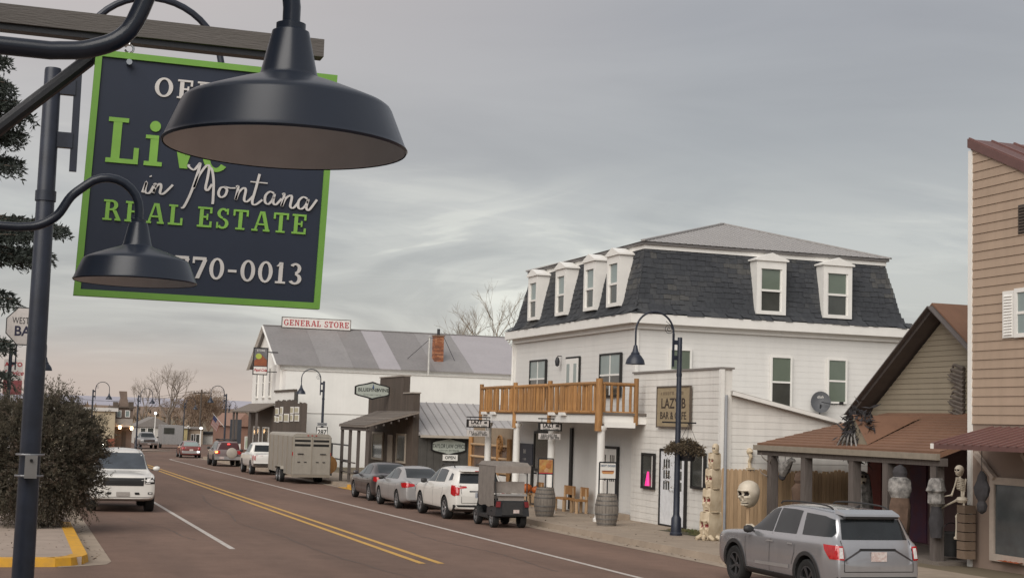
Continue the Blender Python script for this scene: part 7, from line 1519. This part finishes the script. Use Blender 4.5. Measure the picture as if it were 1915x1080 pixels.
def porch_ghouls():
    def at(x,y,X=Xh-.05): return PX(x,y,X)
    zc=HZE-.30
    p=at(1684,868); rag('hanging_ghoul','hanging black hooded figure wrapped in grey rags under the porch beam',p,[(0,.02,.02,0),(-.06,.12,.12,0),(-.18,.16,.16,0),(-.28,.14,.14,1),(-.34,.24,.22,1),(-.60,.27,.24,1),(-.75,.20,.2,2),(-.95,.25,.22,2),(-1.35,.22,.2,2),(-1.75,.15,.12,2)],ragm,hang=max(.02,zc-p.z))
    p=at(1752,893); rag('hanging_lantern_ghoul','hanging grey caged bundle decoration beside the toy skeleton',p,[(0,.12,.12,1),(-.05,.16,.16,1),(-.24,.20,.2,1),(-.28,.22,.22,1),(-.33,.17,.17,1),(-.55,.18,.18,1),(-.62,.10,.1,0),(-.95,.16,.14,0),(-1.3,.12,.12,0)],ragm,hang=max(.02,zc-p.z))
    p=PX(1836,880,19.0); rag('hanging_bat','dark hanging bat shape under the red awning',p,[(0,.03,.03,0),(-.10,.08,.10,0),(-.20,.07,.14,0),(-.34,.09,.24,0),(-.5,.08,.20,0),(-.62,.05,.10,0),(-.70,.10,.12,0),(-.82,.08,.10,0),(-.88,.02,.02,0)],ragm,hang=max(.02,2.5-p.z))
    p=at(1496,880,HXE+.3); rag('brown_ghoul','brown shaggy figure leaning on the second porch post',p,[(0,.03,.03,2),(-.08,.12,.12,2),(-.25,.14,.14,2),(-.32,.10,.10,2),(-.45,.20,.19,2),(-.8,.17,.17,2),(-1.3,.2,.19,2),(p.z*-1+gz(33)+.28,.24,.22,2)],ragm)
    p=at(1612,880,HXE+.9); t=rag('white_mask_ghoul','white masked ghost figure between the porch posts',p,[(0,.05,.05,1),(-.08,.16,.16,1),(-.25,.20,.2,1),(-.5,.22,.22,1),(-1.0,.26,.26,0),(p.z*-1+gz(31)+.28,.28,.28,0)],ragm)
    MB().lathe([(.001,-.13),(.08,-.12),(.13,-.05),(.15,.1)],c=(-.10,-.12,-.20),n=14,axis='y').build('mask',bone2,t,smooth=True)
    for dx,dz,rx in ((-.15,-.13,.035),(-.06,-.13,.03),(-.11,-.27,.03)): MB().lathe([(.001,-.285),(rx,-.27),(rx*.8,-.22)],c=(dx,.0,dz),n=8,axis='y').build('mask_hole',hole,t)
    # twisted branch creature hung between first posts
    p=at(1470,866,HXE+.1); t=thing('branch_creature','grey twisted branch creature hanging between the first porch posts','decoration',p)
    MB().tube(catmull([(0,.55,.22),(0,.40,.05),(0,.28,-.16),(0,.20,-.28)],5),[.02]*16,6).build('limb',ragm[1],t); MB().tube(catmull([(0,.18,-.3),(0,.05,-.12),(0,-.12,.0),(0,-.30,.10),(0,-.45,.08)],5),[.10,.11,.13,.14,.15,.15,.15,.14,.13,.12,.11,.10,.09,.08,.07,.06,.05,.05,.05,.04,.04],8).build('body',ragm[1],t,smooth=True); MB().lathe([(.001,-.10),(.08,-.06),(.1,.02),(.06,.1),(.001,.12)],c=(0,.20,-.36),n=10,axis='z').build('head',ragm[0],t,smooth=True)
    for yy in (.05,-.30): MB().cyl((0,yy,0),(0,yy,zc-p.z),.008,n=5).build('cord',black_trim,t)
    # black gauze bundle thrown over the porch gable
    q=PX(1605,805,HXE+.45); n=1500; P_=np.stack([q.x+rng.normal(0,.10,n),q.y+rng.normal(0,.17,n),q.z+rng.normal(0,.24,n)],1); D=rng.normal(0,1,(n,3)); D[:,2]-=.6; D/=np.linalg.norm(D,axis=1,keepdims=True)
    t=thing('black_gauze','tangled black gauze decoration draped on the porch gable','decoration',q); link_mesh('gauze',leafmesh('gauze',P_-np.array(q),D,rng.normal(0,1,(n,3)),rng.uniform(.15,.4,n),rng.uniform(.01,.04,n),[ragm[0]]),t)['kind']='stuff'
    for k in range(5): MB().tube(catmull([(0,0,.1),(-.25,.12*(k-2),-.1),(-.32,.22*(k-2),-.38)],4),.022,6).build('leg',ragm[1],t)
    # antler twigs on the first post, cracked poster figure on the gable
    p=at(1437,855,HXE-.02); t=thing('antler_twigs','bare antler twigs wired to the first porch post','decoration',p)
    for pts in ([(0,.05,-.1),(-.08,.18,.0),(-.1,.25,.12)],[(0,.05,-.5),(-.1,.2,-.42),(-.12,.26,-.3)],[(0,-.1,-.15),(-.1,-.3,-.1),(-.12,-.42,.0)]): MB().tube(pts,[.022,.016,.008],6).build('twig',grey_wood,t,smooth=True)
    p=PX(1795,720,HX-.06); t=thing('gable_creature','faded grey vine creature decoration clinging to the gable wall','decoration',p)
    for k in range(16):
        a=random.uniform(-1,1); z=.5-k*.11; MB().tube(catmull([(-.03,-.2,z-.1),(-.08,.12+.1*math.sin(k),z),(-.05,.32+.12*a,z+.12*a)],4),[.06,.055,.05,.05,.04,.035,.03,.02,.015][:9],6).build('vine',M('vine_grey',(.15,.125,.105),.9,scale=6,col2=(.09,.075,.065)),t,smooth=True)
    # orange cloth and dark bin on the porch floor
    q=PG(1730,1055,.3); t=thing('orange_cloth','crumpled orange cloth on the porch floor behind the grey SUV','cloth',(20.2,q.y,gz(28)+.27)); b=MB(); n=14; vs=[(x/n*.9-.45,y/n*.7-.35,.10+.08*math.sin(x*1.3)*math.cos(y*1.7)*(1-abs(x/n*2-1))) for x in range(n+1) for y in range(n+1)]
    b.add(vs,[(x*(n+1)+y,(x+1)*(n+1)+y,(x+1)*(n+1)+y+1,x*(n+1)+y+1) for x in range(n) for y in range(n)]).build('fabric',M('orange_fabric',(.45,.09,.02),.8),t,smooth=True)
    t=thing('porch_bin','dark plastic tub beside the toy skeleton','bin',(20.05,TY1+.75,gz(28)+.27)); MB().lathe([(.17,0),(.22,.5),(.24,.5),(.24,.54),(.21,.54),(.19,.1),(.001,.1)],n=18).build('tub',plastic,t,smooth=30); MB().tube(arc((0,0,.5),.24,0,PI,10),.01,5).build('handle',black_metal,t)
porch_ghouls()
# ================================================================== VEGETATION
def grass_patch():
    n=5200; y=rng.uniform(33.2,38.4,n); x=rng.uniform(17.35,18.38,n); keep=(x>17.35+.4*np.abs(np.sin(y*1.3))*(y>36.5)); x,y=x[keep],y[keep]; n=len(x); z=np.array([gz(v)+.149 for v in y])
    D=np.stack([rng.normal(0,.4,n),rng.normal(0,.4,n),np.ones(n)],1); D/=np.linalg.norm(D,axis=1,keepdims=True)
    me=leafmesh('grass',np.stack([x,y,z],1),D,rng.normal(0,1,(n,3)),rng.uniform(.03,.08,n),rng.uniform(.004,.010,n),[M('grass_green',(.085,.105,.035),.9),M('grass_brown',(.15,.12,.055),.9)],(rng.uniform(0,1,n)>.55).astype(int)); o=link_mesh('grass',me); props(o,'strip of short grass round the lamp foot and skull tower','grass',kind='stuff')
    strip('soil_strip',lambda v:17.3,lambda v:18.4,[33,36,38.4],.153,M('soil',(.07,.062,.035),.95,var=.3,scale=9))
grass_patch()
def bush():
    c=np.array([.50,38.4,1.50]); rad=np.array([1.66,1.5,1.58]); t=thing('round_bush','big dark evergreen bush overhanging the kerb in front of the white SUV','bush',(c[0],c[1],gz(38)+.15))
    def lumpf(d): return 1+.10*np.sin(d[:,0]*5+1)*np.cos(d[:,2]*6)+.09*np.sin(d[:,1]*9+d[:,2]*7)+.07*np.sin(d[:,0]*13+d[:,2]*10)
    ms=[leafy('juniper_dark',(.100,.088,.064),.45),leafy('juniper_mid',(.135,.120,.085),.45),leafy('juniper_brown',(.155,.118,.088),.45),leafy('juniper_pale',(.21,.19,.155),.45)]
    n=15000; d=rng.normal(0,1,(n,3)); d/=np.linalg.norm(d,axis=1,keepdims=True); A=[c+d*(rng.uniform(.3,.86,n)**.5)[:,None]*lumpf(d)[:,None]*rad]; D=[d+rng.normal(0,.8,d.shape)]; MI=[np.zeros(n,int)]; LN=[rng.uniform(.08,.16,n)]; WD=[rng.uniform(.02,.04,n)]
    # sprays: short curved twigs set with scale leaves
    S=2600; d=rng.normal(0,1,(S,3)); d/=np.linalg.norm(d,axis=1,keepdims=True); base=c+d*(rng.uniform(.72,.98,S))[:,None]*lumpf(d)[:,None]*rad; dirn=d*.8+rng.normal(0,.45,d.shape)+np.array([0,0,.45]); low=base[:,2]<.75
    dirn[low]+=np.array([0,0,-1.5]); dirn/=np.linalg.norm(dirn,axis=1,keepdims=True); ln=rng.uniform(.18,.42,S); ln[d[:,2]>.75]*=1.25; tone=rng.choice(4,S,p=[.30,.45,.22,.03])
    for k in range(34):
        u=rng.uniform(0,1,S); p=base+dirn*(ln*u)[:,None]+rng.normal(0,.022,(S,3)); p[:,2]-=.10*u*u*ln; A.append(p); D.append(dirn+rng.normal(0,.55,(S,3))); MI.append(np.where(rng.uniform(0,1,S)<.75,tone,rng.integers(0,3,S))); LN.append(rng.uniform(.035,.075,S)); WD.append(rng.uniform(.006,.012,S))
    # hanging skirt over the pavement
    m=230; a=rng.uniform(-2.3,-.25,m); b0=np.stack([c[0]+np.cos(a)*rng.uniform(.4,1.15,m),c[1]+np.sin(a)*1.25,rng.uniform(.45,.9,m)],1); hl=rng.uniform(.25,.8,m)
    for k in range(24):
        u=rng.uniform(0,1,m); p=b0+np.stack([rng.normal(0,.02,m),rng.normal(0,.02,m),-hl*u],1); p[:,2]=np.maximum(p[:,2],gz(38)+.17); A.append(p); D.append(np.array([0,0,-1.])+rng.normal(0,.4,(m,3))); MI.append(rng.choice(4,m,p=[.2,.4,.2,.2])); LN.append(rng.uniform(.04,.08,m)); WD.append(rng.uniform(.006,.012,m))
    A,D,MI,LN,WD=np.vstack(A),np.vstack(D),np.concatenate(MI),np.concatenate(LN),np.concatenate(WD); k=A[:,2]>gz(38)+.16; A,D,MI,LN,WD=A[k],D[k],MI[k],LN[k],WD[k]; D/=np.linalg.norm(D,axis=1,keepdims=True)
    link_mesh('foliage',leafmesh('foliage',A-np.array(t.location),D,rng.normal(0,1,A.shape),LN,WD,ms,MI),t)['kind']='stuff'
    for k in range(9):
        a=k*.7; MB().tube(catmull([(0,0,-.02),(.2*math.cos(a),.2*math.sin(a),.6),(.7*math.cos(a),.7*math.sin(a),1.6+.3*math.sin(k))],4),[.07,.065,.06,.055,.05,.045,.04,.03,.02],6).build('stem',brown_board,t,smooth=True)
bush()
def spruce():
    SY=19.4; base=Vector((-1.75,SY,gz(SY)+.0)); t=thing('spruce_tree','dark blue green spruce reaching in behind the nearest dark pole','tree',base); H=10.5
    MB().tube([(0,0,0),(.03,0,5),(0,.03,10),(0,0,H)],[.26,.19,.10,.02],10).build('trunk',M('spruce_bark',(.09,.07,.055),.95,bump=.4,bscale=14),t,smooth=True)
    P_=[];D_=[];st_=MB(); rs=random.Random(11)
    tips=[(125,425,3),(95,470,2),(60,440,2),(45,250,2),(58,215,2),(40,300,2),(22,160,2),(15,110,1),(30,190,1),(70,480,1),(28,560,1),(20,640,1),(18,700,1)]
    brs=[]
    for x,y,k in tips:
        for j in range(k+1):
            yy=SY+rs.uniform(-.5,.5); q=PY(x-10*j,y+rs.uniform(-14,14)*(j>0),yy)-base; brs.append((Vector((0,0,q.z+.32+rs.uniform(-.1,.15))),q))
    for i in range(150):        # the rest of the tree, out of frame to the left and behind
        z=2.6+(H-2.9)*(i/150); a=rs.uniform(PI*.55,PI*1.45); L_=2.0*(1-z/H)**.8+.2; brs.append((Vector((0,0,z)),Vector((L_*math.cos(a),L_*math.sin(a),z-.35*L_))))
    for a,e in brs:
        Lb=(e-a).length; mid=a.lerp(e,.55)+Vector((0,0,-.12*Lb*.5)); st_.tube([a,mid,e],[.035,.022,.006],5)
        nt=int(22+Lb*26)
        for k in range(nt):
            u=.22+.78*k/nt; p=a.lerp(mid,u/.55) if u<.55 else mid.lerp(e,(u-.55)/.45); d=(e-a).normalized(); side=Vector((-d.y,d.x,0)); s=1 if k%2 else -1; tl=(.30*(1-u)+.13)*rs.uniform(.7,1.2); td=(d*.75+side*s*.75+Vector((0,0,rs.uniform(-.75,.3)))).normalized()
            m=int(9+tl*48)
            for q in range(m):
                w_=q/m; pp=p+td*(tl*w_)-Vector((0,0,.08*w_*w_)); nd=(td*.8+Vector((rs.gauss(0,.6),rs.gauss(0,.6),rs.gauss(.1,.6)))).normalized(); P_.append(pp); D_.append(nd)
    st_.build('branches',MATS['spruce_bark'],t,kind='stuff'); n=len(P_); P_=np.array(P_); D_=np.array(D_)
    link_mesh('crown',leafmesh('crown',P_,D_,rng.normal(0,1,(n,3)),rng.uniform(.05,.10,n),rng.uniform(.007,.014,n),[leafy('spruce_dark',(.052,.064,.052)),leafy('spruce_blue',(.09,.105,.095))],rng.integers(0,2,n)),t)['kind']='stuff'
spruce()
def bare_tree(name,label,base,H,spread,seed,mat,levels=5,r0=.2,group=None,n0=4,twig=1.,up=.35,leaf=0):
    rs=random.Random(seed); t=thing(name,label,'tree',base,group=group); trunk=MB(); cr=MB()
    def grow(p,d,L_,r_,lv):
        k=3; pts=[p]; dd=d.copy()
        for i in range(k): dd=(dd+Vector((rs.gauss(0,.13),rs.gauss(0,.13),rs.gauss(.04,.08)))).normalized(); pts.append(pts[-1]+dd*(L_/k))
        (trunk if lv==0 else cr).tube(pts,[r_*(1-.45*i/k) for i in range(k+1)],6 if lv<2 else 4 if lv<3 else 3)
        if lv>=levels: return
        nb=n0 if lv==0 else rs.choice((2,3,3)) if lv<levels-1 else rs.choice((3,4))
        for b_ in range(nb):
            a=rs.uniform(0,2*PI); sp=spread*rs.uniform(.6,1.2); o=dd.orthogonal().normalized(); o2=dd.cross(o); nd=(dd+(o*math.cos(a)+o2*math.sin(a))*sp+Vector((0,0,up*.4))).normalized(); q=pts[-1] if b_<2 else pts[-2].lerp(pts[-1],rs.random()); grow(q,nd,L_*rs.uniform(.62,.82),r_*.55,lv+1)
    grow(Vector((0,0,0)),Vector((rs.gauss(0,.05),rs.gauss(0,.05),1)),H*.30,r0,0)
    trunk.build('trunk',mat,t,smooth=True); cr.build('crown',mat,t,kind='stuff')
    if leaf:
        V=np.array(cr.v); V=V[V[:,2]>H*.22]; n=leaf; P_=V[rng.integers(0,len(V),n)]+rng.normal(0,.22,(n,3)); D=rng.normal(0,.6,(n,3)); D[:,2]+=.5; D/=np.linalg.norm(D,axis=1,keepdims=True)
        link_mesh('dry_leaves',leafmesh('dry_leaves',P_,D,rng.normal(0,1,(n,3)),rng.uniform(.15,.42,n),rng.uniform(.02,.05,n),[leafy('dry_leaf_a',(.30,.21,.14)),leafy('dry_leaf_b',(.22,.155,.105))],rng.integers(0,2,n)),t)['kind']='stuff'
    return t
bark=M('bare_bark',(.21,.17,.13),.95,var=.25,scale=5); twigm=M('brown_twig',(.22,.155,.11),.95,var=.25,scale=4); pale=M('pale_twig',(.20,.165,.135),.95)
q=PY(905,600,128); bare_tree('bare_tree','tall bare tree rising behind the store roof beside the hotel',(q.x,128,gz(128)),15.5,.62,4,bark,6,.34,n0=6)
q=PY(940,600,140); bare_tree('bare_tree','smaller bare tree behind the store roof, partly hidden by the mansard',(q.x,140,gz(140)),14.,.6,9,bark,6,.3)
q=PY(312,760,235); bare_tree('bare_tree','large bare cottonwood beyond the far bend of the street',(q.x,235,gz(235)),11.5,.62,21,pale,6,.32)
q=PY(270,760,245); bare_tree('bare_tree','smaller bare cottonwood left of the large one at the bend',(q.x,245,gz(245)),9.5,.6,5,pale,6,.26)
for i,(x,Y,H) in enumerate(((352,222,8.2),(372,218,8.4),(392,230,8.0),(410,240,6.8),(335,240,7.4),(445,260,5.5))):
    q=PY(x,780,Y); bare_tree('brown_willow',('dense brown willow behind the yellow shed','tall brown willow behind the far white garage','brown willow right behind the slanted flag','brown willow just right of the flag lamp','low brown willow left of the utility pole','far low willow over the reddish roofs')[i],(q.x,Y,gz(Y)-.2),H,.75,30+i,twigm,6,.16,group='brown willows beyond the bend',n0=7,up=.2,leaf=2600)
def far_wood():
    b=MB(); n=9000; x=rng.uniform(-260,420,n); y=rng.uniform(330,620,n); h=rng.uniform(1.,5.5,n)*(.6+.4*np.sin(x*.05)); P_=np.stack([x,y,np.full(n,-1.6)+rng.uniform(0,1,n)*h],1); D=rng.normal(0,.5,(n,3)); D[:,2]+=1; D/=np.linalg.norm(D,axis=1,keepdims=True)
    o=link_mesh('far_brush',leafmesh('far_brush',P_,D,rng.normal(0,1,(n,3)),rng.uniform(1.2,3.2,n),rng.uniform(.15,.5,n),[twigm,M('far_brush_tan',(.24,.17,.115),.95),M('far_brush_dark',(.10,.075,.055),.95)],rng.integers(0,3,n))); props(o,'brown brush and leafless trees along the far end of town','woodland',kind='stuff')
far_wood()
# ================================================================== FAR END OF THE STREET
def box_house(name,label,x0,x1,yt,yb,Y,depth,wall,roofm,roof='flat',wins=(),over=.25,band=None,door=None):
    a,e=PY(x0,(yt+yb)/2,Y),PY(x1,(yt+yb)/2,Y); zt=PY((x0+x1)/2,yt,Y).z; zb=gz(Y)-.1
    t=thing(name,label,'building',(a.x,Y,gz(Y))); MB().box(a.x,e.x,Y,Y+depth,zb,zt).build('wall',wall,t,world=True)
    if roof=='flat': MB().box(a.x-over,e.x+over,Y-over,Y+depth+over,zt,zt+(band or .25)).build('roof',roofm,t,world=True)
    else:
        zr=PY((x0+x1)/2,roof,Y).z; m=(a.x+e.x)/2; MB().add([(a.x-over,Y-over,zt),(e.x+over,Y-over,zt),(m,Y-over,zr),(a.x-over,Y+depth,zt),(e.x+over,Y+depth,zt),(m,Y+depth,zr)],[(0,1,2),(5,4,3),(0,2,5,3),(1,4,5,2),(0,3,4,1)]).build('roof',roofm,t,world=True)
    for wx0,wx1,wy0,wy1,m in wins:
        p,q=PY(wx0,wy1,Y),PY(wx1,wy0,Y); window(t,fS(Y),p.x,q.x,p.z,q.z,white_trim,m,fr=.07,rail=False)
    if door:
        p,q=PY(door[0],door[2],Y),PY(door[1],door[2],Y); MB().box(p.x,q.x,Y-.05,Y+.02,zb,p.z).build('door',door[3],t,world=True)
    return t
cream=M('cream_wall',(.44,.37,.26),.8,var=.06,scale=.5,streak=.08); roofw=M('roof_white',(.55,.53,.50),.7); roofg=M('roof_grey_far',(.21,.19,.175),.8); brickr=M('brick_far',(.22,.075,.045),.9,var=.2,scale=2)
t=box_house('beige_building','plain beige building with a pale flat roof rising behind the bush',92,214,767,845,153,14,cream,roofw,band=.35)
p=PY(205,830,152.9); MB().box(PY(200,830,152.9).x,PY(214,830,152.9).x,152.8,153.0,gz(153),PY(205,819,152.9).z).build('brick_base',brickr,t,world=True)
bw=M('brown_facade',(.14,.10,.08),.85,scale=1.5,col2=(.20,.15,.12))
t=box_house('brown_hall','brown wooden hall with a peaked tower and two lit lanterns',214,247,762,842,155,9,bw,brown_board,band=.15,wins=((219,226,768,778,glass_b),(235,242,768,778,glass_b)),door=(228,236,805,brown_board))
a,m_,e=PY(221,760,155),PY(231,731,155),PY(242,760,155); MB().prism([(a.x,a.z),(e.x,a.z),(e.x-.25,a.z+.9),(m_.x+.35,m_.z),(m_.x-.35,m_.z),(a.x+.25,a.z+.9)],-1.5,.05,fS(155)).build('tower_gable',bw,t,world=True)
for x in (216,245): p=PY(x,760,155); MB().box(p.x-.25,p.x+.25,154.8,155.3,p.z-.3,p.z+.5).build('pinnacle',brown_board,t,world=True)
p,q=PY(214,797,154),PY(248,783,154); MB().box(p.x,q.x,153.6,155,p.z,q.z).build('awning',M('awning_pale',(.30,.27,.24),.8),t,world=True)
glow=M('lantern_glow',(.8,.5,.3),.4,emit=(1,.62,.32),estr=7)
for x,y in ((224,798),(246,800)):
    p=PY(x,y,153.5); s=thing('wall_lantern',('lit lantern by the brown hall door, on the beige building side','lit lantern at the corner of the brown hall beside the arched lamp')[x>230],'lantern',(p.x,153.5,p.z)); MB().lathe([(.001,-.20),(.12,-.14),(.14,0),(.12,.14),(.001,.20)],n=10).build('glass',glow,s,smooth=True); MB().lathe([(.16,.16),(.001,.30)],n=8).build('cap',black_metal,s); MB().bar((0,.0,.25),(0,.2,.25),.04,.04,up=(1,0,0)).build('arm',black_metal,s)
box_house('white_cottage','white cottage with a grey hip roof behind the silver pickup',252,322,798,845,200,10,M('far_white',(.50,.48,.44),.8),roofg,roof=779,wins=((263,272,800,808,glass_d),(276,287,800,808,glass_d)))
box_house('yellow_shed','yellow shed with a pale flat roof right of the silver pickup',318,351,800,838,203,8,M('yellow_wall',(.48,.40,.20),.8,streak=.15),roofw,band=.2)
box_house('tan_shop','low tan shop with a dark doorway beyond the red hatchback',351,379,802,838,204,8,M('tan_far',(.34,.27,.20),.8),roofg,wins=((357,362,812,830,glass_d),(366,373,812,828,glass_d)),door=(362,365.5,811,black_trim))
box_house('white_garage','white garage with a dark eave right of the tan shop',379,408,812,836,206,8,M('far_white',(.50,.48,.44)),black_trim,band=.35)
box_house('reddish_shop','reddish roofed brick shop beyond the general store front',440,474,797,845,134,16,M('red_far',(.235,.13,.095),.85,scale=1),M('red_roof_far',(.26,.15,.11),.8),roof=772,wins=((458,469,817,838,M('poster_green',(.32,.42,.25),.5,scale=2,col2=(.6,.58,.55))),))
p,q=PY(429,828,131),PY(452,784,131); t=thing('dark_panel_sign','tall dark panel standing between the flag lamp and the brick shop','sign',(p.x,131,gz(131))); MB().box(p.x,q.x,130.9,131.1,p.z,q.z).build('panel',M('panel_slate',(.045,.05,.06),.6,scale=2),t,world=True); MB().box(p.x,q.x,130.95,131.05,gz(131),p.z-.01).build('base',white_trim,t,world=True)
t=thing('box_trailer','grey box trailer behind the silver pickup','trailer',(17.3,178,gz(178))); MB().box(-1.2,1.2,-2.5,2.5,.5,2.7).build('body',M('trailer_grey',(.27,.26,.255),.6,streak=.1),t); MB().box(-1.0,.2,-2.54,-2.49,1.7,2.4).build('front_window',glass_d,t)
tm,km=wheel_mesh(.34,.22)
for s in (1,-1):
    for y in (-.4,.5): o=link_mesh('wheel',tm,t); o.location=(s*1.1,y,.34); link_mesh('rim',km,o)
def upole(label,x,yt,Y,arm=True):
    q=PY(x,yt,Y); t=thing('utility_pole',label,'utility pole',(q.x,Y,gz(Y)-.1),group='far utility poles'); h=q.z-gz(Y)+.1; MB().cyl((0,0,0),(0,0,h),.16,.11,8).build('pole',brown_board,t,smooth=True)
    if arm: MB().box(-1.2,1.2,-.06,.06,h-.55,h-.4).build('cross_arm',brown_board,t)
    for a in (-1,-.4,.4,1): MB().cyl((a,0,h-.4),(a,0,h-.25),.04,n=6).build('insulator',plastic,t)
    return q
u=[upole('utility pole above the brown willows',377,728,212),upole('thin pale pole left of the yellow shed',318,775,199,False),upole('utility pole over the beige building roof',110,738,300)]
for k in range(2):
    a,e=Vector(u[0])+Vector((-1+2*k,0,-.2)),Vector(u[2])+Vector((-1+2*k,0,-.2)); pts=[a.lerp(e,i/16)-Vector((0,0,1.2*math.sin(PI*i/16))) for i in range(17)]; o=MB().tube(pts,.025,4).build('power_line',black_trim); props(o,('upper power line sagging across the far end of the street','lower power line sagging across the far end of the street')[k],'cable')
for i,(x,y,Y,lab) in enumerate(((291,772,190,'bright globe lamp over the white cottage'),(376,800,190,'bright globe lamp before the white garage'),(352,797,195,'dim globe lamp over the tan shop corner'))):
    q=PY(x,y,Y); t=thing('globe_lamp',lab,'street lamp',(q.x,Y,gz(Y)),group='lit globe lamps at the bend'); h=q.z-gz(Y); MB().cyl((0,0,0),(0,0,h-.1),.07,.05,8).build('post',white_trim if i<2 else black_metal,t); MB().lathe([(.001,-.15),(.11,-.10),(.15,0),(.11,.10),(.001,.15)],c=(0,0,h),n=12).build('globe',M('globe_glow',(.8,.8,.75),.4,emit=(1,.93,.82),estr=5) if i<2 else M('globe_dim',(.6,.57,.52),.4),t,smooth=True); MB().lathe([(.09,-.18),(.001,-.10)],c=(0,0,h),n=8).build('collar',black_metal,t)

# fallen leaves and grit caught along the gutters and pavement edges
def litter():
    n=900; y=np.concatenate([rng.uniform(26,72,560),rng.uniform(30.5,60,340)]); x=np.concatenate([np.where(rng.uniform(0,1,560)<.6,XC-.05-np.abs(rng.normal(0,.12,560)),rng.uniform(XC+.2,XC+3.2,560)),np.where(rng.uniform(0,1,340)<.5,1.58+np.abs(rng.normal(0,.12,340)),rng.uniform(-.6,1.15,340))])
    up=(x>XC)|(x<1.4); z=np.array([gz(v) for v in y])+np.where(up,.156,.014); D=rng.normal(0,1,(n,3)); D[:,2]=np.abs(D[:,2])*.15; D/=np.linalg.norm(D,axis=1,keepdims=True); N_=np.tile(np.array([0,0,1.]),(n,1))+rng.normal(0,.2,(n,3))
    o=link_mesh('fallen_leaves',leafmesh('fallen_leaves',np.stack([x,y,z],1),D,N_,rng.uniform(.03,.09,n),rng.uniform(.012,.03,n),[M('leaf_litter',(.16,.10,.05),.9),M('leaf_litter_dark',(.07,.05,.035),.9)],rng.integers(0,2,n))); props(o,'scattered dry leaves along the gutters and pavement edges','leaves',kind='stuff')
litter()
